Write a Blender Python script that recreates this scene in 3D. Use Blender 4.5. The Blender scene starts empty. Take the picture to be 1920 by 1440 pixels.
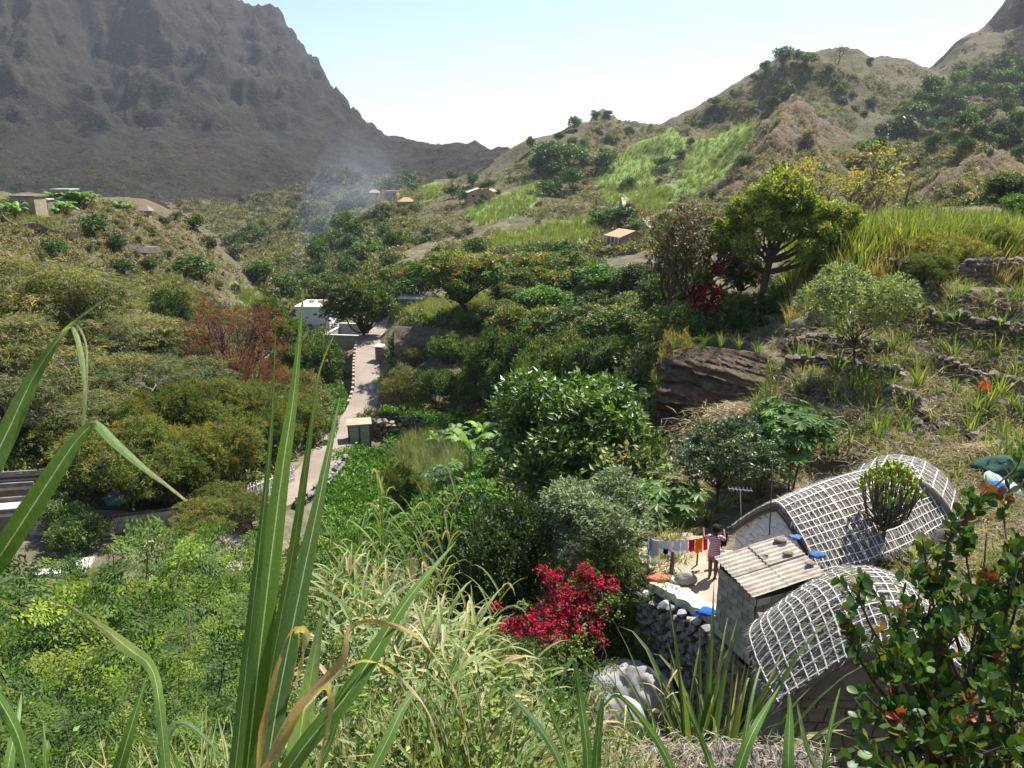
import bpy, math, random
import numpy as np
from math import sin, cos, pi, radians, sqrt, atan2, exp, log
from mathutils import Vector, Matrix

# ---------------------------------------------------------------- camera, sky, sun, exposure
SC = bpy.context.scene
COL = SC.collection
PITCH = radians(16.0)
K = 1450.0                                   # focal length in the photograph's pixels
cam = bpy.data.cameras.new('camera')
cam.sensor_width = 36.0
cam.lens = 36.0 * K / 1920.0
cam.clip_start = 0.05
cam.clip_end = 12000.0
camo = bpy.data.objects.new('camera', cam)
COL.objects.link(camo)
camo.location = (0, 0, 0)
camo.rotation_euler = (pi / 2 - PITCH, 0, 0)
SC.camera = camo

SUN_DIR = Vector((0.36, 0.40, 0.84)).normalized()      # towards the sun
world = bpy.data.worlds.new('World')
SC.world = world
world.use_nodes = True
wn = world.node_tree
wn.nodes.clear()
w_out = wn.nodes.new('ShaderNodeOutputWorld')
w_bg = wn.nodes.new('ShaderNodeBackground')
w_sky = wn.nodes.new('ShaderNodeTexSky')
w_sky.sky_type = 'NISHITA'
w_sky.sun_disc = False
w_sky.sun_elevation = math.asin(SUN_DIR.z)
w_sky.sun_rotation = atan2(SUN_DIR.x, SUN_DIR.y)
w_sky.altitude = 300
w_sky.air_density = 1.0
w_sky.dust_density = 0.5
w_sky.ozone_density = 2.2
w_bg.inputs[1].default_value = 0.09
wn.links.new(w_sky.outputs[0], w_bg.inputs[0])
wn.links.new(w_bg.outputs[0], w_out.inputs[0])
sun = bpy.data.lights.new('sun', 'SUN')
sun.energy = 5.0
sun.angle = radians(0.53)
sun.color = (1.0, 0.95, 0.87)
suno = bpy.data.objects.new('sun', sun)
COL.objects.link(suno)
suno.location = (60, 60, 200)
suno.rotation_euler = (-SUN_DIR).to_track_quat('-Z', 'Y').to_euler()
SC.view_settings.view_transform = 'Standard'
SC.view_settings.look = 'None'
SC.view_settings.exposure = 1.02
SC.view_settings.gamma = 1.0
SC.view_settings.use_curve_mapping = False
SC.render.engine = 'CYCLES'
SC.cycles.max_bounces = 6
SC.cycles.diffuse_bounces = 3
SC.cycles.glossy_bounces = 2
SC.cycles.transmission_bounces = 3
SC.cycles.transparent_max_bounces = 6
SC.cycles.volume_bounces = 1
SC.cycles.use_adaptive_sampling = True
SC.cycles.adaptive_threshold = 0.02
SC.cycles.volume_step_rate = 1.0

# ---------------------------------------------------------------- viewing geometry
CP, SP = cos(PITCH), sin(PITCH)

def ray(px, py):
    u = (px - 960.0) / K; v = (720.0 - py) / K
    return np.array((u, CP + v * SP, -SP + v * CP))

def P(px, py, t):
    return ray(px, py) * t

def proj(p):
    x, y, z = p
    t = y * CP - z * SP
    up = y * SP + z * CP
    return 960 + K * x / t, 720 - K * up / t, t

# ---------------------------------------------------------------- noise
def _hash(ix, iy, seed):
    h = (ix.astype(np.int64) * 374761393 + iy.astype(np.int64) * 668265263 + seed * 974634777) & 0x7fffffff
    h = (h ^ (h >> 13)) * 1274126177 & 0x7fffffff
    return ((h ^ (h >> 16)) & 0xffffff) / float(0xffffff)

def vnoise(x, y, seed=0):
    x = np.asarray(x, float); y = np.asarray(y, float)
    ix = np.floor(x); iy = np.floor(y)
    fx = x - ix; fy = y - iy
    fx = fx * fx * fx * (fx * (fx * 6 - 15) + 10); fy = fy * fy * fy * (fy * (fy * 6 - 15) + 10)
    a = _hash(ix, iy, seed); b = _hash(ix + 1, iy, seed)
    c = _hash(ix, iy + 1, seed); d = _hash(ix + 1, iy + 1, seed)
    return (a * (1 - fx) + b * fx) * (1 - fy) + (c * (1 - fx) + d * fx) * fy

def fbm(x, y, octv=4, seed=0, ridged=False):
    s = 0.0; a = 1.0; tot = 0.0
    for o in range(octv):
        n = vnoise(x + 13.7 * o, y - 7.3 * o, seed + o)
        if ridged: n = 1 - abs(2 * n - 1)
        s = s + a * n; tot += a
        x, y = (x * 0.8 - y * 0.6) * 2.03, (x * 0.6 + y * 0.8) * 2.03
        a *= 0.5
    return s / tot

def sstep(a, b, x):
    t = np.clip((np.asarray(x, float) - a) / (b - a), 0, 1)
    return t * t * (3 - 2 * t)

# ---------------------------------------------------------------- objects
def tag(o, label=None, cat=None, group=None, kind=None):
    if label: o['label'] = label
    if cat: o['category'] = cat
    if group: o['group'] = group
    if kind: o['kind'] = kind
    return o

def thing(name, label, cat, loc=(0, 0, 0), rz=0.0, group=None):
    o = bpy.data.objects.new(name, None)
    o.empty_display_size = 0.09
    COL.objects.link(o)
    o.location = loc; o.rotation_euler = (0, 0, rz)
    return tag(o, label, cat, group)

def obj(name, me, parent=None, loc=None, rot=None, sc=None):
    o = bpy.data.objects.new(name, me)
    COL.objects.link(o)
    if parent is not None: o.parent = parent
    if loc is not None: o.location = loc
    if rot is not None: o.rotation_euler = rot
    if sc is not None: o.scale = sc
    return o

class MB:
    """collects faces (and a colour per vertex) for ONE mesh"""
    def __init__(s):
        s.V = []; s.F = []; s.C = []; s.n = 0; s.mi = []
    def add(s, v, f, c=None, m=0):
        v = np.asarray(v, float).reshape(-1, 3)
        if c is None: c = (1, 1, 1)
        c = np.asarray(c, float)
        if c.ndim == 1: c = np.tile(c, (len(v), 1))
        if isinstance(f, np.ndarray):
            s.F.append((f + s.n)); s.mi += [m] * len(f)
        else:
            by = {}
            for q in f: by.setdefault(len(q), []).append(q)
            for q in by.values():
                s.F.append(np.asarray(q) + s.n); s.mi += [m] * len(q)
        s.V.append(v); s.C.append(c); s.n += len(v)
    def box(s, c, size, R=None, col=None, m=0, taper=0.0):
        hx, hy, hz = size[0] / 2, size[1] / 2, size[2] / 2
        v = np.array([(-hx, -hy, -hz), (hx, -hy, -hz), (hx, hy, -hz), (-hx, hy, -hz),
                      (-hx, -hy, hz), (hx, -hy, hz), (hx, hy, hz), (-hx, hy, hz)])
        if taper: v[4:, :2] *= 1 - taper
        if R is not None: v = v @ np.asarray(R).T
        s.add(v + np.asarray(c, float), [(0, 3, 2, 1), (4, 5, 6, 7), (0, 1, 5, 4), (1, 2, 6, 5), (2, 3, 7, 6), (3, 0, 4, 7)], col, m)
    def tube(s, pts, rad, n=6, col=None, m=0, cap=True):
        pts = np.asarray(pts, float)
        k = len(pts)
        rad = np.broadcast_to(np.asarray(rad, float), (k,))
        T = np.gradient(pts, axis=0)
        T /= np.linalg.norm(T, axis=1)[:, None] + 1e-9
        ref = np.array((0, 0, 1.0)) if abs(T[0][2]) < 0.9 else np.array((1.0, 0, 0))
        U = np.cross(T, ref); U /= np.linalg.norm(U, axis=1)[:, None] + 1e-9
        W = np.cross(T, U)
        a = np.arange(n) * 2 * pi / n
        ring = pts[:, None, :] + rad[:, None, None] * (U[:, None, :] * np.cos(a)[None, :, None] + W[:, None, :] * np.sin(a)[None, :, None])
        v = ring.reshape(-1, 3)
        i = np.arange(k - 1)[:, None] * n; j = np.arange(n)[None, :]; j2 = (j + 1) % n
        f = np.stack([i + j, i + j2, i + n + j2, i + n + j], -1).reshape(-1, 4)
        s.add(v, f, col, m)
        if cap and n >= 3:
            s.F.append(np.array([list(range(s.n - n, s.n))])); s.mi.append(m)
            s.F.append(np.array([list(range(s.n - k * n, s.n - k * n + n))[::-1]])); s.mi.append(m)
    def mesh(s, name, mats, smooth=False):
        me = bpy.data.meshes.new(name)
        V = np.concatenate(s.V) if s.V else np.zeros((0, 3))
        C = np.concatenate(s.C) if s.C else np.zeros((0, 3))
        loops = np.concatenate([f.ravel() for f in s.F]).astype(np.int32)
        tot = np.concatenate([np.full(len(f), f.shape[1]) for f in s.F]).astype(np.int32)
        start = np.concatenate([[0], np.cumsum(tot)[:-1]]).astype(np.int32)
        me.vertices.add(len(V)); me.loops.add(len(loops)); me.polygons.add(len(tot))
        me.vertices.foreach_set('co', V.astype(np.float32).ravel())
        me.loops.foreach_set('vertex_index', loops)
        me.polygons.foreach_set('loop_start', start)
        me.polygons.foreach_set('loop_total', tot)
        me.polygons.foreach_set('material_index', np.asarray(s.mi, np.int32))
        me.polygons.foreach_set('use_smooth', np.full(len(tot), smooth))
        me.update(calc_edges=True)
        at = me.color_attributes.new('col', 'FLOAT_COLOR', 'POINT')
        at.data.foreach_set('color', np.concatenate([C, np.ones((len(C), 1))], 1).astype(np.float32).ravel())
        for m in (mats if isinstance(mats, (list, tuple)) else [mats]): me.materials.append(m)
        return me

def rotz(a):
    return np.array([(cos(a), -sin(a), 0), (sin(a), cos(a), 0), (0, 0, 1.0)])
def roty(a):
    return np.array([(cos(a), 0, sin(a)), (0, 1.0, 0), (-sin(a), 0, cos(a))])
def rotx(a):
    return np.array([(1.0, 0, 0), (0, cos(a), -sin(a)), (0, sin(a), cos(a))])

# ---------------------------------------------------------------- materials
class N:
    def __init__(s, name):
        s.m = bpy.data.materials.new(name); s.m.use_nodes = True
        s.t = s.m.node_tree; s.t.nodes.clear()
        s.out = s.t.nodes.new('ShaderNodeOutputMaterial')
    def n(s, typ, **kw):
        nd = s.t.nodes.new(typ)
        for k, v in kw.items():
            if k == 'i':
                for kk, vv in v.items():
                    if isinstance(vv, bpy.types.NodeSocket): s.t.links.new(vv, nd.inputs[kk])
                    else: nd.inputs[kk].default_value = vv
            else: setattr(nd, k, v)
        return nd
    def mix(s, f, a, b, bt='MIX'):
        nd = s.t.nodes.new('ShaderNodeMix'); nd.data_type = 'RGBA'; nd.blend_type = bt; nd.clamp_result = False
        for sock, v in ((nd.inputs[0], f), (nd.inputs[6], a), (nd.inputs[7], b)):
            if isinstance(v, bpy.types.NodeSocket): s.t.links.new(v, sock)
            elif sock.type == 'RGBA': sock.default_value = (*v[:3], 1)
            else: sock.default_value = v
        return nd.outputs[2]
    def math(s, op, a, b=0.0, c=0.0, clamp=False):
        nd = s.t.nodes.new('ShaderNodeMath'); nd.operation = op; nd.use_clamp = clamp
        for i, v in enumerate((a, b, c)):
            if isinstance(v, bpy.types.NodeSocket): s.t.links.new(v, nd.inputs[i])
            else: nd.inputs[i].default_value = v
        return nd.outputs[0]
    def noise(s, vec, scale, detail=4.0, rough=0.6, dist=0.0):
        nd = s.n('ShaderNodeTexNoise', i={'Scale': scale, 'Detail': detail, 'Roughness': rough, 'Distortion': dist})
        if vec is not None: s.t.links.new(vec, nd.inputs['Vector'])
        return nd.outputs['Fac']
    def ramp(s, fac, stops, interp='LINEAR'):
        nd = s.t.nodes.new('ShaderNodeValToRGB'); cr = nd.color_ramp; cr.interpolation = interp
        while len(cr.elements) < len(stops): cr.elements.new(0.5)
        for e, (p, c) in zip(cr.elements, stops):
            e.position = p
            e.color = (*c, 1) if len(c) == 3 else c
        s.t.links.new(fac, nd.inputs[0]); return nd.outputs[0]
    def attr(s, name):
        return s.n('ShaderNodeAttribute', attribute_name=name)
    def coord(s):
        return s.n('ShaderNodeTexCoord').outputs['Object']
    def pos(s):
        return s.n('ShaderNodeNewGeometry').outputs['Position']
    def mapv(s, vec, scale):
        nd = s.n('ShaderNodeMapping', i={'Scale': scale}); s.t.links.new(vec, nd.inputs['Vector']); return nd.outputs[0]
    def bump(s, h, strength=0.5, dist=0.1):
        return s.n('ShaderNodeBump', i={'Height': h, 'Strength': strength, 'Distance': dist}).outputs[0]
    def principled(s, col, rough=0.85, normal=None, spec=0.3, **kw):
        nd = s.n('ShaderNodeBsdfPrincipled')
        for key, v in (('Base Color', col), ('Roughness', rough), ('Specular IOR Level', spec)):
            if isinstance(v, bpy.types.NodeSocket): s.t.links.new(v, nd.inputs[key])
            elif key == 'Base Color': nd.inputs[key].default_value = (*v[:3], 1)
            else: nd.inputs[key].default_value = v
        for k, v in kw.items(): nd.inputs[k].default_value = v
        if normal is not None: s.t.links.new(normal, nd.inputs['Normal'])
        return nd.outputs[0]
    def done(s, sh):
        s.t.links.new(sh, s.out.inputs[0]); return s.m

def solid(name, c1, c2=None, scale=6.0, rough=0.85, bump=0.0, bscale=None, spec=0.3, metal=0.0, hue=False):
    m = N(name); v = m.coord()
    c2 = c2 or tuple(x * 0.7 for x in c1)
    f = m.noise(v, scale, 5)
    col = m.ramp(f, [(0.3, c2), (0.7, c1)])
    if hue:
        r = m.n('ShaderNodeObjectInfo').outputs['Random']
        col = m.mix(1.0, col, m.ramp(r, [(0, (0.7, 0.7, 0.72)), (1, (1.25, 1.2, 1.15))]), 'MULTIPLY')
    nrm = m.bump(m.noise(v, bscale or scale * 5, 6, 0.7), bump, 0.02) if bump else None
    return m.done(m.principled(col, rough, nrm, spec, Metallic=metal))

def leafmat(name, rough=0.5, trans=0.3, tint=(1, 1, 1), spec=0.4, vary=0.35):
    """leaf: colour from the mesh, varied per object; lets light through"""
    m = N(name)
    a = m.attr('col').outputs['Color']
    r = m.n('ShaderNodeObjectInfo').outputs['Random']
    var = m.ramp(r, [(0, (1 - vary, 1 - vary * 0.8, 1 - vary)), (0.5, (1, 1, 1)), (1, (1 + vary, 1 + vary * 0.6, 1))])
    col = m.mix(1.0, m.mix(1.0, a, tint, 'MULTIPLY'), var, 'MULTIPLY')
    pr = m.principled(col, rough, None, spec)
    tr = m.n('ShaderNodeBsdfTranslucent', i={'Color': m.mix(1.0, col, (1.3, 1.35, 0.5), 'MULTIPLY')}).outputs[0]
    mx = m.n('ShaderNodeMixShader', i={0: trans, 1: pr, 2: tr}).outputs[0]
    return m.done(mx)
# ---------------------------------------------------------------- terrain: heights fitted through known ground points
CT = [  # (px, py, distance along the view axis)
 # own slope and left bank
 *[(x, None, r, s) for x, r, s in [(-600, 1.5, -1.15), (0, 1.5, -1.15), (600, 1.5, -1.15), (1200, 1.5, -1.15), (1900, 1.5, -1.15), (2500, 1.5, -1.15),
   (-600, 3, -1.05), (0, 3, -1.07), (600, 3, -1.07), (1200, 3, -1.07), (1900, 3, -1.0),(2500,3,-.9),
   (-600, 6, -.95), (0, 6, -.97), (300, 6, -.97), (700, 6, -.96), (1200, 6, -1.0), (1700, 6, -.98), (2400, 6, -.75),
   (-600, 12, -.83), (0, 12, -.84), (350, 12, -.84), (700, 12, -.85), (1000, 11, -.97), (1300, 10, -1.1), (1600, 10, -1.04),(1900,9,-.95),(2400, 12, -.62),
   (-600, 20, -.72), (0, 20, -.73), (350, 20, -.73), (650, 20, -.73), (860, 19, -.83), (1000, 17, -.93), (1150, 15.5, -.92), (1250, 16, -.86),
   (1500, 13.2, -.98), (1650, 13, -.98), (1800, 13, -.95),
   (-600, 30, -.64), (0, 30, -.645), (350, 30, -.64), (600, 30, -.65), (800, 29, -.70), (960, 25, -.76),
   (-600, 45, -.54), (0, 45, -.545), (200, 46, -.54), (400, 47, -.54), (560, 46, -.56), (720, 46, -.60), (870, 38, -.64), (960, 36, -.60),
   (-600, 60, -.40), (0, 60, -.385), (100, 60, -.40), (250, 62, -.42), (400, 66, -.405),
   (-600, 80, -.2), (0, 80, -.225), (150, 80, -.24), (300, 82, -.30), (450, 85, -.32), (0, 100, -.12), (-600, 120, -.05),
   (560, 85, -.325), (600, 110, -.275), (560, 130, -.24),(520,150,-.225)]],
 # valley floor, garden, road
 (470, 960, 57.5), (560, 915, 65), (610, 870, 71.6), (640, 820, 80), (670, 780, 88), (690, 740, 96), (690, 690, 107), (700, 640, 122), (715, 604, 138), (735, 590, 146),
 (660, 980, 62), (700, 900, 72.5), (760, 860, 76), (820, 820, 80), (870, 860, 69), (780, 775, 87), (900, 900, 60), (950, 950, 51), (1040, 1000, 41.5),
 (800, 960, 60), (740, 1000, 56), (640, 1010, 56),
 # gully and the terrace
 (1100, 1150, 21.6), (1050, 1080, 25.5), (1130, 1060, 26), (1220, 1000, 27.5), (1150, 960, 32), (1200, 900, 35), (1300, 1000, 26),
 (1250, 1062, 22.8), (1340, 1085, 22.0), (1350, 1140, 20.6), (1420, 1060, 22.6), (1600, 1000, 24.5), (1700, 1080, 20.8), (1850, 1100, 19.8), (1880, 1000, 24.2),
 (1880, 920, 27.2), (1900, 800, 32), (1750, 850, 29.5), (1600, 850, 31), (1460, 900, 30), (1340, 940, 29),
 # right slope
 (1370, 790, 36), (1300, 850, 34.5), (1560, 760, 34.5), (1700, 740, 34.5), (1400, 705, 41), (1560, 650, 40), (1560, 575, 44), (1700, 600, 41), (1900, 650, 37),
 (1900, 560, 41), (1750, 540, 42.5), (1600, 530, 46), (1430, 600, 50), (1500, 520, 52),
 (1310, 655, 47), (1390, 652, 45.5), (1245, 660, 53), (1240, 835, 41.5), (1310, 815, 40), (1370, 770, 38.5), (1195, 800, 50), (1150, 760, 62),
 (1200, 722, 66), (1040, 745, 80), (960, 760, 84), (880, 768, 86), (800, 770, 88),
 (1210, 665, 63), (1150, 655, 76), (1040, 635, 88), (950, 625, 94), (870, 612, 99), (800, 605, 106), (757, 598, 116), (748, 582, 135),
 (1000, 590, 112), (850, 583, 118), (900, 560, 135), (1100, 600, 95), (1200, 600, 80), (1300, 590, 66), (790, 550, 160), (740, 560, 165), (670, 585, 160),
 *[(x, None, r, s) for x, r, s in [(1550, 54, -.115), (1700, 50, -.122), (1900, 48, -.125), (2400, 48, -.13), (1500, 70, -.108), (1700, 75, -.085), (1900, 75, -.08), (2400, 70, -.06),
    (1400, 80, -.13), (1300, 100, -.14), (1150, 120, -.135), (1000, 150, -.125), (600, 172, -.215), (2400, 30, -.3), (2400, 20, -.5)]],
 (1640, 190, 640), (1740, 200, 680), (1560, 190, 640), (1800, 175, 760), (1700, 210, 1000), (1500, 200, 900), (1840, 120, 700),
 # left spur
 (0, 385, 170), (150, 375, 172), (230, 385, 175), (330, 410, 185), (400, 460, 196), (440, 500, 205), (480, 548, 215), (-400, 370, 160),
 *[(x, None, r, s) for x, r, s in [(-400, 260, -.12), (0, 260, -.115), (200, 270, -.12), (330, 275, -.13), (420, 280, -.135), (0, 400, -.085), (200, 420, -.08), (-400, 450, -.06)]],
 (100, 440, 140), (250, 480, 150), (350, 520, 162), (300, 575, 138), (480, 575, 178), (400, 565, 155), (200, 560, 112), (50, 490, 105), (530, 570, 195),
 # middle distance
 (950, 465, 190), (850, 490, 190), (1000, 440, 220), (1050, 410, 260), (1100, 470, 180), (1170, 466, 188), (1100, 350, 350), (1000, 370, 330), (900, 372, 340), (850, 400, 300),
 (740, 450, 270), (800, 470, 220), (700, 500, 230), (600, 500, 260), (620, 560, 190), (560, 470, 330), (500, 430, 400), (450, 380, 480), (600, 420, 450),
 (720, 380, 420), (780, 360, 430), (850, 340, 500), (920, 330, 480), (955, 299, 430), (985, 266, 430), (1060, 240, 455), (1140, 214, 475), (1200, 226, 480), (1260, 238, 480),
 (1060, 272, 430), (1200, 272, 430), (1140, 300, 400), (1250, 300, 380), (1330, 190, 455), (1430, 131, 445), (1480, 108, 440), (1560, 116, 450), (1680, 121, 480), (1780, 141, 520),
 (1815, 104, 540), (1850, 64, 560), (1880, 22, 580), (1912, -25, 600), (1980, -130, 640), (2100, -300, 680), (2600, -500, 700), (2500, 200, 300), (2500, 350, 150),
 (1482, 185, 330), (1425, 262, 305), (1375, 330, 278), (1330, 375, 255), (1510, 250, 300), (1530, 320, 275), (1540, 215, 370), (1400, 240, 380), (1350, 290, 350), (1560, 290, 330),
 (1620, 250, 370), (1700, 230, 400), (1700, 300, 300), (1850, 272, 245), (1790, 335, 225), (1740, 380, 205), (1900, 330, 225), (1760, 270, 320), (1880, 240, 330), (1920, 200, 400),
 (1300, 330, 310), (1250, 350, 290), (1200, 400, 240), (1300, 410, 200), (1600, 390, 180), (1450, 400, 160), (1600, 340, 250), (1450, 350, 240), (1300, 250, 400), (1350, 220, 430),
 (1800, 200, 460), (1850, 140, 500), (1900, 90, 540),
 # far ridge and the mountain
 (945, 287, 900), (890, 277, 950), (830, 286, 980), (800, 271, 1000), (760, 262, 1050), (720, 252, 1100), (700, 240, 1150), (665, 205, 1200), (640, 185, 1230), (600, 130, 1280), (560, 95, 1310), (520, 48, 1340),
 (440, 0, 1360), (300, -130, 1400), (100, -280, 1450), (-300, -500, 1500), (960, 300, 880),
 (600, 400, 560), (500, 375, 640), (400, 352, 690), (200, 332, 700), (0, 335, 680), (-300, 320, 650), (660, 370, 560), (760, 340, 640), (850, 315, 720), (920, 305, 760),
 (700, 310, 850), (600, 330, 800), (600, 250, 1020), (500, 250, 950), (500, 150, 1150), (400, 200, 960), (300, 150, 1000), (300, 250, 850), (200, 60, 1120), (100, 150, 950), (0, 60, 1050), (0, 220, 800), (200, 240, 830), (400, 80, 1180), (-300, 100, 900), (-300, -200, 1200),
]
q_, s_ = [], []
for c in CT:
    if len(c) == 4:
        px, _, r, s = c
        a = atan2((px - 960.0) / K, 1.0)
        q_.append((a, log(r))); s_.append(s)
    else:
        p = P(*c); r = sqrt(p[0] ** 2 + p[1] ** 2)
        q_.append((atan2(p[0], p[1]), log(r))); s_.append(p[2] / r)
        py = c[1]
        # behind a skyline the ground falls away again
        if (c[2] >= 430 and c[1] <= 300 and (c[0], c[1]) in [(955, 299), (985, 266), (1060, 240), (1140, 214), (1200, 226), (1260, 238), (1330, 190), (1430, 131), (1480, 108), (1560, 116), (1680, 121)]) or c[2] >= 880 and c[0] > 400 and c[1] < 301 and (c[0], c[1]) not in [(600, 250), (500, 250), (500, 150), (400, 80)]:
            q_.append((q_[-1][0], log(r * 1.2))); s_.append(s_[-1] - 0.035)
# far outer frame so that the surface stays tame
for a in (-0.9, -0.45, 0.0, 0.45, 0.9):
    q_.append((a, log(2600))); s_.append(0.12 if a < -.5 else (.2 if a > .8 else -.02))
q_ = np.array(q_); s_ = np.array(s_)
def _kern(d2): return 0.5 * d2 * np.log(d2 + 1e-12)
_n = len(q_)
_A = np.zeros((_n + 3, _n + 3))
_A[:_n, :_n] = _kern(((q_[:, None] - q_[None]) ** 2).sum(-1)) + np.eye(_n) * 2e-5
_A[:_n, _n] = 1; _A[:_n, _n + 1:] = q_; _A[_n, :_n] = 1; _A[_n + 1:, :_n] = q_.T
_w = np.linalg.solve(_A, np.concatenate([s_, np.zeros(3)]))

def base_s(a, lr):
    a = np.clip(np.asarray(a, float).ravel(), -0.85, 0.8); lr = np.clip(np.asarray(lr, float).ravel(), log(1.5), log(2600))
    out = np.empty(len(a))
    for i in range(0, len(a), 20000):
        q = np.stack([a[i:i + 20000], lr[i:i + 20000]], 1)
        out[i:i + 20000] = _kern(((q[:, None] - q_[None]) ** 2).sum(-1)) @ _w[:_n] + _w[_n] + q @ _w[_n + 1:]
    return out

ROAD = np.array([P(-500, 1010, 50)[:2]] + [P(*c)[:2] for c in [(-100, 1000, 52), (120, 985, 53.5), (300, 972, 55.5), (470, 955, 58), (560, 915, 65), (607, 870, 71.6), (640, 820, 80), (672, 780, 88), (690, 740, 96), (688, 690, 107), (698, 640, 122), (716, 606, 137), (735, 592, 146), (748, 580, 158)]])

def seg_dist(x, y, line):
    best = np.full(np.shape(x), 1e9)
    for (ax, ay), (bx, by) in zip(line[:-1], line[1:]):
        dx, dy = bx - ax, by - ay
        t = np.clip(((x - ax) * dx + (y - ay) * dy) / (dx * dx + dy * dy), 0, 1)
        best = np.minimum(best, np.hypot(x - ax - t * dx, y - ay - t * dy))
    return best

def in_poly(px, py, poly):
    c = np.zeros(np.shape(px), bool); n = len(poly)
    for i in range(n):
        x0, y0 = poly[i]; x1, y1 = poly[(i + 1) % n]
        if y0 == y1: continue
        c ^= ((y0 > py) != (y1 > py)) & (px < (x1 - x0) * (py - y0) / (y1 - y0) + x0)
    return c

def at_z(px, py, z):
    d = ray(px, py); return d * (z / d[2])

TZ = -11.35
TE1 = at_z(1222, 1096, TZ); TE2 = at_z(1352, 1168, TZ)
TERR = [tuple(TE1[:2]), tuple(TE2[:2]), (5.8, 16.4), (8.05, 17.6), (6.7, 20.4), (6.3, 22.2), (4.9, 22.6), (3.7, 21.4)]
_ed = (TE2 - TE1)[:2]; _ed = _ed / np.hypot(*_ed); _en = np.array((_ed[1], -_ed[0]))
_q = lambda a, s, e: tuple(a[:2] + _en * s + _ed * e)
PADS = [([_q(TE1, .55, -1.2), _q(TE2, .55, .5), _q(TE2, 2.6, 1.5), _q(TE1, 3.4, -1.0)], -14.2, 1.3), (TERR, TZ - 0.06, 0.3)]
_cf = lambda px, t: tuple(P(px, 740, t)[:2])
PADS.append(([_cf(*c) for c in ((1220, 41.3), (1262, 41), (1318, 40), (1385, 38.3), (1432, 37.6), (1436, 41.0), (1390, 42.4), (1320, 43.6), (1262, 44.0), (1226, 44.4))], lambda x: -14.9 + np.clip((x - 8.0) / 2.9, 0, 1.2) * 2.7, .7))

PYR = [(P(1484, 178, 300), P(1415, 345, 214), .8), (P(1484, 178, 300), P(1550, 330, 236), .85), (P(1852, 258, 225), P(1795, 372, 168), .85), (P(1852, 258, 225), P(1915, 360, 176), .9), (P(1130, 205, 480), P(1180, 225, 470), .8)]
PMASK = {}

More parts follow.
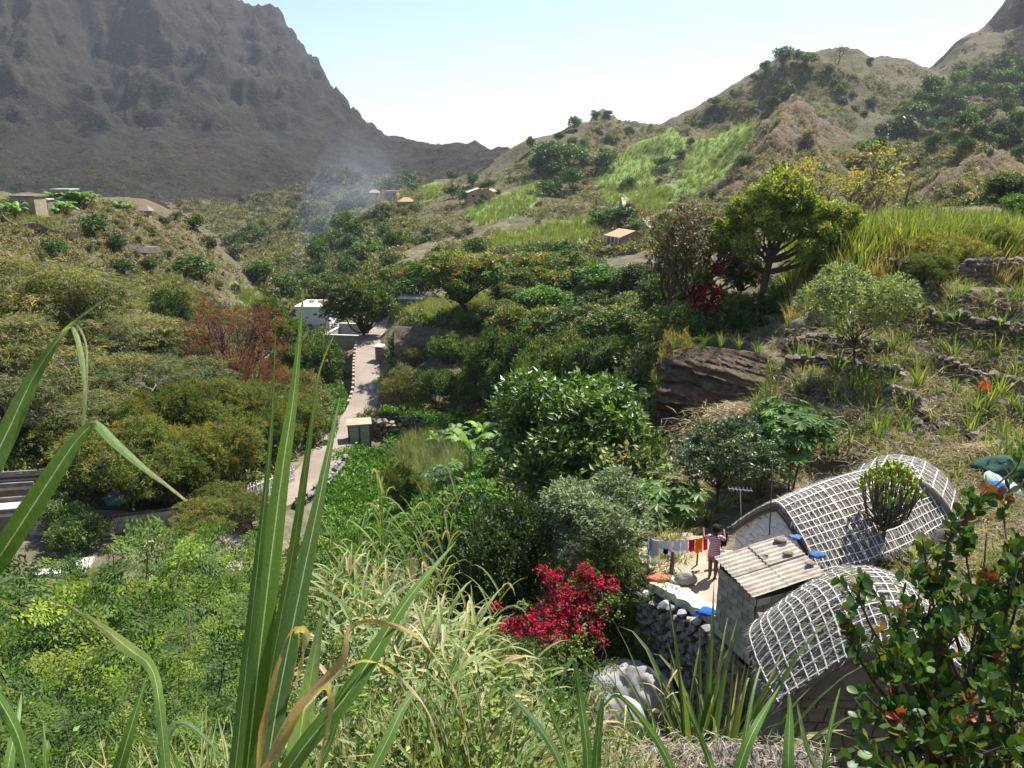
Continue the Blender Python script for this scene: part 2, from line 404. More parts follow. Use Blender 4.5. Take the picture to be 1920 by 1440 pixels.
def heights(x, y):
    sh = np.shape(x)
    x = np.asarray(x, float).ravel(); y = np.asarray(y, float).ravel()
    r = np.maximum(np.hypot(x, y), 0.5); a = np.arctan2(x, y)
    rr = np.maximum(r, 1.5)
    z = base_s(a, np.log(rr)) * rr
    # terraces cut into the slopes
    def terr(z, h, k, sharp=0.8):
        q = z / h + 0.35 * fbm(x / 9, y / 9, 2, 5)
        f = q - np.floor(q)
        return z + (np.where(f < sharp, f * 0.25, 0.25 * sharp + (f - sharp) / (1 - sharp) * (1 - 0.25 * sharp)) - f) * h * k
    mr = sstep(0.13, 0.2, a) * sstep(27, 31, r) * (1 - sstep(47, 50, r)) * (1 - sstep(-5.6, -5.2, z))
    z = terr(z, 1.1, mr * 0.9)
    ml = (1 - sstep(-0.36, -0.33, a)) * sstep(125, 135, r) * (1 - sstep(172, 180, r))
    z = terr(z, 1.9, ml)
    mm = sstep(0.02, 0.08, a) * (1 - sstep(0.24, 0.3, a)) * sstep(270, 300, r) * (1 - sstep(410, 430, r))
    z = terr(z, 2.6, mm * 0.8)
    # relief
    near = 1 - sstep(20, 60, r)
    road = np.clip(1 - sstep(2.2, 7, seg_dist(x, y, ROAD)), 0, 1)
    calm = (1 - road) * (1 - 0.8 * sstep(-0.25, -0.15, a) * (1 - sstep(-0.02, 0.02, a)) * sstep(48, 56, r) * (1 - sstep(88, 96, r)))
    z = z + calm * ((fbm(x / 3.0, y / 3.0, 4, 11) - .5) * (0.5 + 0.5 * sstep(20, 60, r)) + sstep(90, 200, r) * (fbm(x / 28, y / 28, 4, 21) - .5) * 7)
    hill = sstep(210, 330, r) * sstep(0.02, 0.2, a)
    z = z + hill * ((fbm(x / 60, y / 60, 5, 31, True) - .62) * 20) * (1 - 0.55 * mm)
    mt = sstep(520, 760, r) * (1 - sstep(.02, .1, a)) * (.28 + .72 * sstep(10, 110, z))
    wx = x + 60 * fbm(x / 200, y / 200, 3, 81); wy = y + 60 * fbm(x / 200, y / 200, 3, 82)
    z = z + mt * ((fbm((wx * .8 + wy * .6) / 150, (wy * .8 - wx * .6) / 330, 5, 41, True) - .62) * 150 + (fbm(wx / 45, wy / 45, 5, 47, True) - .6) * 42 + (fbm(wx / 14, wy / 14, 3, 49, True) - .6) * 5)
    # rock benches of the mountain
    zb = z + 60 * fbm(x / 160, y / 160, 4, 61)
    f = zb / 41.0 - np.floor(zb / 41.0)
    z = z + mt * sstep(-10, 30, z) * 41 * 0.55 * fbm(x / 120, y / 120, 3, 66) * (sstep(0.4, 0.98, f) - f)
    cliffm = sstep(540, 600, r) * sstep(0.5, 0.56, a)
    z = z + cliffm * (fbm(x / 40, y / 40, 4, 71, True) - .6) * 30
    for (p0, p1, sl) in PYR:
        dx, dy = p1[0] - p0[0], p1[1] - p0[1]
        t = np.clip(((x - p0[0]) * dx + (y - p0[1]) * dy) / (dx * dx + dy * dy), 0, 1)
        d = np.hypot(x - p0[0] - t * dx, y - p0[1] - t * dy)
        zr = p0[2] + (p1[2] - p0[2]) * t - sl * d * (.75 + .5 * fbm(x / 20, y / 20, 2, 78)) - 9 * fbm(x / 11, y / 11, 5, 77, True) - 4 * fbm(x / 30, y / 30, 2, 79) + 7.4
        PMASK[len(x)] = PMASK.get(len(x), 0) + sstep(-1, 1.5, zr - z); z = np.where(zr > z, zr, z)
    for poly, zz, fe in PADS:
        ins = in_poly(x, y, poly)
        dd = np.where(ins, 0, seg_dist(x, y, np.array(poly + poly[:1])))
        k = 1 - sstep(0, fe, dd)
        z = z * (1 - k) + (zz(x) if callable(zz) else zz) * k
    return z.reshape(sh)

def height(x, y):
    return float(heights(np.array([x]), np.array([y]))[0])

def hit(px, py, t0=4.0, t1=1700.0):
    """first ground point met by the sight line through a pixel"""
    d = ray(px, py)
    ts = np.exp(np.linspace(log(t0), log(t1), 900))
    g = heights(d[0] * ts, d[1] * ts) - d[2] * ts
    k = np.nonzero((g[1:] >= 0) & (g[:-1] < 0))[0]
    if not len(k): return None
    k = k[0]; a, b = ts[k], ts[k + 1]
    t = a + (b - a) * (-g[k]) / (g[k + 1] - g[k])
    return d * t

def ground(px, t):
    """ground point at a sight-line column and a distance along the axis"""
    x = (px - 960) / K * t
    y = t / CP * 1.0
    for _ in range(6):
        z = height(x, y)
        y = (t + z * SP) / CP
    return np.array((x, y, height(x, y)))

# planted ground: corners given as (pixel x, pixel y), kept as world outlines once they are dropped on the terrain
FIELDS = {
 'cane_mid': [[(1270, 240), (1290, 260), (1230, 345), (1110, 352), (1140, 300)], [(1130, 345), (1270, 355), (1240, 400), (1190, 395), (1170, 385), (1120, 372)],
              [(870, 400), (1000, 345), (1030, 350), (980, 400), (900, 425)], [(930, 440), (1130, 405), (1130, 440), (1060, 462), (915, 475)],
              [(760, 355), (850, 345), (820, 372), (740, 385)], [(1290, 270), (1400, 215), (1420, 240), (1330, 350), (1260, 360)]],
 'garden': [[(640, 860), (720, 860), (760, 940), (700, 1010), (620, 1010)], [(790, 880), (900, 870), (950, 960), (850, 990)]],
 'field_left': [[(235, 525), (330, 518), (385, 560), (390, 590), (270, 590)], [(440, 550), (520, 535), (560, 575), (480, 590)], [(0, 405), (120, 400), (130, 440), (70, 432), (0, 420)]],
}
FW = {}
for k_, polys in FIELDS.items():
    FW[k_] = []
    for pl in polys:
        w = [hit(*c, t0=50) for c in pl]
        FW[k_].append([tuple(p[:2]) for p in w if p is not None])

def fieldmask(x, y, key):
    m = np.zeros(np.shape(x), bool)
    for pl in FW[key]:
        if len(pl) > 2: m |= in_poly(x, y, pl)
    return m

# --- terrain material
def terrain_mat(name, soil, soil2, rock, rock2, green, scale=1.0, green_amt=0.5, fine=1.0, bump=0.6, litter=0.0):
    m = N(name); v = m.pos()
    g = m.n('ShaderNodeNewGeometry')
    nz = m.n('ShaderNodeSeparateXYZ', i={0: g.outputs['True Normal']}).outputs[2]
    n1 = m.noise(v, 0.05 * scale, 6, 0.65); n2 = m.noise(v, 0.6 * scale, 6, 0.7); n3 = m.noise(v, 4.0 * fine, 5, 0.75)
    base = m.mix(m.ramp(n2, [(0.35, (0, 0, 0)), (0.65, (1, 1, 1))]), soil, soil2)
    strat = m.noise(m.mapv(v, (0.3, 0.3, 3.0)), 0.12 * scale, 6, 0.7, 0.4)
    rk = m.mix(m.ramp(strat, [(0.35, (0, 0, 0)), (0.66, (1, 1, 1))]), rock, rock2)
    steep = m.math('ADD', nz, m.math('MULTIPLY', m.math('SUBTRACT', n2, 0.5), 0.5))
    col = m.mix(m.ramp(steep, [(0.5, (1, 1, 1)), (0.78, (0, 0, 0))]), base, rk)
    gm = m.math('ADD', m.math('MULTIPLY', n1, 0.6), m.math('MULTIPLY', n2, 0.6))
    gr = m.mix(n3, tuple(c * 0.6 for c in green), tuple(c * 1.5 for c in green))
    t = 0.6 - 0.22 * green_amt
    col = m.mix(m.ramp(gm, [(t, (0, 0, 0)), (t + 0.1, (green_amt,) * 3)]), col, gr)
    a = m.attr('col')
    col = m.mix(a.outputs['Alpha'], a.outputs['Color'], col) if False else m.mix(m.attr('paint').outputs['Fac'], col, a.outputs['Color'])
    col = m.mix(1.0, col, m.ramp(n3, [(0.2, (0.62, 0.62, 0.62)), (0.8, (1.35, 1.35, 1.35))]), 'MULTIPLY')
    if litter:
        vo = m.n('ShaderNodeTexVoronoi', i={'Vector': v, 'Scale': 5.0}); 
        col = m.mix(m.ramp(vo.outputs['Distance'], [(0.0, (litter,) * 3), (0.25, (0, 0, 0))]), col, (0.42, 0.36, 0.27))
    h = m.math('ADD', m.math('MULTIPLY', n3, 0.4), m.math('MULTIPLY', n2, 1.0))
    nrm = m.bump(h, bump, 0.35 / fine if fine < 1 else 0.2)
    return m.done(m.principled(col, 0.95, nrm, 0.1))

M_near = terrain_mat('hillside_soil', (0.20, 0.165, 0.115), (0.11, 0.085, 0.06), (0.10, 0.085, 0.07), (0.17, 0.15, 0.13), (0.08, 0.095, 0.04), 2.0, 0.35, 1.0, 0.8, 0.6)
M_floor = terrain_mat('valley_soil', (0.26, 0.21, 0.15), (0.13, 0.10, 0.07), (0.09, 0.07, 0.055), (0.16, 0.11, 0.075), (0.07, 0.085, 0.035), 1.0, 0.45, 1.0, 0.8, 0.3)
M_spur = terrain_mat('spur_soil', (0.20, 0.145, 0.10), (0.11, 0.08, 0.06), (0.085, 0.068, 0.055), (0.19, 0.135, 0.10), (0.11, 0.13, 0.05), 0.8, 0.4, 0.5, 0.9)
M_hill = terrain_mat('hill_soil', (0.19, 0.145, 0.11), (0.11, 0.085, 0.07), (0.09, 0.07, 0.062), (0.19, 0.14, 0.11), (0.10, 0.115, 0.045), 0.5, 0.5, 0.25, 1.0)
M_mtn = terrain_mat('mountain_rock', (0.062, 0.042, 0.040), (0.024, 0.018, 0.020), (0.009, 0.008, 0.010), (0.088, 0.060, 0.055), (0.026, 0.028, 0.016), 0.22, 0.6, 0.06, 1.0)

# --- the sheets
NA, = (600,)
az = np.concatenate([np.linspace(-pi, -0.78, 26)[:-1], np.linspace(-0.78, 0.78, NA), np.linspace(0.78, pi, 26)[1:]])
lr = np.concatenate([np.linspace(log(0.6), log(8), 50)[:-1], np.linspace(log(8), log(60), 200)[:-1], np.linspace(log(60), log(520), 260)[:-1], np.linspace(log(520), log(1650), 250)[:-1], np.linspace(log(1650), log(5000), 14)])
R_ = np.exp(lr)
AA, RR = np.meshgrid(az, R_)
X = RR * np.sin(AA); Y = RR * np.cos(AA)
Z = heights(X, Y)
Z = np.where(RR > 1650, Z * np.exp(-(RR - 1650) / 900), Z)
nr, na = X.shape
amid = 0.5 * (AA[:-1, :-1] + AA[1:, 1:]); rmid = 0.5 * (RR[:-1, :-1] + RR[1:, 1:])
jit = fbm(X[:-1, :-1] / 14, Y[:-1, :-1] / 14, 4, 91) - .5
amid = amid + jit * .12; rmid = rmid * (1 + jit * .4)
reg = np.zeros(amid.shape, int)                       # 0 near hillside, 1 valley floor, 2 spur, 3 hill, 4 mountain
reg[(rmid > 40) & (amid < 0.24)] = 1
reg[(rmid > 60)] = 1
reg[(rmid > 84) & (amid < -0.27 - 0.1 * sstep(190, 120, rmid))] = 2
reg[(rmid > 175) & (amid > -0.03)] = 3
reg[(rmid > 270) & (amid <= -0.03)] = 3
reg[(rmid > 500) & (amid < 0.1)] = 4
reg[(rmid > 500) & (amid > 0.515)] = 4
reg[(rmid > 700)] = 4
PAINT = {'cane_mid': (0.19, 0.30, 0.07), 'garden': (0.05, 0.10, 0.022), 'field_left': (0.16, 0.20, 0.075)}
PMASK.clear(); heights(X, Y); paint = np.clip(PMASK[X.size].reshape(X.shape), 0, 1) * (.3 + .6 * fbm(X / 9, Y / 9, 4, 12)) * (RR > 120); pc = np.ones(X.shape + (3,)) * np.array((0.20, 0.145, 0.11))
for k_, c_ in PAINT.items():
    mk = fieldmask(X + (fbm(X / 8, Y / 8, 2, 3) - .5) * 8, Y + (fbm(X / 8, Y / 8, 2, 4) - .5) * 8, k_)
    paint[mk] = 0.85; pc[mk] = c_
idx = np.arange(nr * na).reshape(nr, na)
for k_, (nm, mt_, lb) in enumerate([('hillside', M_near, 'steep brown slope with stone terraces below the viewer'), ('valley_floor', M_floor, 'flat green and brown floor of the valley'),
                               ('spur', M_spur, 'dry ochre spur with small terraces'), ('hill', M_hill, 'green and brown hillside with cane fields'), ('mountain', M_mtn, 'high dark rocky mountain wall')]):
    sel = reg == k_
    f = np.stack([idx[:-1, :-1][sel], idx[:-1, 1:][sel], idx[1:, 1:][sel], idx[1:, :-1][sel]], 1)
    use = np.unique(f); rm = np.zeros(nr * na, int); rm[use] = np.arange(len(use))
    b = MB(); b.add(np.stack([X.ravel()[use], Y.ravel()[use], Z.ravel()[use]], 1), rm[f], pc.reshape(-1, 3)[use])
    me = b.mesh(nm, mt_, True)
    at = me.attributes.new('paint', 'FLOAT', 'POINT'); at.data.foreach_set('value', paint.ravel()[use].astype(np.float32))
    tag(obj(nm, me), lb, kind='structure')
# ---------------------------------------------------------------- plants: shared meshes
def unit(v):
    return v / (np.linalg.norm(v, axis=-1, keepdims=True) + 1e-9)

def leaves(b, c, d, nrm, L, W, col, m=0, bend=0.25, base=0.35):
    """diamond leaves: c start point, d axis, nrm facing, L length, W width"""
    n = len(c)
    L = np.broadcast_to(L, (n,))[:, None]; W = np.broadcast_to(W, (n,))[:, None]
    d = unit(d); s = unit(np.cross(d, nrm)); up = unit(np.cross(s, d))
    mid = c + d * L * base + up * L * bend * 0.35
    v = np.stack([c, mid + s * W * 0.5, c + d * L - up * L * bend * 0.2, mid - s * W * 0.5], 1).reshape(-1, 3)
    i = np.arange(n)[:, None] * 4
    f = np.concatenate([i + np.array([[0, 1, 2]]), i + np.array([[0, 2, 3]])]) if bend > 0.3 else i + np.array([[0, 1, 2, 3]])
    b.add(v, f, np.repeat(col, 4, 0), m)

def crown(b, rng, lobes, tufts, per, L, W, cols, tip=None, ptip=0.0, droop=0.0, up_bias=0.25, m=0, flat=1.0, spread=0.9, shell=(0.72, 1.05)):
    """lobes: list of (centre, radius); tufts of leaves on the shell of every lobe"""
    cols = np.asarray(cols, float)
    C, D, NN, CC, LL = [], [], [], [], []
    for (lc, r) in lobes:
        nt = max(3, int(tufts * (r ** 2)))
        dv = unit(rng.normal(size=(nt, 3)) + np.array((0, 0, up_bias)))
        rad = r * rng.uniform(shell[0], shell[1], nt)[:, None]
        tc = lc + dv * rad * np.array((1, 1, flat))
        ci = cols[rng.integers(0, len(cols), nt)] * rng.uniform(0.75, 1.25, (nt, 1))
        if tip is not None:
            pt = rng.random(nt) < ptip * np.clip(dv[:, 2] * 1.2 + 0.35, 0, 1)
            ci[pt] = np.asarray(tip)[rng.integers(0, len(tip), pt.sum())] * rng.uniform(0.8, 1.2, (pt.sum(), 1))
        k = per
        dd = unit(dv[:, None, :] * 0.55 + rng.normal(size=(nt, k, 3)) * spread * 0.6 + np.array((0, 0, -droop)))
        cc = np.repeat(tc[:, None, :], k, 1) + rng.normal(size=(nt, k, 3)) * L * 0.45
        C.append(cc.reshape(-1, 3)); D.append(dd.reshape(-1, 3))
        NN.append(unit(rng.normal(size=(nt * k, 3)) * 0.8 + np.array((0, 0, 1.0)) + np.repeat(dv, k, 0) * .5))
        CC.append((np.repeat(ci[:, None, :], k, 1) * rng.uniform(0.8, 1.2, (nt, k, 1))).reshape(-1, 3))
        LL.append(rng.uniform(0.7, 1.25, nt * k) * L)
    LL = np.concatenate(LL)
    leaves(b, np.concatenate(C), np.concatenate(D), np.concatenate(NN), LL, LL * W / L, np.concatenate(CC), m)

def limb(b, rng, p0, p1, r0, r1, sag=0.12, n=6, m=0, sides=6, col=(1, 1, 1)):
    p0 = np.asarray(p0, float); p1 = np.asarray(p1, float)
    t = np.linspace(0, 1, n)[:, None]
    ln = np.linalg.norm(p1 - p0)
    off = rng.normal(size=3) * ln * sag; off2 = rng.normal(size=3) * ln * sag * 0.5
    pts = p0 + (p1 - p0) * t + off * np.sin(pi * t) + off2 * np.sin(2 * pi * t)
    b.tube(pts, r0 + (r1 - r0) * t[:, 0], sides, col, m)
    return pts

def tree_mesh(name, seed, H, W, tf, nl, tufts, per, L, Wd, cols, tip=None, ptip=0, droop=0, bark=None, lr_=(0.24, 0.36), mat=None, trunk_r=None, multi=1, up_bias=0.35, flat=0.9, shape='round', spread=0.9, twigs=2, shell=(0.72, 1.05)):
    rng = np.random.default_rng(seed)
    tb, cb = MB(), MB()
    R = W / 2; ch = H * (1 - tf) / 2; cz = H * tf + ch
    tr = trunk_r or 0.028 * H
    lobes = []
    for i in range(nl):
        th = i * 2.399963 + rng.uniform(-.4, .4)
        zz = rng.uniform(-0.55, 0.8) if shape == 'round' else rng.uniform(-0.1, 0.8)
        if shape == 'umbrella': zz = rng.uniform(0.35, 0.75)
        rr = sqrt(max(0.05, 1 - zz * zz)) * rng.uniform(0.35, 0.78) if shape != 'umbrella' else sqrt(rng.random()) * 0.85
        r = R * rng.uniform(*lr_)
        lobes.append((np.array((cos(th) * rr * R, sin(th) * rr * R, cz + zz * ch * 0.78)), r))
    forks = []
    for k in range(multi):
        a = rng.uniform(0, 6.28)
        fk = np.array((cos(a) * (multi > 1) * R * .25 + rng.normal() * .02 * H, sin(a) * (multi > 1) * R * .25 + rng.normal() * .02 * H, H * tf * 0.85))
        limb(tb, rng, (cos(a) * tr * (multi > 1), sin(a) * tr * (multi > 1), -0.4), fk, tr * (1.25 if multi == 1 else 0.8), tr * 0.7, 0.05, 7, sides=8)
        forks.append(fk)
    for lc, r in lobes:
        fk = forks[int(np.argmin([np.linalg.norm(lc - f) for f in forks]))]
        e = lc - np.array((0, 0, r * 0.3))
        pts = limb(tb, rng, fk, e, tr * 0.5, tr * 0.12, 0.1, 6, sides=5)
        for q in range(twigs):
            dv = unit(rng.normal(size=3) + np.array((0, 0, .5)))
            limb(tb, rng, pts[-2 - q % 2], lc + dv * r * 0.85, tr * 0.16, tr * 0.04, 0.12, 4, sides=4)
    crown(cb, rng, lobes, tufts / (R * R) * 9, per, L, Wd, cols, tip, ptip, droop, up_bias, flat=flat, spread=spread, shell=shell)
    return tb.mesh(name + '_trunk', bark or M_bark, True), cb.mesh(name + '_crown', mat or M_leaf)

M_bark = solid('bark', (0.13, 0.10, 0.075), (0.06, 0.045, 0.035), 3, 0.95, 0.6, 18)
M_bark_pale = solid('pale_bark', (0.42, 0.38, 0.33), (0.22, 0.19, 0.16), 4, 0.9, 0.4, 18)
M_bark_red = solid('red_bark', (0.10, 0.055, 0.04), (0.05, 0.03, 0.025), 4, 0.9, 0.4, 18)
M_leaf = leafmat('leaf', 0.5, 0.28, (1.5, 1.55, 1.2), 0.35, 0.42)
M_leaf_gloss = leafmat('glossy_leaf', 0.38, 0.25, (1.1, 1.1, 1.1), 0.5, 0.1)
M_leaf_thin = leafmat('thin_leaf', 0.6, 0.4, (1.45, 1.42, 1.2), 0.2, 0.38)
M_grass = leafmat('grass_blade', 0.55, 0.35, (1.2, 1.2, 1.15), 0.3, 0.2)
M_petal = leafmat('petal', 0.6, 0.35, (1, 1, 1), 0.2, 0.05)
GRN = [(0.045, 0.095, 0.022), (0.06, 0.12, 0.03), (0.035, 0.075, 0.02), (0.085, 0.14, 0.038)]
DRK = [(0.028, 0.055, 0.018), (0.04, 0.07, 0.025), (0.05, 0.085, 0.03)]
BRT = [(0.09, 0.17, 0.03), (0.12, 0.20, 0.04), (0.07, 0.14, 0.03)]
GRY = [(0.09, 0.12, 0.075), (0.12, 0.15, 0.10), (0.07, 0.095, 0.055), (0.15, 0.18, 0.13)]
RUST = [(0.20, 0.125, 0.04), (0.17, 0.13, 0.04), (0.20, 0.17, 0.055)]
OLV = [(0.085, 0.11, 0.04), (0.13, 0.145, 0.06), (0.06, 0.08, 0.03), (0.17, 0.16, 0.085)]

TM = {}
def T(key, variants, **kw):
    TM[key] = [tree_mesh(key, 100 + i * 17 + len(TM) * 7, **kw) for i in range(variants)]
T('mango', 4, H=9.5, W=9, tf=0.26, nl=20, tufts=62, per=13, L=0.42, Wd=0.15, cols=GRN + [(0.09, 0.12, 0.035)], tip=RUST, ptip=0.3)
T('mango_dark', 3, H=9, W=9, tf=0.2, nl=20, tufts=60, per=13, L=0.42, Wd=0.15, cols=DRK + GRN[:1], tip=[(0.13, 0.12, 0.04)], ptip=0.3)
T('bright', 2, H=8, W=8, tf=0.25, nl=16, tufts=60, per=12, L=0.40, Wd=0.18, cols=BRT)
T('eucalypt', 4, H=12, W=9, tf=0.22, nl=24, tufts=58, per=15, L=0.42, Wd=0.07, cols=OLV + GRY[:1], tip=[(0.17, 0.13, 0.06), (0.18, 0.17, 0.09)], ptip=0.2, droop=0.75, bark=M_bark_pale, lr_=(0.2, 0.34), mat=M_leaf_thin, multi=2, trunk_r=.2)
T('acacia', 3, H=8, W=9, tf=0.2, nl=20, tufts=55, per=15, L=0.30, Wd=0.085, cols=[(0.10, 0.13, 0.035), (0.13, 0.155, 0.045), (0.085, 0.12, 0.04)], tip=[(0.20, 0.13, 0.04), (0.17, 0.16, 0.05)], ptip=0.2, droop=0.2, lr_=(0.22, 0.36), mat=M_leaf_thin, multi=2)
T('green_bush', 3, H=4, W=5.5, tf=0.02, nl=12, tufts=40, per=11, L=0.30, Wd=0.12, cols=GRN + OLV[:2], lr_=(0.3, 0.5), multi=3, twigs=1)
T('grey_bush', 2, H=3.5, W=5, tf=0.02, nl=12, tufts=40, per=11, L=0.26, Wd=0.08, cols=[(0.15, 0.14, 0.085), (0.19, 0.165, 0.11), (0.11, 0.12, 0.06)], lr_=(0.3, 0.5), mat=M_leaf_thin, multi=3, twigs=1)
# small ones for the distance
T('far_tree', 4, H=7, W=7.5, tf=0.22, nl=9, tufts=16, per=8, L=0.75, Wd=0.42, cols=DRK + GRN, lr_=(0.3, 0.48), twigs=0)
T('far_bush', 3, H=3, W=4.5, tf=0.0, nl=6, tufts=9, per=7, L=0.65, Wd=0.4, cols=[(0.05, 0.075, 0.03), (0.075, 0.09, 0.04), (0.04, 0.06, 0.025)], lr_=(0.35, 0.55), twigs=0)

CNT = {}
def place_tree(key, name, label, px, t, top=None, wpx=None, base=None, group=None, cat='tree', v=None, rz=None, trunk='trunk', crownn='crown', hscale=None, p=None, sink=0.0):
    """drop a tree on the ground at a column and distance; its height and width follow from the photograph's outline"""
    if p is None:
        p = ground(px, t) if base is None else hit(px, base)
        if p is None: p = ground(px, t)
    X_, Y_, t_ = proj(p)
    k = CNT.get(key, 0); CNT[key] = k + 1
    var = TM[key][(k if v is None else v) % len(TM[key])]
    co = [vv for vv in (var[1].vertices[i].co for i in range(0, len(var[1].vertices), 7))]
    H0 = var[1].get('H0'); W0 = var[1].get('W0')
    if H0 is None:
        H0 = max(c.z for c in co); xs = sorted(c.x for c in co); W0 = xs[int(len(xs) * .99)] - xs[int(len(xs) * .01)]
        var[1]['H0'] = H0; var[1]['W0'] = W0
    if top is not None:
        # height whose top lands on the given row
        vv = (720 - top) / K
        m_ = (-SP + vv * CP) / (CP + vv * SP)
        H = p[1] * m_ - p[2]
    else: H = hscale * H0
    H = max(H, 0.3)
    W = wpx / K * t_ if wpx else W0 * H / H0
    if H < .78 * W and p[1] > 24:
        Hn = min(.78 * W, H + 4.0); sink += Hn - H; H = Hn
    root = thing(name, label, cat, (p[0], p[1], p[2] - sink), random.uniform(0, 6.28) if rz is None else rz, group)
    s = (W / W0, W / W0, H / H0)
    obj(trunk, var[0], root, sc=s)
    obj(crownn, var[1], root, sc=s)
    return root

# ---------------------------------------------------------------- scattering for what nobody could count
def gn_scatter(name, label, pts, scl, templates, rot=None, kind='stuff', parent=None):
    me = bpy.data.meshes.new(name)
    pts = np.asarray(pts, np.float32)
    me.vertices.add(len(pts)); me.vertices.foreach_set('co', pts.ravel())
    rng = np.random.default_rng(len(pts))
    a = me.attributes.new('scl', 'FLOAT', 'POINT'); a.data.foreach_set('value', np.asarray(scl, np.float32))
    r = me.attributes.new('rot', 'FLOAT_VECTOR', 'POINT')
    if rot is None:
        rot = np.stack([rng.normal(size=len(pts)) * .08, rng.normal(size=len(pts)) * .08, rng.uniform(0, 6.28, len(pts))], 1)
    r.data.foreach_set('vector', np.asarray(rot, np.float32).ravel())
    k = me.attributes.new('pick', 'INT', 'POINT'); k.data.foreach_set('value', rng.integers(0, len(templates), len(pts)).astype(np.int32))
    coll = bpy.data.collections.new(name + '_kinds')
    for i, tm in enumerate(templates):
        o = bpy.data.objects.new('kind_%02d' % i, tm); coll.objects.link(o)
    ng = bpy.data.node_groups.new(name, 'GeometryNodeTree')
    ng.interface.new_socket('Geometry', in_out='INPUT', socket_type='NodeSocketGeometry')
    ng.interface.new_socket('Geometry', in_out='OUTPUT', socket_type='NodeSocketGeometry')
    gi = ng.nodes.new('NodeGroupInput'); go = ng.nodes.new('NodeGroupOutput')
    ci = ng.nodes.new('GeometryNodeCollectionInfo'); ci.inputs[0].default_value = coll
    ci.inputs['Separate Children'].default_value = True; ci.inputs['Reset Children'].default_value = True
    ip = ng.nodes.new('GeometryNodeInstanceOnPoints'); ip.inputs['Pick Instance'].default_value = True
    def na(nm, dt):
        n = ng.nodes.new('GeometryNodeInputNamedAttribute'); n.data_type = dt; n.inputs[0].default_value = nm; return n.outputs[0]
    ng.links.new(gi.outputs[0], ip.inputs['Points']); ng.links.new(ci.outputs[0], ip.inputs['Instance'])
    ng.links.new(na('pick', 'INT'), ip.inputs['Instance Index'])
    e2r = ng.nodes.new('FunctionNodeEulerToRotation')
    ng.links.new(na('rot', 'FLOAT_VECTOR'), e2r.inputs[0]); ng.links.new(e2r.outputs[0], ip.inputs['Rotation'])
    ng.links.new(na('scl', 'FLOAT'), ip.inputs['Scale'])
    ng.links.new(ip.outputs[0], go.inputs[0])
    o = obj(name, me, parent)
    mod = o.modifiers.new('scatter', 'NODES'); mod.node_group = ng
    if parent is None: tag(o, label, kind=kind)
    else: o['kind'] = kind
    return o

def ground_pts(rng, n, poly, tmin=4, tmax=1500, density=None, by='pixel'):
    """ground points inside a pixel outline, spread evenly over the picture rows it covers"""
    xs = [p[0] for p in poly]; ys = [p[1] for p in poly]
    px = rng.uniform(min(xs), max(xs), n * 3); py = rng.uniform(min(ys), max(ys), n * 3)
    k = in_poly(px, py, poly); px, py = px[k][:n], py[k][:n]
    out = []
    d = np.stack([(px - 960) / K, CP + (720 - py) / K * SP, -SP + (720 - py) / K * CP], 1)
    ts = np.exp(np.linspace(log(tmin), log(tmax), 420))
    for i0 in range(0, len(px), 400):
        dd = d[i0:i0 + 400]
        Xs = dd[:, 0:1] * ts; Ys = dd[:, 1:2] * ts; Zs = dd[:, 2:3] * ts
        g = HF(Xs, Ys) - Zs
        s = (g[:, 1:] >= 0) & (g[:, :-1] < 0)
        has = s.any(1); j = s.argmax(1)
        for q in np.nonzero(has)[0]:
            a, b_ = g[q, j[q]], g[q, j[q] + 1]
            t = ts[j[q]] + (ts[j[q] + 1] - ts[j[q]]) * (-a) / (b_ - a)
            out.append(dd[q] * t)
    return np.array(out).reshape(-1, 3)

# fast height lookup from the finished sheet
_lr = lr; _az = az
def HF(x, y):
    r = np.maximum(np.hypot(x, y), 0.61); a = np.arctan2(x, y)
    i = np.interp(np.log(r), _lr, np.arange(len(_lr))); j = np.interp(a, _az, np.arange(len(_az)))
    i0 = np.clip(i.astype(int), 0, len(_lr) - 2); j0 = np.clip(j.astype(int), 0, len(_az) - 2)
    fi = i - i0; fj = j - j0
    return (Z[i0, j0] * (1 - fi) + Z[i0 + 1, j0] * fi) * (1 - fj) + (Z[i0, j0 + 1] * (1 - fi) + Z[i0 + 1, j0 + 1] * fi) * fj
def height(x, y): return float(HF(np.array(x, float), np.array(y, float)))
def hit(px, py, t0=4.0, t1=1700.0):
    d = ray(px, py)
    ts = np.exp(np.linspace(log(t0), log(t1), 1500))
    g = HF(d[0] * ts, d[1] * ts) - d[2] * ts
    k = np.nonzero((g[1:] >= 0) & (g[:-1] < 0))[0]
    if not len(k): return None
    k = k[0]
    return d * (ts[k] + (ts[k + 1] - ts[k]) * (-g[k]) / (g[k + 1] - g[k]))

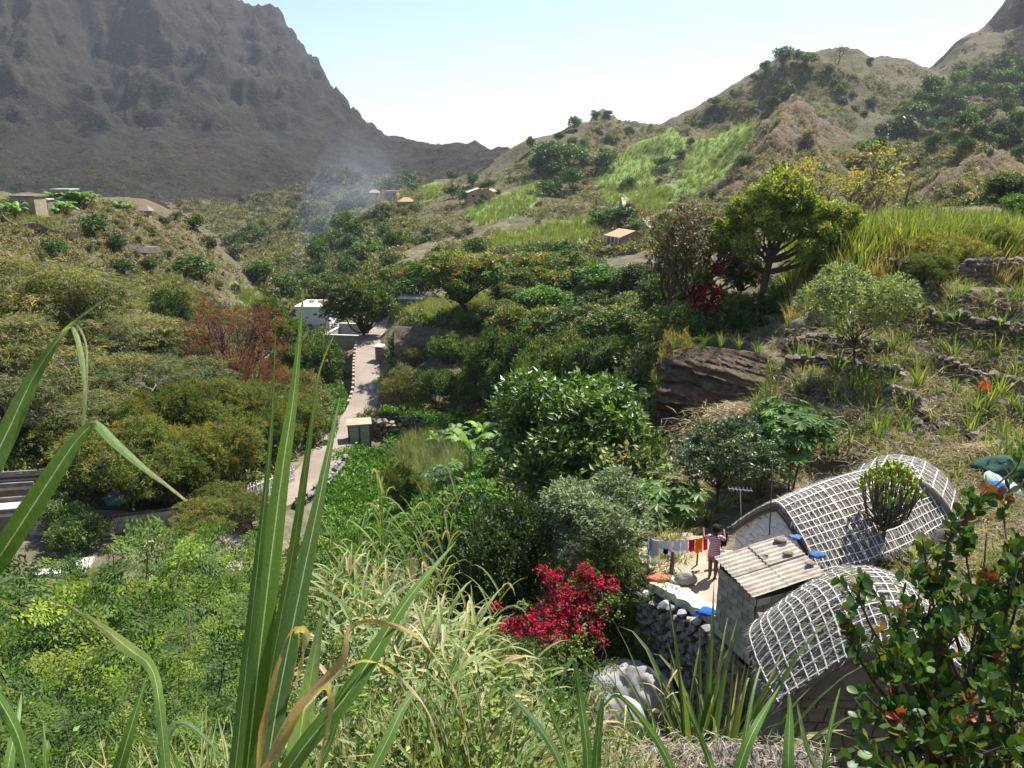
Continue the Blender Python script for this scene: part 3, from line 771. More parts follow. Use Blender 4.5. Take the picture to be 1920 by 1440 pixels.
# blades: cane, reed and grass
def blade(b, p0, d0, L, W, droop, col, n=6, m=0, fold=0.25, twist=0.0, tipcol=None, side=None):
    """one long tapering blade that arches over; V-shaped section"""
    p = np.asarray(p0, float).copy(); d = unit(np.asarray(d0, float))
    pts = [p.copy()]; ds = [d.copy()]
    for i in range(n):
        d = unit(d + np.array((0, 0, -droop)) * ((i + 1) / n) ** 1.3 / n * 3)
        p = p + d * L / n; pts.append(p.copy()); ds.append(d.copy())
    pts = np.array(pts); ds = np.array(ds)
    t = np.linspace(0, 1, n + 1)
    w = W * np.minimum(1, 0.45 + 3 * t) * (1 - t ** 2.2) + 0.001
    s = np.cross(ds, np.array((0, 0, 1.0))) if side is None else np.tile(np.asarray(side, float), (n + 1, 1))
    s = unit(s + 1e-6)
    if twist:
        up = np.cross(s, ds); a = (t * twist)[:, None]; s = s * np.cos(a) + up * np.sin(a)
    up = np.cross(s, ds)
    v = np.stack([pts - s * w[:, None] / 2 + up * w[:, None] * fold, pts, pts + s * w[:, None] / 2 + up * w[:, None] * fold], 1).reshape(-1, 3)
    i = np.arange(n)[:, None] * 3
    f = np.concatenate([i + np.array([[0, 1, 4, 3]]), i + np.array([[1, 2, 5, 4]])])
    c = np.tile(np.asarray(col, float), (n + 1, 1))
    if tipcol is not None: c = c * (1 - t[:, None] ** 2) + np.asarray(tipcol, float) * t[:, None] ** 2
    c = np.repeat(c, 3, 0)
    b.add(v, f, c, m)
    return pts

def tuft_mesh(name, seed, n, L, W, droop, cols, dry=0.15, spread=0.5, seg=5, R=0.12):
    rng = np.random.default_rng(seed); b = MB()
    for i in range(n):
        a = rng.uniform(0, 6.28); sp = rng.uniform(0.1, spread)
        d = (cos(a) * sp, sin(a) * sp, 1)
        c = np.array(cols[rng.integers(len(cols))]) * rng.uniform(.8, 1.2)
        if rng.random() < dry: c = np.array((0.40, 0.33, 0.18)) * rng.uniform(.7, 1.1)
        blade(b, (cos(a) * R * rng.random(), sin(a) * R * rng.random(), -0.05), d, L * rng.uniform(.55, 1.1), W * rng.uniform(.7, 1.2), droop * rng.uniform(.4, 1.4), c, seg, tipcol=c * 0.6 + np.array((.3, .26, .12)) * .4)
    return b.mesh(name, M_grass)

CANE = [(0.11, 0.20, 0.04), (0.14, 0.235, 0.05), (0.17, 0.25, 0.065), (0.09, 0.165, 0.035)]
DRYC = [(0.42, 0.34, 0.20), (0.34, 0.27, 0.16), (0.48, 0.41, 0.27), (0.28, 0.22, 0.13)]
def reed_mesh(name, seed, H, nleaf, L, W, cols, dry=0.3, top=0.0, lean=0.1):
    """a tall reed: jointed stem with long leaves in two ranks"""
    rng = np.random.default_rng(seed); st, lf = MB(), MB()
    a0 = rng.uniform(0, 6.28); ln = rng.normal(size=2) * lean
    tt = np.linspace(0, 1, 8)
    pts = np.stack([ln[0] * H * tt ** 2, ln[1] * H * tt ** 2, H * tt - .1], 1)
    st.tube(pts, 0.016 - 0.011 * tt, 5, (0.25, 0.26, 0.10))
    for i in range(nleaf):
        t = 0.2 + 0.8 * i / nleaf
        c0 = np.array([np.interp(t, tt, pts[:, k]) for k in range(3)])
        a = a0 + (i % 2) * pi + rng.normal() * .35
        el = 0.5 + 0.9 * t * rng.uniform(.6, 1.2)
        c = np.array(cols[rng.integers(len(cols))]) * rng.uniform(.8, 1.2)
        dr = rng.random() < dry * (1.6 - t)
        if dr: c = np.array(DRYC[rng.integers(4)])
        blade(lf, c0, (cos(a), sin(a), el), L * rng.uniform(.7, 1.15) * (1 - .35 * abs(t - .6)), W * rng.uniform(.7, 1.2), (1.3 if dr else .65) * rng.uniform(.5, 1.5), c, 5, tipcol=c * .6 + np.array((.4, .34, .18)) * .4)
    return st.mesh(name + '_stem', M_grass, True), lf.mesh(name + '_leaves', M_grass)

def frond_shrub_mesh(name, seed, H, W, nb, cols, fr=0.30):
    """leucaena-like shrub: thin stems that carry feathery fronds"""
    rng = np.random.default_rng(seed); st, lf = MB(), MB()
    C, D, NN, LL, CC = [], [], [], [], []
    for i in range(nb):
        a = rng.uniform(0, 6.28); sp = rng.uniform(.15, 1) * W / 2
        e = np.array((cos(a) * sp, sin(a) * sp, H * rng.uniform(.45, 1) * (1 - .35 * sp / (W / 2))))
        pts = limb(st, rng, (cos(a) * .1, sin(a) * .1, -.2), e, 0.018, 0.005, 0.07, 8, sides=4)
        for q in range(18):
            t = rng.uniform(.3, 1); j = min(6, int(t * 7)); p = pts[j] + (pts[j + 1] - pts[j]) * rng.random()
            d = unit(rng.normal(size=3) * np.array((1, 1, .5)) + np.array((0, 0, .3)))
            cf = np.array(cols[rng.integers(len(cols))]) * rng.uniform(.75, 1.3)
            if t > .85 and rng.random() < .5: cf = cf * np.array((1.7, 1.45, .9))
            s = unit(np.cross(d, (0, 0, 1.0))); up = np.cross(s, d)
            nn = 5
            for k in range(nn):
                u = (k + .6) / nn; pc_ = p + d * fr * u - np.array((0, 0, 1)) * fr * .3 * u * u
                for sg in (-1, 1):
                    pd = unit(s * sg + d * .45 - up * .15)
                    ln = fr * .55 * (1 - .35 * abs(u - .4))
                    # every pinna carries little leaflets on both sides
                    for w_ in range(5):
                        uu = (w_ + .5) / 5
                        for g in (-1, 1):
                            C.append(pc_ + pd * ln * uu + rng.normal(size=3) * .006); D.append(unit(np.cross(pd, up) * g + pd * .3 + rng.normal(size=3) * .35)); NN.append(up + rng.normal(size=3) * .5)
                            LL.append(fr * .15 * rng.uniform(.7, 1.3)); CC.append(cf)
    LL = np.array(LL)
    leaves(lf, np.array(C), np.array(D), np.array(NN), LL, LL * .42, np.array(CC), bend=0.0, base=.5)
    return st.mesh(name + '_stem', M_bark, True), lf.mesh(name + '_leaves', M_leaf_thin)

def banana_mesh(name, seed, H, n=9, L=2.0, W=0.55, cols=BRT, tat=1):
    rng = np.random.default_rng(seed); st, lf = MB(), MB()
    st.tube([(0, 0, -.2), (0, 0, H * .3), (0.03, 0, H * .6)], [.14, .11, .07], 8, (.22, .26, .10))
    for i in range(n):
        a = i * 2.4 + rng.uniform(-.3, .3); el = rng.uniform(.5, 1.9)
        c = np.array(cols[rng.integers(len(cols))]) * rng.uniform(.8, 1.25)
        # leaf = midrib with torn cross strips
        p = np.array((0, 0, H * .58)); d = unit(np.array((cos(a), sin(a), el))); ns = 12; Lq = L * rng.uniform(.75, 1.1)
        for k in range(ns):
            d = unit(d + np.array((0, 0, -.19 * (k / ns) * 1.8)))
            q = p + d * Lq / ns
            if k > 0:
                s = unit(np.cross(d, (0, 0, 1.0))); w = W * .5 * sin(pi * min(1, (k + .3) / ns)) ** .5
                for g in (-1, 1):
                    dr = np.array((0, 0, -.22 - rng.random() * .25 * tat))
                    lf.add([p, q, q + (s * g + dr) * w, p + d * .02 + (s * g + dr * 1.15) * w], [(0, 1, 2, 3)], c * rng.uniform(.85, 1.15))
            p = q
    return st.mesh(name + '_stem', M_leaf, True), lf.mesh(name + '_leaves', M_leaf)

def palm_mesh(name, seed, H, n=26, L=2.4):
    rng = np.random.default_rng(seed); st, lf = MB(), MB()
    st.tube([(0, 0, -.3), (.05, 0, H * .5), (0, 0, H)], [.22, .17, .16], 8, (.2, .17, .12))
    for i in range(n):
        a = i * 2.4; el = rng.uniform(-.8, 1.6)
        p = np.array((0, 0, H)); d = unit(np.array((cos(a), sin(a), el)))
        c = np.array((.06, .09, .035)) * rng.uniform(.7, 1.4)
        for k in range(12):
            d = unit(d + np.array((0, 0, -.12))); q = p + d * L / 12
            s = unit(np.cross(d, (0, 0, 1.0)))
            for g in (-1, 1):
                e = unit(s * g + d * .5 + np.array((0, 0, -.35))) * L * .26 * (1 - .5 * abs(k / 12 - .4))
                lf.add([p, p + d * .09, p + e], [(0, 1, 2)], c)
            p = q
    return st.mesh(name + '_trunk', M_bark, True), lf.mesh(name + '_fronds', M_leaf)

def palmate_mesh(name, seed, H, n=16, r=0.32, cols=GRN, spreadw=0.8, lobes=7):
    """papaya or cassava: a bare stem with deeply lobed leaves on long stalks"""
    rng = np.random.default_rng(seed); st, lf = MB(), MB()
    stems = 1 if lobes == 7 else 3
    for sidx in range(stems):
        aa = rng.uniform(0, 6.28); base = np.array((cos(aa), sin(aa), 0)) * (stems > 1) * .5
        st.tube([base * .2 + (0, 0, -.2), base * .6 + (0, 0, H * .5), base + (0, 0, H * .85)], [.07, .06, .045] if stems == 1 else [.03, .025, .02], 6, (.24, .2, .14))
        for i in range(n // stems):
            a = i * 2.4 + rng.uniform(-.4, .4); el = rng.uniform(-.3, 1.1)
            p0 = base + np.array((0, 0, H * rng.uniform(.6 if stems > 1 else .8, .88)))
            p1 = p0 + unit(np.array((cos(a), sin(a), el))) * spreadw * rng.uniform(.6, 1)
            st.tube([p0, p1], [.012, .008], 3, (.22, .2, .1), cap=False)
            c = np.array(cols[rng.integers(len(cols))]) * rng.uniform(.8, 1.3)
            nrm = unit(np.array((cos(a) * .4, sin(a) * .4, 1)) + rng.normal(size=3) * .2)
            for k in range(7):
                b_ = a + (k - 3) * .72
                d = np.array((cos(b_), sin(b_), -.25)); d = d - nrm * (d @ nrm) * .7
                leaves(lf, p1[None], d[None], nrm[None], r * (1.15 - .1 * abs(k - 3)), r * .38, c[None], bend=.2, base=.6)
    return st.mesh(name + '_stem', M_bark, True), lf.mesh(name + '_leaves', M_leaf)
# ---------------------------------------------------------------- buildings, walls, road
rng0 = np.random.default_rng(7)
ORDW = 'first second third fourth fifth sixth seventh eighth ninth tenth eleventh twelfth thirteenth fourteenth fifteenth sixteenth seventeenth'.split()
M_white = N('whitewash'); _v = M_white.coord()
_c = M_white.mix(M_white.ramp(M_white.noise(_v, 2.2, 6, .7), [(.38, (0, 0, 0)), (.6, (1, 1, 1))]), (0.74, 0.73, 0.70), (0.86, 0.86, 0.84))
_c = M_white.mix(M_white.ramp(M_white.noise(_v, 9, 6, .8), [(.66, (0, 0, 0)), (.76, (.6, .6, .6))]), _c, (0.22, 0.19, 0.16))
M_white = M_white.done(M_white.principled(_c, .9, M_white.bump(M_white.noise(_v, 14, 6, .7), .6, .03), .1))
M_block = solid('concrete_block', (0.46, 0.44, 0.40), (0.30, 0.285, 0.255), 5, .95, .5, 40, hue=True)
M_mortar = solid('dark_mortar', (0.12, 0.11, 0.10), (0.06, 0.055, 0.05), 8, .95, .4)
M_basalt = solid('basalt', (0.36, 0.35, 0.34), (0.15, 0.147, 0.15), 7, .92, .7, 25, hue=True)
M_fieldstone = solid('field_stone', (0.30, 0.26, 0.215), (0.13, 0.11, 0.092), 4, .95, .7, 15, hue=True)
M_limestone = solid('washed_stone', (0.66, 0.65, 0.63), (0.36, 0.35, 0.34), 3, .9, .6, 12, hue=True)
M_cement = solid('pale_cement', (0.62, 0.58, 0.52), (0.42, 0.37, 0.31), 1.6, .95, .4, 25)
M_plaster = solid('rough_plaster', (0.26, 0.23, 0.20), (0.13, 0.115, 0.10), 1.6, .95, .6, 12)
M_sheet = N('fibre_cement_sheet'); _v = M_sheet.coord()
_c = M_sheet.ramp(M_sheet.noise(_v, 3, 6, .75), [(.3, (0.24, 0.21, 0.17)), (.5, (0.40, 0.36, 0.30)), (.72, (0.54, 0.50, 0.43))])
M_sheet = M_sheet.done(M_sheet.principled(_c, .9, M_sheet.bump(M_sheet.noise(_v, 30, 5, .7), .3, .01), .15))
M_thatch = N('thatch'); _v = M_thatch.coord()
_n1 = M_thatch.noise(M_thatch.mapv(_v, (18, 18, 5)), 1.5, 6, .8); _n2 = M_thatch.noise(_v, 1.2, 4, .6)
_c = M_thatch.mix(_n2, M_thatch.ramp(_n1, [(.3, (0.11, 0.095, 0.08)), (.5, (0.27, 0.24, 0.205)), (.72, (0.46, 0.42, 0.37))]), (0.26, 0.24, 0.22))
M_thatch = M_thatch.done(M_thatch.principled(_c, .95, M_thatch.bump(_n1, 1.0, .05), .1))
M_straw = leafmat('straw', .8, .1, (1, 1, 1), .1, .1)
M_lath = solid('bleached_lath', (0.86, 0.84, 0.80), (0.66, 0.62, 0.56), 9, .8, .3, 30)
M_wood = solid('weathered_wood', (0.20, 0.15, 0.11), (0.10, 0.075, 0.055), 6, .9, .4, 30)
M_metal = solid('dull_metal', (0.5, 0.5, 0.5), (0.35, 0.34, 0.33), 10, .45, 0, metal=.7)
M_dirt = solid('trodden_earth', (0.46, 0.37, 0.27), (0.30, 0.235, 0.165), 1.5, .95, .5, 14)
M_road = N('road_surface'); _v = M_road.pos()
_c = M_road.mix(M_road.ramp(M_road.noise(_v, .25, 5, .6), [(.4, (0, 0, 0)), (.62, (1, 1, 1))]), (0.25, 0.20, 0.16), (0.32, 0.265, 0.215))
_vo = M_road.n('ShaderNodeTexVoronoi', feature='DISTANCE_TO_EDGE', i={'Vector': _v, 'Scale': 4.0})
_c = M_road.mix(M_road.ramp(_vo.outputs[0], [(0, (.5, .5, .5)), (.06, (0, 0, 0))]), _c, (0.12, 0.1, 0.085))
M_road = M_road.done(M_road.principled(_c, .95, M_road.bump(_vo.outputs[0], .6, .05), .1))
def paintm(name, c, rough=.6, spec=.3): return solid(name, c, tuple(x * .82 for x in c), 3, rough, .15, 12, spec)
M_dark = paintm('dark_opening', (0.02, 0.02, 0.022))
M_wpaint = paintm('white_paint', (0.74, 0.77, 0.80), .8)
M_pink = paintm('pink_plaster', (0.50, 0.32, 0.26), .9)
M_ochre = paintm('ochre_plaster', (0.60, 0.42, 0.22), .9)
M_tilered = paintm('orange_roof', (0.50, 0.33, 0.20), .85)
M_tin = paintm('pale_tin', (0.55, 0.53, 0.50), .6)

def hull_stone(seed, flat=.75, n=16):
    import bmesh
    r = random.Random(seed); bm = bmesh.new()
    for i in range(n):
        v = Vector((r.gauss(0, 1), r.gauss(0, 1), r.gauss(0, 1))).normalized()
        bm.verts.new((v.x * r.uniform(.42, .56), v.y * r.uniform(.42, .56), v.z * .5 * flat * r.uniform(.85, 1.1)))
    bmesh.ops.convex_hull(bm, input=bm.verts)
    bmesh.ops.delete(bm, geom=[v for v in bm.verts if not v.link_faces], context='VERTS')
    me = bpy.data.meshes.new('stone'); bm.to_mesh(me); bm.free(); return me
STONES = [hull_stone(i) for i in range(7)]
def stone_set(mat):
    out = []
    for s in STONES:
        m = s.copy(); m.materials.clear(); m.materials.append(mat); out.append(m)
    return out
ST_B, ST_F, ST_W = stone_set(M_basalt), stone_set(M_fieldstone), stone_set(M_limestone)

def boulder(name, label, p, size, mat, seed=0, cat='boulder', sub=3, amp=.25, rz=0.0, group=None):
    import bmesh
    bm = bmesh.new(); bmesh.ops.create_icosphere(bm, subdivisions=sub, radius=.5)
    co = np.array([v.co[:] for v in bm.verts])
    d = unit(co)
    n_ = fbm(d[:, 0] * 1.3 + d[:, 2] + seed * 3.1 + 20, d[:, 1] * 1.3 - d[:, 2] * .7 + 20, 4, seed) - .5
    n2 = fbm(d[:, 0] * 4 + d[:, 2] * 3 + 50, d[:, 1] * 4 - d[:, 2] * 2 + 50, 3, seed + 3, True) - .5
    co = co * (1 + n_ * amp * 3 + n2 * amp * .6)[:, None]
    for v, c in zip(bm.verts, co): v.co = c
    for f in bm.faces: f.smooth = True
    me = bpy.data.meshes.new(name); bm.to_mesh(me); bm.free(); me.materials.append(mat)
    o = obj(name, me, None, tuple(p), (0, 0, rz), size)
    return tag(o, label, cat, group)

def dry_wall(label, pts, h, stones=ST_F, size=.34, cat='stone wall', group=None, thick=.35, cap=None, name='stone_wall', zt=None, maxn=290, depth=0.0, coremat=None, gap=.92):
    """a dry stone wall: every stone an object, laid in rough courses over a core"""
    pts = np.array(pts, float); r = random.Random(int(abs(pts[0][0] * 77)) + 3)
    seg = np.hypot(*(pts[1:, :2] - pts[:-1, :2]).T); cum = np.concatenate([[0], np.cumsum(seg)]); Ltot = cum[-1]
    root = thing(name, label, cat, tuple(pts[0]), 0, group)
    rows = max(1, int(round((h + depth) / (size * .72)))); n = max(2, int(Ltot / size))
    if rows * n > maxn: size *= sqrt(rows * n / maxn); rows = max(1, int(round((h + depth) / (size * .72)))); n = max(2, int(Ltot / size))
    core = MB()
    for i in range(len(pts) - 1):
        a, b_ = pts[i], pts[i + 1]; m_ = (a + b_) / 2 - pts[0]; d = b_ - a; L_ = np.hypot(d[0], d[1])
        nn = np.array((-d[1], d[0], 0)) / L_ * thick * .34
        top = h - size * .85
        v = [a - pts[0] - nn - (0, 0, depth + .5), b_ - pts[0] - nn - (0, 0, depth + .5), b_ - pts[0] + nn - (0, 0, depth + .5), a - pts[0] + nn - (0, 0, depth + .5),
             a - pts[0] - nn * .8 + (0, 0, top), b_ - pts[0] - nn * .8 + (0, 0, top), b_ - pts[0] + nn * .8 + (0, 0, top), a - pts[0] + nn * .8 + (0, 0, top)]
        core.add(v, [(0, 3, 2, 1), (4, 5, 6, 7), (0, 1, 5, 4), (1, 2, 6, 5), (2, 3, 7, 6), (3, 0, 4, 7)])
    obj('core', core.mesh('core', coremat or M_mortar), root)
    for j in range(rows):
        for i in range(n):
            s = (i + .5 + (j % 2) * .5 * (r.random() < .8) + r.uniform(-.2, .2)) / n * Ltot
            if s > Ltot: continue
            k = min(len(seg) - 1, int(np.searchsorted(cum, s) - 1)); k = max(k, 0); f = (s - cum[k]) / seg[k]
            p = pts[k] * (1 - f) + pts[k + 1] * f; d = pts[k + 1] - pts[k]; a = atan2(d[1], d[0])
            nn = np.array((sin(a), -cos(a), 0)) * (thick * .36)
            zz = -depth + (j + .5) * size * .72 + r.uniform(-.04, .04) * size
            if j == rows - 1 and r.random() < .25: continue
            ms = stones[r.randrange(7)] if not (cap and j == rows - 1) else cap[r.randrange(7)]
            q = p - pts[0] + nn + np.array((0, 0, zz)); w = size * r.uniform(.9, 1.35)
            obj('stone', ms, root, tuple(q), (r.uniform(-.3, .3), r.uniform(-.3, .3), a + r.uniform(-.4, .4)), (w * 1.08, thick * r.uniform(1.15, 1.6), size * r.uniform(.95, 1.35)))
    return root

def cell_stones(root, O, ux, uy, nrm, W, H, inside, mat, cell=.25, name='stone', depth=.05, gap=.012, seed=1, jit=.32, bulge=.5, brick=False):
    """irregular fitted stones (or coursed blocks) on one wall face, each its own object"""
    r = np.random.default_rng(seed); O = np.asarray(O, float); ux = np.asarray(ux, float); uy = np.asarray(uy, float); nrm = np.asarray(nrm, float)
    cw, ch = (cell * 2.05, cell) if brick else (cell * 1.25, cell)
    ny = int(math.ceil(H / ch)); nx = int(math.ceil(W / cw)) + 1
    J = r.uniform(-1, 1, (ny + 1, 2 * nx + 3, 2)) * (0.0 if brick else jit * .5)
    out = []
    for j in range(ny):
        off = (j % 2) * .5
        for i in range(-1, nx):
            def cr(ii, jj):
                a = J[jj, ii + 1]; return np.array(((ii + off + a[0]) * cw, (jj + a[1]) * ch))
            q = np.array([cr(i, j), cr(i + 1, j), cr(i + 1, j + 1), cr(i, j + 1)])
            q[:, 0] = np.clip(q[:, 0], 0, W); q[:, 1] = np.clip(q[:, 1], 0, H)
            if q[1, 0] - q[0, 0] < .06: continue
            c = q.mean(0)
            if not inside(c[0], c[1]): continue
            e = q - c; L_ = np.linalg.norm(e, axis=1)[:, None]; q = c + e * np.maximum(.2, (L_ - gap * 1.6) / L_)
            dz = depth * r.uniform(.6, 1.15)
            f3 = [O + ux * a + uy * b_ + nrm * (dz if brick else dz * .7) for a, b_ in q]
            bk = [O + ux * a + uy * b_ - nrm * .03 for a, b_ in q]
            cc = O + ux * c[0] + uy * c[1]
            if brick:
                v = bk + f3; F_ = [(4, 5, 6, 7), (0, 1, 5, 4), (1, 2, 6, 5), (2, 3, 7, 6), (3, 0, 4, 7)]
            else:
                ins = [cc + (p_ - cc) * .72 + nrm * dz * bulge for p_ in f3]
                v = bk + f3 + ins; F_ = [(0, 1, 5, 4), (1, 2, 6, 5), (2, 3, 7, 6), (3, 0, 4, 7), (4, 5, 9, 8), (5, 6, 10, 9), (6, 7, 11, 10), (7, 4, 8, 11), (8, 9, 10, 11)]
            b = MB(); b.add(np.array(v) - cc, F_)
            o = obj(name, b.mesh(name, mat), root, tuple(cc - np.array(root.location)))
            out.append(o)
    return out

M_plaster2 = solid('pale_sacking', (0.40, 0.36, 0.31), (0.28, 0.25, 0.21), 6, .95, .4, 30)
# ---- terrace
P3 = np.array
terr = MB()
tp = [(x, y) for x, y in TERR]
cx = sum(p[0] for p in tp) / len(tp); cy = sum(p[1] for p in tp) / len(tp)
gx = np.arange(3.0, 8.6, .16); gy = np.arange(15.6, 23.2, .16)
GX, GY = np.meshgrid(gx, gy); ins = in_poly(GX, GY, tp)
GZ = TZ + .02 + (fbm(GX * 1.3, GY * 1.3, 4, 9) - .5) * .09
ii = np.arange(GX.size).reshape(GX.shape); ok = ins[:-1, :-1] & ins[1:, 1:] & ins[:-1, 1:] & ins[1:, :-1]
f = np.stack([ii[:-1, :-1][ok], ii[:-1, 1:][ok], ii[1:, 1:][ok], ii[1:, :-1][ok]], 1)
terr.add(np.stack([GX.ravel(), GY.ravel(), GZ.ravel()], 1), f)
tag(obj('terrace_floor', terr.mesh('terrace_floor', M_dirt, True)), 'trodden pale earth of the house terrace', kind='structure')
# whitewashed rim of the terrace
e1, e2 = P3((*TE1[:2], TZ)), P3((*TE2[:2], TZ)); ed = unit(e2 - e1); en = P3((ed[1], -ed[0], 0))
rim = MB(); r_ = np.random.default_rng(3)
n_ = 14; Lr = np.linalg.norm(e2 - e1)
inner = [e1 - en * r_.uniform(.35, .8) + ed * Lr * k / n_ for k in range(n_ + 1)]; outer = [e1 + en * r_.uniform(.02, .12) + ed * Lr * k / n_ for k in range(n_ + 1)]
v = []
for a, b_ in zip(inner, outer):
    v += [a + (0, 0, .05), b_ + (0, 0, .1 + r_.uniform(-.02, .03)), b_ + (0, 0, -.15), a + (0, 0, -.1)]
q = [(4 * k + i, 4 * k + (i + 1) % 4, 4 * k + 4 + (i + 1) % 4, 4 * k + 4 + i) for k in range(n_) for i in range(4)]
rim.add(v, [x[::-1] for x in q] + [(3, 2, 1, 0), (4 * n_, 4 * n_ + 1, 4 * n_ + 2, 4 * n_ + 3)])
tag(obj('terrace_rim', rim.mesh('terrace_rim', M_cement)), 'whitewashed cement rim along the edge of the house terrace', kind='structure')
dry_wall('tall grey stone retaining wall below the house terrace', [e1 + en * .1 - ed * .3, (e1 + e2) / 2 + en * .16, e2 + en * .1], .0, ST_B, .25, depth=2.6, cap=ST_W, thick=.3, maxn=295)
for k in range(9):
    p = at_z(1336 + k * 4 + 3 * sin(k * 5), 1052 - (k % 3) * 6, TZ); s = r_.uniform(.16, .32)
    boulder('rock', '%s loose pale rock from the left at the foot of the whitewashed gable' % ORDW[k], p + (0, 0, s * .3), (s * 1.2, s, s * .8), M_limestone, 20 + k, 'rock', 1, group='rocks heaped by the gable')

# ---- thatched roofs with lath lattice
def thatched(root, S, nu, nv, laths_u, laths_v, name='thatch', thick=.2, straw=5000, lw=.028, seed=1, jit=.012):
    """S(u, s) -> point, s in -1..1 across the ridge; laths_u: s values of laths that run along; laths_v: u values of laths that run across"""
    U = np.linspace(0, 1, nu); V = np.linspace(-1, 1, nv)
    G = np.array([[S(u, s) for s in V] for u in U])
    du = np.gradient(G, axis=0); dv = np.gradient(G, axis=1); NR = unit(np.cross(du, dv)); NR *= np.sign(NR[..., 2:3] + 1e-6)
    uu, vv = np.meshgrid(U * 14, V * 9, indexing='ij')
    G2 = G + NR * ((fbm(uu, vv, 4, seed + 9) - .5) * .10)[..., None]
    I = G - NR * thick
    b = MB(); n = nu * nv; idx = np.arange(n).reshape(nu, nv)
    q = np.stack([idx[:-1, :-1], idx[1:, :-1], idx[1:, 1:], idx[:-1, 1:]], -1).reshape(-1, 4)
    b.add(G2.reshape(-1, 3), q); b.add(I.reshape(-1, 3), q[:, ::-1])
    rims = [idx[0], idx[-1][::-1], idx[:, 0][::-1], idx[:, -1]]
    for rr in rims:
        b.F.append(np.stack([rr[:-1], rr[1:], rr[1:] + n, rr[:-1] + n], 1)); b.mi += [0] * (len(rr) - 1)
    O = P3(root.location)
    for i in range(len(b.V)): b.V[i] = b.V[i] - O
    obj(name, b.mesh(name, M_thatch, True), root)
    r = np.random.default_rng(seed)
    def at(u, s):
        u = np.clip(u, 0, 1); s = np.clip(s, -1, 1)
        i = u * (nu - 1); j = (s + 1) / 2 * (nv - 1); i0 = np.minimum(i.astype(int), nu - 2); j0 = np.minimum(j.astype(int), nv - 2); fi = (i - i0)[:, None]; fj = (j - j0)[:, None]
        f_ = lambda A: (A[i0, j0] * (1 - fi) + A[i0 + 1, j0] * fi) * (1 - fj) + (A[i0, j0 + 1] * (1 - fi) + A[i0 + 1, j0 + 1] * fi) * fj
        return f_(G), unit(f_(NR)), unit(f_(dv)), unit(f_(du))
    # loose straw lying on the thatch
    u = r.random(straw); s = r.uniform(-1, 1, straw)
    p, nn, tv, tu = at(u, s)
    sg = np.sign(s)[:, None]
    d = tv * sg + tu * r.normal(size=(straw, 1)) * .6 + nn * r.uniform(.0, .35, (straw, 1))
    c = np.array([(.36, .33, .28), (.27, .24, .205), (.48, .45, .39), (.18, .16, .14)])[r.integers(0, 4, straw)] * r.uniform(.8, 1.2, (straw, 1))
    sb = MB(); leaves(sb, p + nn * .01 - O, d, nn + r.normal(size=(straw, 3)) * .3, r.uniform(.12, .32, straw), .016, c, bend=.1)
    o = obj('straw', sb.mesh('straw', M_straw), root); o['kind'] = 'stuff'
    # laths
    def lath(us, ss, w):
        p, nn, tv, tu = at(us, ss)
        k = len(us); t = np.gradient(p, axis=0); side = unit(np.cross(t, nn))
        p = p + nn * .035 + side * ((r.normal() * .4 + np.cumsum(r.normal(size=k)) * .22)[:, None] * jit * 1.6)
        a, b2 = p - side * w / 2, p + side * w / 2
        v = np.stack([a, b2, b2 + nn * .018, a + nn * .018], 1).reshape(-1, 3)
        i = np.arange(k - 1)[:, None] * 4
        F_ = np.concatenate([i + np.array([[x, (x + 1) % 4, (x + 1) % 4 + 4, x + 4]]) for x in range(4)])
        m = MB(); m.add(v - O, F_[:, ::-1]); obj('lath', m.mesh('lath', M_lath), root)
    for s_ in laths_u:
        k = 26; lath(np.linspace(0, 1, k), np.full(k, s_) + r.normal() * .006, lw * r.uniform(.8, 1.25))
    for u_, a, b2 in laths_v:
        k = 22; lath(np.full(k, u_) + r.normal() * .002 + np.linspace(0, 1, k) * r.normal() * .006, np.linspace(a, b2, k), lw * r.uniform(.8, 1.3))

def prism_wall(root, name, pts2d, O, ux, nrm, th, mat):
    """a wall slab: outline in (along, up), extruded back from the face"""
    O = np.asarray(O, float) - P3(root.location); ux = np.asarray(ux, float); nrm = np.asarray(nrm, float); n = len(pts2d)
    f = [O + ux * a + P3((0, 0, b_)) for a, b_ in pts2d]; k = [p - nrm * th for p in f]
    b = MB(); b.add(f + k, [tuple(range(n)), tuple(range(2 * n - 1, n - 1, -1))] + [(i, i + n, (i + 1) % n + n, (i + 1) % n) for i in range(n)])
    return obj(name, b.mesh(name, mat), root)

hA = P3((7.28, 19.25, -8.79)); hd = unit(P3((.86, .51, 0))); hw = unit(P3((.51, -.86, 0)))
HL = 5.7
house = thing('thatched_house', 'whitewashed stone cottage with a long thatched roof netted with white laths, beside the washing line', 'house', tuple(hA - (0, 0, 2.6)))
def S1(u, s):
    hwid = 1.55 + .25 * sin(pi * min(1, u * 1.15)); dz = -1.5 * abs(s) ** 1.22 * (1 + .14 * sin(pi * u)) - .12 * (1 - abs(s)) ** 2
    return hA + hd * (-.12 + u * (HL + .1)) + hw * s * hwid + P3((0, 0, dz + .16 * sin(pi * min(1, u * 1.1)) + .05))
thatched(house, S1, 50, 41, [s for s in np.linspace(-.97, .97, 21)], [(u, -.98, .98) for u in np.linspace(.01, .99, 31)], straw=11000, lw=.022, seed=4, thick=.13, jit=.02)
Wg = 2.9
go = hA - hw * (Wg / 2) + P3((0, 0, 0)); gface = -hd
prism_wall(house, 'gable_wall', [(0, -2.75), (Wg, -2.75), (Wg, -1.45), (Wg / 2, -.15), (0, -1.45)], go, hw, gface, .35, M_white)
def in_g(a, b_):
    b_ -= 2.75
    return b_ < -1.42 or b_ < -.22 - abs(a - Wg / 2) / (Wg / 2) * 1.25
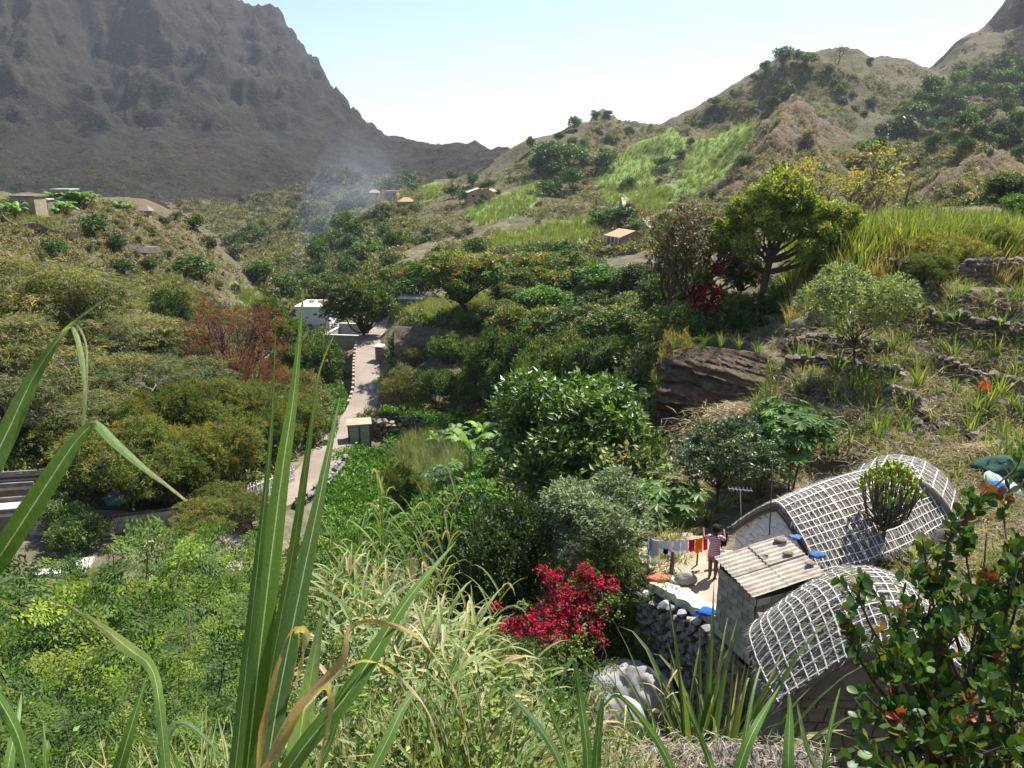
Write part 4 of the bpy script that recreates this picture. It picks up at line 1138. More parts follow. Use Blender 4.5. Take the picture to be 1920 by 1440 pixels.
cell_stones(house, go + P3((0, 0, -2.75)) + gface * .012, hw, P3((0, 0, 1.0)), gface, Wg, 2.7, in_g, M_white, cell=.19, depth=.03, gap=.0035, seed=5, bulge=.3, jit=.7)
prism_wall(house, 'side_wall', [(0, -2.75), (HL, -2.75), (HL, -1.5), (0, -1.5)], hA + hw * 1.42, hd, hw, .35, M_white)
prism_wall(house, 'side_wall', [(0, -2.75), (HL, -2.75), (HL, -1.5), (0, -1.5)], hA - hw * 1.42, hd, -hw, .35, M_white)
for s_ in (-1, 1):
    m = MB(); m.tube([S1(0, s_ * q) - P3((0, 0, .2)) - hd * .02 - P3(house.location) for q in np.linspace(0, 1, 8)], .035, 6); obj('rafter', m.mesh('rafter', M_wood, True), house)
# second, rounder roof behind the first
b0 = hA + hd * (HL - .35) + P3((.0, .0, -.42))
h2 = thing('thatched_outbuilding', 'small humped thatched roof with white laths behind the far end of the long cottage roof', 'house', tuple(b0 - (0, 0, 2.6)))
h2d = unit(P3((.55, .83, 0))); h2w = unit(P3((.83, -.55, 0)))
def S2(u, s):
    e = 1 - .85 * max(0, (u - .55) / .45) ** 2; a = s * 1.45
    return b0 + h2d * (-.3 + 2.7 * u) + h2w * (sin(a) * 1.75 * (.55 + .45 * e)) + P3((0, 0, -1.75 + (cos(a)) * 1.9 * (.6 + .4 * e)))
thatched(h2, S2, 24, 31, list(np.linspace(-.96, .96, 14)), [(u, -.98, .98) for u in np.linspace(.03, .97, 9)], straw=3000, lw=.023, seed=8)
prism_wall(h2, 'wall', [(0, -2.6)] + [(1.6 + 1.6 * sin(a), -1.75 + 1.8 * cos(a) - .1) for a in np.linspace(1.45, -1.45, 12)][:0] + [(3.2, -2.6), (3.1, -1.2), (2.6, -.4), (1.6, 0), (.6, -.4), (.1, -1.2)], b0 - h2w * 1.6 + h2d * .0, h2w, -h2d, .3, M_plaster)

# ---- near thatched house
f_ = .93
nG = P3((7.68, 13.3, -8.9)) * f_; nd = unit(P3((.07, 1, 0))); nw = unit(P3((1, -.07, 0)))
nh = thing('thatched_house', 'nearer cottage with a humped thatched roof and white lath net, half behind the glossy shrub', 'house', tuple(nG - (0, 0, 3.2)))
def S3(u, s):
    k = 1.0 if u < .62 else sqrt(max(.0, 1 - ((u - .62) / .40) ** 2))
    e = .30 + .70 * k; a = abs(s); q = sin(pi * min(1, u * 1.3))
    return nG + nd * (-.1 + 3.3 * u) + nw * (np.sign(s) * a ** .93 * (2.1 + .12 * q) * e) + P3((0, 0, -1.6 + (1.6 + .38 * q) * (1 - a ** (1.25 + .55 * q)) * (.45 + .55 * k) - (1 - k) * .1))
thatched(nh, S3, 44, 45, [s for s in np.linspace(-.97, .97, 25)], [(u, -.98, .98) for u in np.linspace(.015, .985, 16)], straw=11000, lw=.021, seed=14, jit=.02)
prism_wall(nh, 'gable_wall', [(0, -4.6), (3.7, -4.6), (3.7, -1.45), (1.85, -.12), (0, -1.45)], nG - nw * 1.85 + nd * .12, nw, -nd, .35, M_plaster)
prism_wall(nh, 'side_wall', [(0, -4.6), (2.6, -4.6), (2.6, -1.5), (0, -1.5)], nG - nw * 1.8 + nd * .3, nd, -nw, .35, M_plaster)
cell_stones(nh, nG - nw * 1.85 + nd * .12 + P3((0, 0, -4.5)) - nd * .01, nw, P3((0, 0, 1.0)), -nd, 3.7, 2.9, lambda a, b_: True, M_plaster, cell=.3, depth=.04, seed=21, bulge=.4)

# ---- block tower with corrugated roof
tL, tF, tB, tR = P3((5.09, 17.3, -9.5)), P3((5.61, 15.8, -9.7)), P3((6.98, 18.0, -9.3)), P3((7.5, 16.5, -9.5))
tw = thing('block_outhouse', 'narrow grey concrete block outhouse with a corrugated roof between the two cottages', 'outhouse', (6.2, 16.9, -14.2))
def wall_face(a, b_, z0, z1, mat, name, mk, seed, th=.15):
    a = P3((a[0], a[1], 0)); b_ = P3((b_[0], b_[1], 0)); L_ = np.linalg.norm(b_ - a); ux = (b_ - a) / L_; nn = P3((ux[1], -ux[0], 0))
    prism_wall(tw, name, [(0, z0), (L_, z0), (L_, z1), (0, z1)], a, ux, nn, th, M_mortar)
    if mk: mk(a + P3((0, 0, z0)) + nn * .004, ux, nn, L_, z1 - z0, seed)
bk = lambda O, ux, nn, L_, H_, sd: cell_stones(tw, O, ux, P3((0, 0, 1.0)), nn, L_, H_, lambda a, b_: True, M_block, cell=.2, name='block', depth=.018, gap=.008, seed=sd, brick=True)
rk = lambda O, ux, nn, L_, H_, sd: cell_stones(tw, O, ux, P3((0, 0, 1.0)), nn, L_, H_, lambda a, b_: True, M_fieldstone, cell=.22, name='stone', depth=.07, gap=.012, seed=sd, bulge=.6, jit=.6)
iL, iF, iB, iR = tL + P3((.08, -.05, 0)), tF + P3((.07, .08, 0)), tB + P3((-.1, -.1, 0)), tR + P3((-.12, .08, 0))
wall_face(iL, iF, -11.55, -9.72, M_block, 'block_wall', bk, 31)
wall_face(iF, iR, -11.55, -9.75, M_block, 'block_wall', bk, 32)
wall_face(iR, iB, -11.55, -9.65, M_block, 'block_wall', None, 33)
wall_face(iB, iL, -11.55, -9.6, M_block, 'block_wall', None, 34)
oL, oF, oR = iL + P3((-.12, .02, 0)), iF + P3((-.08, -.1, 0)), iR + P3((.1, -.12, 0))
wall_face(oL, oF, -14.6, -11.56, M_fieldstone, 'stone_base', rk, 41, .4)
wall_face(oF, oR, -14.6, -11.56, M_fieldstone, 'stone_base', rk, 42, .4)
m = MB(); m.box(((iL + iR) / 2)[:2].tolist() + [-11.56], (1.5, 1.7, .08), rotz(atan2(*(iF - iL)[[1, 0]]) ), (1, 1, 1)); 
m.V[0] -= P3(tw.location); obj('ledge', m.mesh('ledge', M_cement), tw)
def corr(name, o, a, b_, waves, dz, mat=M_sheet, root=tw):
    """corrugated sheet spanned by a (ridge direction) and b_ (across the waves)"""
    o = P3(o, float) - P3(root.location); nn = unit(np.cross(a, b_)); nn *= np.sign(nn[2])
    k = waves * 6 + 1; t = np.linspace(0, 1, k); w = .022 * np.cos(t * waves * 2 * pi)
    m = MB()
    top = [o + b_ * tt + nn * (ww + dz + .007) for tt, ww in zip(t, w)]; bot = [p - nn * .014 for p in top]
    v = []
    for p, q in zip(top, bot): v += [p, p + a, q + a, q]
    F_ = [(4 * i + j, 4 * i + (j + 1) % 4, 4 * i + 4 + (j + 1) % 4, 4 * i + 4 + j) for i in range(k - 1) for j in range(4)]
    m.add(v, F_ + [(3, 2, 1, 0), (4 * k - 4, 4 * k - 3, 4 * k - 2, 4 * k - 1)]); return obj(name, m.mesh(name, mat, False), root)
ra, rb = tB - tL, tF - tL
for i in range(2):
    for j in range(2):
        o = tL + ra * (i * .5 - .02) + rb * (j * .5 - .03)
        corr('roof_sheet', o + P3((0, 0, .012 * ((i + j) % 2))), ra * .535, rb * .53 * (1 if (i, j) != (1, 1) else 1.0), 6, .03 + .022 * i)
for q, (a, b_, s) in enumerate([(.87, .1, .22), (.8, .42, .2), (.55, .3, .1), (.92, .75, .18)]):
    boulder('rock', ['flat grey rock weighing down the far corner of the corrugated roof', 'flat rock on the upper half of the corrugated roof', 'little stone in the middle of the corrugated roof', 'grey rock at the upper right of the corrugated roof'][q],
            tL + ra * a + rb * b_ + P3((0, 0, .1 + s * .15)), (s * 1.4, s, s * .5), M_fieldstone, 60 + q, 'rock', 2)
m = MB(); m.tube([iF + P3((-.02, -.1, -1.9)), iF + P3((.25, -.12, -1.98)), iF + P3((.7, -.1, -2.0)), iF + P3((.78, -.12, -2.6)), iF + P3((.8, -.15, -4.4))], .022, 6)
m.V[0] -= P3(tw.location); obj('drain_pipe', m.mesh('drain_pipe', M_dark, True), tw)
# wall stones between near house and tower foot, rubble wall behind the near roof
dry_wall('low rough stone wall behind the nearer cottage, under the yellow-leaved plant', [at_z(1690, 1062, -10.6), at_z(1745, 1082, -10.75), at_z(1850, 1120, -10.9)], .5, ST_F, .3, maxn=60, thick=.4)

def drape(name, label, cat, p0, p1, drop, mat, root=None, wav=.03, seed=0, group=None, stripes=None, neck=0.0):
    """a cloth hung over a line, with folds"""
    r = np.random.default_rng(seed); p0 = P3(p0, float); p1 = P3(p1, float); nx, nz = 9, 8
    d = p1 - p0; n = unit(P3((d[1], -d[0], 0))); V = []
    ph = r.uniform(0, 6.28)
    for side in (1, -1):
        for j in range(nz + 1):
            for i in range(nx + 1):
                u = i / nx; w = j / nz
                dr = drop * (1 if side == 1 else .55) * w * (1 + .06 * sin(u * 9 + ph))
                V.append(p0 + d * (u + .04 * sin(w * 3 + ph) * (u - .5)) + n * (side * (.012 + .01 * w) + wav * w * sin(u * 11 + ph + side)) - P3((0, 0, dr + .02 * sin(pi * u))))
    F_ = []
    for s in range(2):
        o = s * (nx + 1) * (nz + 1)
        for j in range(nz):
            for i in range(nx):
                a = o + j * (nx + 1) + i; F_.append((a, a + 1, a + nx + 2, a + nx + 1))
    for i in range(nx): F_.append((i, i + 1, (nx + 1) * (nz + 1) + i + 1, (nx + 1) * (nz + 1) + i))
    b = MB(); b.add(np.array(V) - p0, F_); me = b.mesh(name, mat, True)
    return tag(obj(name, me, None, tuple(p0)), label, cat, group)
def cloth(name, c):
    m = N(name); v = m.coord()
    col = m.mix(m.noise(v, 5, 3), tuple(x * .8 for x in c), c)
    pr = m.principled(col, .9, m.bump(m.noise(v, 14, 3), .5, .02), .1); tr = m.n('ShaderNodeBsdfTranslucent', i={'Color': (*c, 1)}).outputs[0]
    return m.done(m.n('ShaderNodeMixShader', i={0: .25, 1: pr, 2: tr}).outputs[0])
lz = lambda px, py, t=22.15: P(px, py, t)
LINE = [lz(1197, 1000, 23), lz(1216, 1008, 22.3), lz(1245, 1013, 22.2), lz(1275, 1014, 22.2), lz(1300, 1012, 22.2), lz(1330, 1006, 22.3), lz(1366, 997, 22.5)]
m = MB(); m.tube(LINE, .009, 5); tag(obj('washing_line', m.mesh('washing_line', M_wood)), 'thin cord of the washing line strung from the cottage roof to a pole', 'washing line')
def on_line(px):
    for a, b_ in zip(LINE[:-1], LINE[1:]):
        xa, xb = proj(a)[0], proj(b_)[0]
        if xa <= px <= xb: return a + (b_ - a) * (px - xa) / (xb - xa)
    return LINE[-1]
CL = [(1216, 1232, .52, (0.16, 0.38, 0.75), 'blue_towel', 'blue towel at the left end of the washing line', 'towel'),
      (1222, 1236, .78, (0.66, 0.62, 0.55), 'long_cloth', 'long pale cloth hanging lowest in front of the blue towel', 'cloth'),
      (1234, 1250, .34, (0.62, 0.68, 0.78), 'patterned_cloth', 'pale cloth with blue pattern next to the blue towel', 'cloth'),
      (1250, 1262, .46, (0.78, 0.78, 0.82), 'white_shirt', 'white shirt hanging right of the small black garment', 'shirt'),
      (1263, 1276, .42, (0.60, 0.66, 0.80), 'pale_blue_shirt', 'pale blue shirt in the middle of the washing line', 'shirt'),
      (1277, 1291, .38, (0.78, 0.78, 0.83), 'white_towel', 'white towel hanging left of the crimson one', 'towel'),
      (1292, 1303, .36, (0.55, 0.02, 0.06), 'crimson_towel', 'crimson towel between the white and the orange one', 'towel'),
      (1304, 1318, .44, (0.85, 0.25, 0.02), 'orange_towel', 'bright orange towel on the washing line', 'towel'),
      (1319, 1327, .40, (0.75, 0.03, 0.02), 'red_shirt', 'scarlet shirt beside the person at the washing line', 'shirt'),
      (1343, 1350, .42, (0.62, 0.40, 0.35), 'pink_shirt', 'faded pink shirt between the person and the black trousers', 'shirt'),
      (1352, 1364, .42, (0.02, 0.02, 0.03), 'black_trousers', 'black garment at the roof end of the washing line', 'trousers')]
for q, (a, b_, dr, c, nm, lb, ct) in enumerate(CL):
    off = P3((0, -.05, 0)) if nm == 'long_cloth' else P3((0, 0, 0))
    drape(nm, lb, ct, on_line(a) + off, on_line(b_) + off, dr, cloth(nm, c), seed=q)
drape('black_underwear', 'small black garment pegged to the patterned cloth', 'garment', on_line(1244) + P3((-.0, -.06, -.22)), on_line(1253) + P3((0, -.06, -.24)), .16, cloth('black_cloth', (0.02, 0.02, 0.03)), seed=33)

def pole(name, label, cat, a, b_, r0, r1=None, mat=M_wood, group=None):
    a = P3(a, float); m = MB(); m.tube([(0, 0, 0), (P3(b_) - a) * .5 + P3((.01, .01, 0)), P3(b_) - a], [r0, (r0 + (r1 or r0)) / 2, r1 or r0], 7)
    return tag(obj(name, m.mesh(name, mat, True), None, tuple(a)), label, cat, group)
pl = at_z(1213, 1100, TZ - .1); pole('line_pole', 'slender stick holding up the left end of the washing line', 'pole', pl - (0, 0, .5), LINE[1] + P3((0, 0, .04)), .025, .018)
pp = at_z(1258, 1076, TZ); pole('wooden_post', 'thick brown post standing under the white shirts', 'post', pp, pp + P3((.02, 0, .72)), .07, .06)
pp = at_z(1306, 1062, TZ); pole('wooden_stake', 'short dark stake standing under the orange towel', 'post', pp, pp + P3((0, 0, .5)), .03, .025)
gp = hA - hd * .15
pole('mast_pole', 'thin crooked mast rising over the gable of the long cottage', 'mast', gp + P3((-.12, 0, -1.0)), gp + P3((-.2, .1, 1.15)), .02, .012)
m = thing('aerial', 'small television aerial on a thin pole left of the cottage gable', 'aerial', tuple(P(1395, 1005, 23.5)))
ap = P(1388, 918, 23.5) - P(1395, 1005, 23.5)
b = MB(); b.tube([(0, 0, -.6), ap], .015, 5); obj('pole', b.mesh('pole', M_metal), m)
b = MB(); b.tube([ap + (-.35, .05, 0.02), ap + (.35, -.05, -.02)], .012, 4)
for k in range(7): c_ = ap + P3((-.33 + k * .11, .05 - k * .015, 0.01)); b.tube([c_ + (.02, .16, 0), c_ - (.02, .16, 0)], .007, 4)
obj('crossbar', b.mesh('crossbar', M_metal), m)

# heap of washing, sack, blue cloths
def heap(name, label, cat, p, size, mat, seed, parts=None):
    return boulder(name, label, p, size, mat, seed, cat, 3, .45)
hp = at_z(1240, 1084, TZ + .1)
heap('clothes_heap', 'heap of orange and pink laundry on the corner of the terrace wall', 'laundry', hp, (.75, .4, .25), cloth('orange_laundry', (0.72, 0.24, 0.12)), 5)
heap('pale_cloth', 'crumpled white cloth beside the orange laundry heap', 'laundry', hp + P3((.35, -.1, -.02)), (.35, .3, .16), cloth('white_laundry', (0.7, 0.65, 0.6)), 6)
boulder('grey_sack', 'rounded pale sack standing behind the laundry heap', at_z(1284, 1084, TZ + .14), (.62, .4, .36), M_plaster2, 8, 'sack', 3, .3)
heap('blue_cloth', 'bright blue cloth lying on the white rim of the terrace', 'cloth', at_z(1326, 1146, TZ + .12), (.5, .3, .13), cloth('blue_cloth', (0.04, 0.16, 0.62)), 15)
heap('blue_tarpaulin', 'crumpled blue cloth lying on the thatch next to the corrugated roof', 'cloth', tR + P3((.05, .75, .16)), (.34, .25, .12), cloth('blue_tarp', (0.10, 0.22, 0.48)), 16)
heap('blue_tarpaulin', 'small blue cloth tucked at the upper corner of the corrugated roof', 'cloth', tB + P3((.25, -.1, .1)), (.3, .25, .1), cloth('blue_tarp_small', (0.14, 0.25, 0.45)), 17)

# ---- person at the line: one continuous body
def skin_body(name, joints, edges, mat, root, sub=2):
    me = bpy.data.meshes.new(name); me.from_pydata([j[0] for j in joints], edges, [])
    o = obj(name, me, root); me.materials.append(mat)
    md = o.modifiers.new('skin', 'SKIN'); md.use_smooth_shade = True
    for v, j in zip(me.skin_vertices[0].data, joints): v.radius = j[1] if isinstance(j[1], tuple) else (j[1], j[1]); 
    me.skin_vertices[0].data[0].use_root = True
    sb = o.modifiers.new('sub', 'SUBSURF'); sb.levels = sub; sb.render_levels = sub
    return o
fp = at_z(1335, 1084, TZ)
per = thing('person', 'person in a pink and white striped top hanging washing on the line, seen from behind', 'person', (fp[0], fp[1], TZ), radians(-12))
M_skin = solid('brown_skin', (0.17, 0.085, 0.05), (0.13, 0.065, 0.04), 8, .55)
J = [((0, 0, .86), (.13, .10)), ((0, .01, 1.05), (.105, .085)), ((0, 0, 1.24), (.135, .09)), ((0, 0, 1.35), (.06, .055)), ((0, .02, 1.43), (.05, .055)), ((0, .03, 1.52), (.085, .1)), ((0, .02, 1.6), (.06, .07)),
     ((.16, 0, 1.29), .055), ((.27, .12, 1.16), .042), ((.26, .34, 1.27), .034), ((.25, .42, 1.31), .03), ((-.16, 0, 1.29), .055), ((-.29, .10, 1.18), .042), ((-.31, .32, 1.27), .034), ((-.31, .40, 1.31), .03),
     ((.085, 0, .8), .095), ((.08, .02, .46), .062), ((.08, -.02, .25), .058), ((.08, -.01, .08), .04), ((.085, .10, .035), .035), ((.085, .17, .025), .022),
     ((-.085, 0, .8), .095), ((-.075, .04, .47), .062), ((-.07, 0, .25), .058), ((-.07, -.03, .08), .04), ((-.075, .08, .035), .035), ((-.08, .15, .025), .022)]
E = [(0, 1), (1, 2), (2, 3), (3, 4), (4, 5), (5, 6), (2, 7), (7, 8), (8, 9), (9, 10), (2, 11), (11, 12), (12, 13), (13, 14), (0, 15), (15, 16), (16, 17), (17, 18), (18, 19), (19, 20), (0, 21), (21, 22), (22, 23), (23, 24), (24, 25), (25, 26)]
for sx, h0 in ((1, 10), (-1, 14)):
    hx = J[h0][0]
    for k, (dx, dy, dz) in enumerate([(-.03, .05, .0), (-.012, .085, .02), (.006, .09, .018), (.022, .08, .01), (.036, .065, 0)]):
        J.append(((hx[0] + dx * sx, hx[1] + dy * .6, hx[2] + dz * .6), .011)); J.append(((hx[0] + dx * sx, hx[1] + dy, hx[2] + dz - .012), .008))
        E.append((h0, len(J) - 2)); E.append((len(J) - 2, len(J) - 1))
skin_body('body', J, E, M_skin, per)
M_top = N('striped_top'); _z = M_top.n('ShaderNodeSeparateXYZ', i={0: M_top.coord()}).outputs[2]
_s = M_top.math('GREATER_THAN', M_top.math('SINE', M_top.math('MULTIPLY', _z, 120.0)), 0.0)
M_top = M_top.done(M_top.principled(M_top.mix(_s, (0.75, 0.62, 0.66), (0.62, 0.06, 0.16)), .9))
rings = [(.72, .165, .13), (.8, .175, .135), (.95, .15, .115), (1.08, .14, .108), (1.2, .165, .115), (1.29, .16, .105), (1.35, .09, .075)]
b = MB(); V = []
for z_, rx, ry in rings:
    for k in range(20):
        a = k * 2 * pi / 20; V.append((cos(a) * rx * (1 + .03 * sin(3 * a + z_ * 9)), sin(a) * ry * (1 + .03 * sin(4 * a)), z_))
b.add(V, [(r * 20 + k, r * 20 + (k + 1) % 20, r * 20 + 20 + (k + 1) % 20, r * 20 + 20 + k) for r in range(6) for k in range(20)])
for sx in (1, -1): b.tube([(sx * .12, 0, 1.29), (sx * .18, .02, 1.27), (sx * .24, .08, 1.2)], [.07, .068, .062], 10)
obj('striped_top', b.mesh('striped_top', M_top, True), per)
b = MB(); b.tube([(0, 0, .66), (0, 0, .72), (0, 0, .86)], [.16, .165, .155], 16); b.V[0][:, 1] *= .8; obj('shorts', b.mesh('shorts', cloth('dark_pink_shorts', (0.5, .2, .25)), True), per)
M_hair = solid('black_hair', (0.02, 0.014, 0.01), (0.01, 0.008, 0.006), 20, .8, .8, 60)
import bmesh as _bm
bm = _bm.new(); _bm.ops.create_icosphere(bm, subdivisions=3, radius=.115)
for v_ in bm.verts:
    v_.co.y *= 1.08; v_.co.z *= 1.08
    v_.co *= 1 + .06 * math.sin(v_.co.x * 90) * math.sin(v_.co.z * 80)
    if v_.co.y > .045 and v_.co.z < .03: v_.co.y = .045
me = bpy.data.meshes.new('hair'); bm.to_mesh(me); bm.free(); me.materials.append(M_hair); obj('hair', me, per, (0, .005, 1.55))
b = MB()
for sx in (1, -1): b.tube([(sx * .105, .03, 1.49), (sx * .115, .03, 1.52), (sx * .107, .03, 1.55)], [.012, .018, .01], 6)
b.tube([(0, .13, 1.53), (0, .155, 1.505), (0, .135, 1.495)], [.012, .018, .008], 6)
obj('ears_and_nose', b.mesh('ears_and_nose', M_skin, True), per)
b = MB()
for sx in (1, -1): b.box((sx * .082, .04, .008), (.1, .25, .02))
obj('sandals', b.mesh('sandals', M_dark), per)

# ---- road and its kerb blocks
def strip(name, label, line, w, mat, dz=.06, sub=12, kind='structure'):
    pts = []
    line = P3(line, float)
    for a, b_ in zip(line[:-1], line[1:]):
        for k in range(sub): pts.append(a + (b_ - a) * k / sub)
    pts.append(line[-1]); pts = P3(pts)
    for _ in range(10): pts[1:-1] = (pts[:-2] + pts[2:] + 2 * pts[1:-1]) / 4
    d = np.gradient(pts, axis=0); n = np.stack([d[:, 1], -d[:, 0]], 1); n /= np.linalg.norm(n, axis=1)[:, None]
    W = np.broadcast_to(w, (len(pts),)) if np.ndim(w) == 0 else np.interp(np.linspace(0, 1, len(pts)), np.linspace(0, 1, len(w)), w)
    cols = np.linspace(-.5, .5, 5); V = []
    for s in cols:
        q = pts + n * (W * s)[:, None]; V.append(q)
    V = P3(V); Zc = HF(V[..., 0], V[..., 1]).max(0)
    for _ in range(6): Zc[1:-1] = (Zc[:-2] + Zc[2:] + 2 * Zc[1:-1]) / 4
    k = len(pts); vs = np.stack([V[..., 0], V[..., 1], np.tile(Zc + dz, (5, 1))], -1)
    skl = np.concatenate([vs[0], ]) - (0, 0, 1.2); skr = vs[-1] - (0, 0, 1.2)
    allv = np.concatenate([skl[None], vs, skr[None]]).reshape(-1, 3)
    i = (np.arange(6)[:, None] * k + np.arange(k - 1)[None]).reshape(-1)
    b = MB(); b.add(allv, np.stack([i, i + 1, i + 1 + k, i + k], 1)); me = b.mesh(name, mat)
    o = obj(name, me)
    if kind: tag(o, label, kind=kind)
    return vs, n, W
rvs, rn, rW = strip('road', 'dusty cobbled road that runs up the valley', ROAD[1:], [3.4] * 10 + [3.6, 3.2, 3.0, 3.0], M_road)
left_edge = rvs[0]; right_edge = rvs[-1]
le = [p for p in left_edge if 640 < proj(p)[1] < 762] ; le = P3(le)
dd = np.concatenate([[0], np.cumsum(np.hypot(*(le[1:, :2] - le[:-1, :2]).T))])
nb = 17
b = MB(); b.box((0, 0, .28), (.45, 1.0, .62), taper=.12); kb = b.mesh('kerb_block', M_dirt)
for k in range(nb):
    s = (k + .5) / nb * dd[-1]; p = P3([np.interp(s, dd, le[:, i]) for i in range(3)]); p2 = P3([np.interp(s + .5, dd, le[:, i]) for i in range(3)])
    a = atan2(p2[1] - p[1], p2[0] - p[0]) - pi / 2
    o = obj('guard_stone', kb, None, tuple(p + (0, 0, -.05)), (0, 0, a + random.uniform(-.06, .06)), (.8, dd[-1] / nb * .7, random.uniform(.6, .8)))
    tag(o, '%s guard stone along the left edge of the road, counted from the near end' % ORDW[k], 'guard stone', 'guard stones along the road')
# road retaining face on the left, parapet on the right of the lower road
m = MB(); q = left_edge[::4]
m.add(np.concatenate([q + (0, 0, -.02), q + (-.5, 0, -3.5)]), [(i, i + 1, i + 1 + len(q), i + len(q)) for i in range(len(q) - 1)]); tag(obj('road_bank_wall', m.mesh('road_bank_wall', M_fieldstone)), 'stone retaining face under the left edge of the road', kind='structure')
pr = [p for p in right_edge if 858 < proj(p)[1] < 945]
dry_wall('dark stone parapet along the right side of the lower road', [pr[0] + (.2, 0, -.2), pr[len(pr) // 2] + (.2, 0, -.2), pr[-1] + (.2, 0, -.2)], .75, ST_B, .5, maxn=110, thick=.4)

def box_obj(name, c, size, rz, mat, root, col=(1, 1, 1)):
    b = MB(); b.box((0, 0, 0), size); return obj(name, b.mesh(name, mat), root, tuple(c), (0, 0, rz))
# block hut by the road
g = ground(675, 79)
hut = thing('block_hut', 'little grey block hut with a flat tan roof beside the road', 'hut', tuple(g), radians(12))
box_obj('wall', (0, 0, .9), (2.1, 1.8, 2.6), 0, M_block, hut); box_obj('flat_roof', (0, 0, 2.27), (2.5, 2.2, .12), 0, M_dirt, hut)
for k in range(3): box_obj('pillar', (-1.06 + k * 1.06, -.93, .9), (.16, .1, 2.55), 0, M_mortar, hut)
dry_wall('rough dark wall face under the yellowish shrub mound', [ground(700, 81), ground(745, 80.5), ground(790, 82)], 1.8, ST_F, .55, maxn=90, thick=.7)
# barrel and concrete post on the road
g = ground(698, 96); b = MB(); b.tube([(0, 0, 0), (0, 0, .05), (0, 0, .5), (0, 0, .95), (0, 0, 1.0)], [.28, .3, .33, .3, .27], 14)
tk = thing('water_drum', 'pale drum standing on the road near the bushes', 'drum', tuple(g + (0, 0, .05)))
obj('body', b.mesh('body', M_wpaint, True), tk); b = MB(); b.tube([(0, 0, 1.0), (0, 0, 1.04)], [.29, .29], 14); obj('lid', b.mesh('lid', M_metal, True), tk)
g = ground(716, 106); sh = thing('roadside_shed', 'tiny white roofed shed at the right edge of the road', 'shed', tuple(g), radians(-20))
box_obj('wall', (0, 0, .8), (1.3, 1.2, 1.9), 0, M_plaster, sh); box_obj('roof', (.1, 0, 1.82), (1.9, 1.7, .12), 0, M_wpaint, sh)
# walled compound left of the road
g = ground(655, 127); cw = thing('compound_wall', 'white topped walled yard behind the tree on the left of the road', 'wall', tuple(g), radians(-8))
for nm, c, s, rz in [('front_wall', (-.5, -1.5, .9), (6.0, .25, 2.6), 0), ('left_wall', (-3.4, 1.6, .9), (.25, 6.4, 2.6), 0), ('back_wall', (1.2, 4.8, 1.3), (9.0, .25, 3.0), 0)]:
    box_obj(nm, c, s, rz, M_block, cw); box_obj('coping', (c[0], c[1], c[2] + s[2] / 2 + .06), (s[0] + .15, s[1] + .15, .12), rz, M_wpaint, cw)
# low wall on the left side where the road bends away
dry_wall('pale low wall at the left of the road bend', [p + (-.4, .2, 0) for p in left_edge[-34::8]], .8, ST_W, .7, maxn=60, thick=.3)
# white building
g = ground(600, 165); wb = thing('white_building', 'tall plain white building with slit windows behind the trees by the road', 'building', (g[0], g[1], g[2] - 1), radians(-4))
HB = (P(595, 573, 165)[2] - g[2]) + 1.5
box_obj('wall', (0, 0, HB / 2), (7.0, 8, HB), 0, M_wpaint, wb); box_obj('parapet', (0, 0, HB + .1), (7.4, 8.3, .5), 0, M_wpaint, wb)
for x_, z_, w_, h_ in [(-2.5, 1.9, .3, .25), (-1.1, 1.95, .3, .25), (.6, 1.3, .75, .35), (-.9, 3.6, 1.2, .4), (2.1, 3.5, 1.2, .4)]:
    o = box_obj('window', (x_, -4.0, HB - z_), (w_ + .16, .1, h_ + .16), 0, M_tin, wb); box_obj('pane', (0, -.035, 0), (w_, .06, h_), 0, M_dark, o)
for x_ in (-1.5, .4, 2.0): box_obj('roof_block', (x_, 1, HB + .6), (1.1, 1, .55), 0, M_ochre, wb)

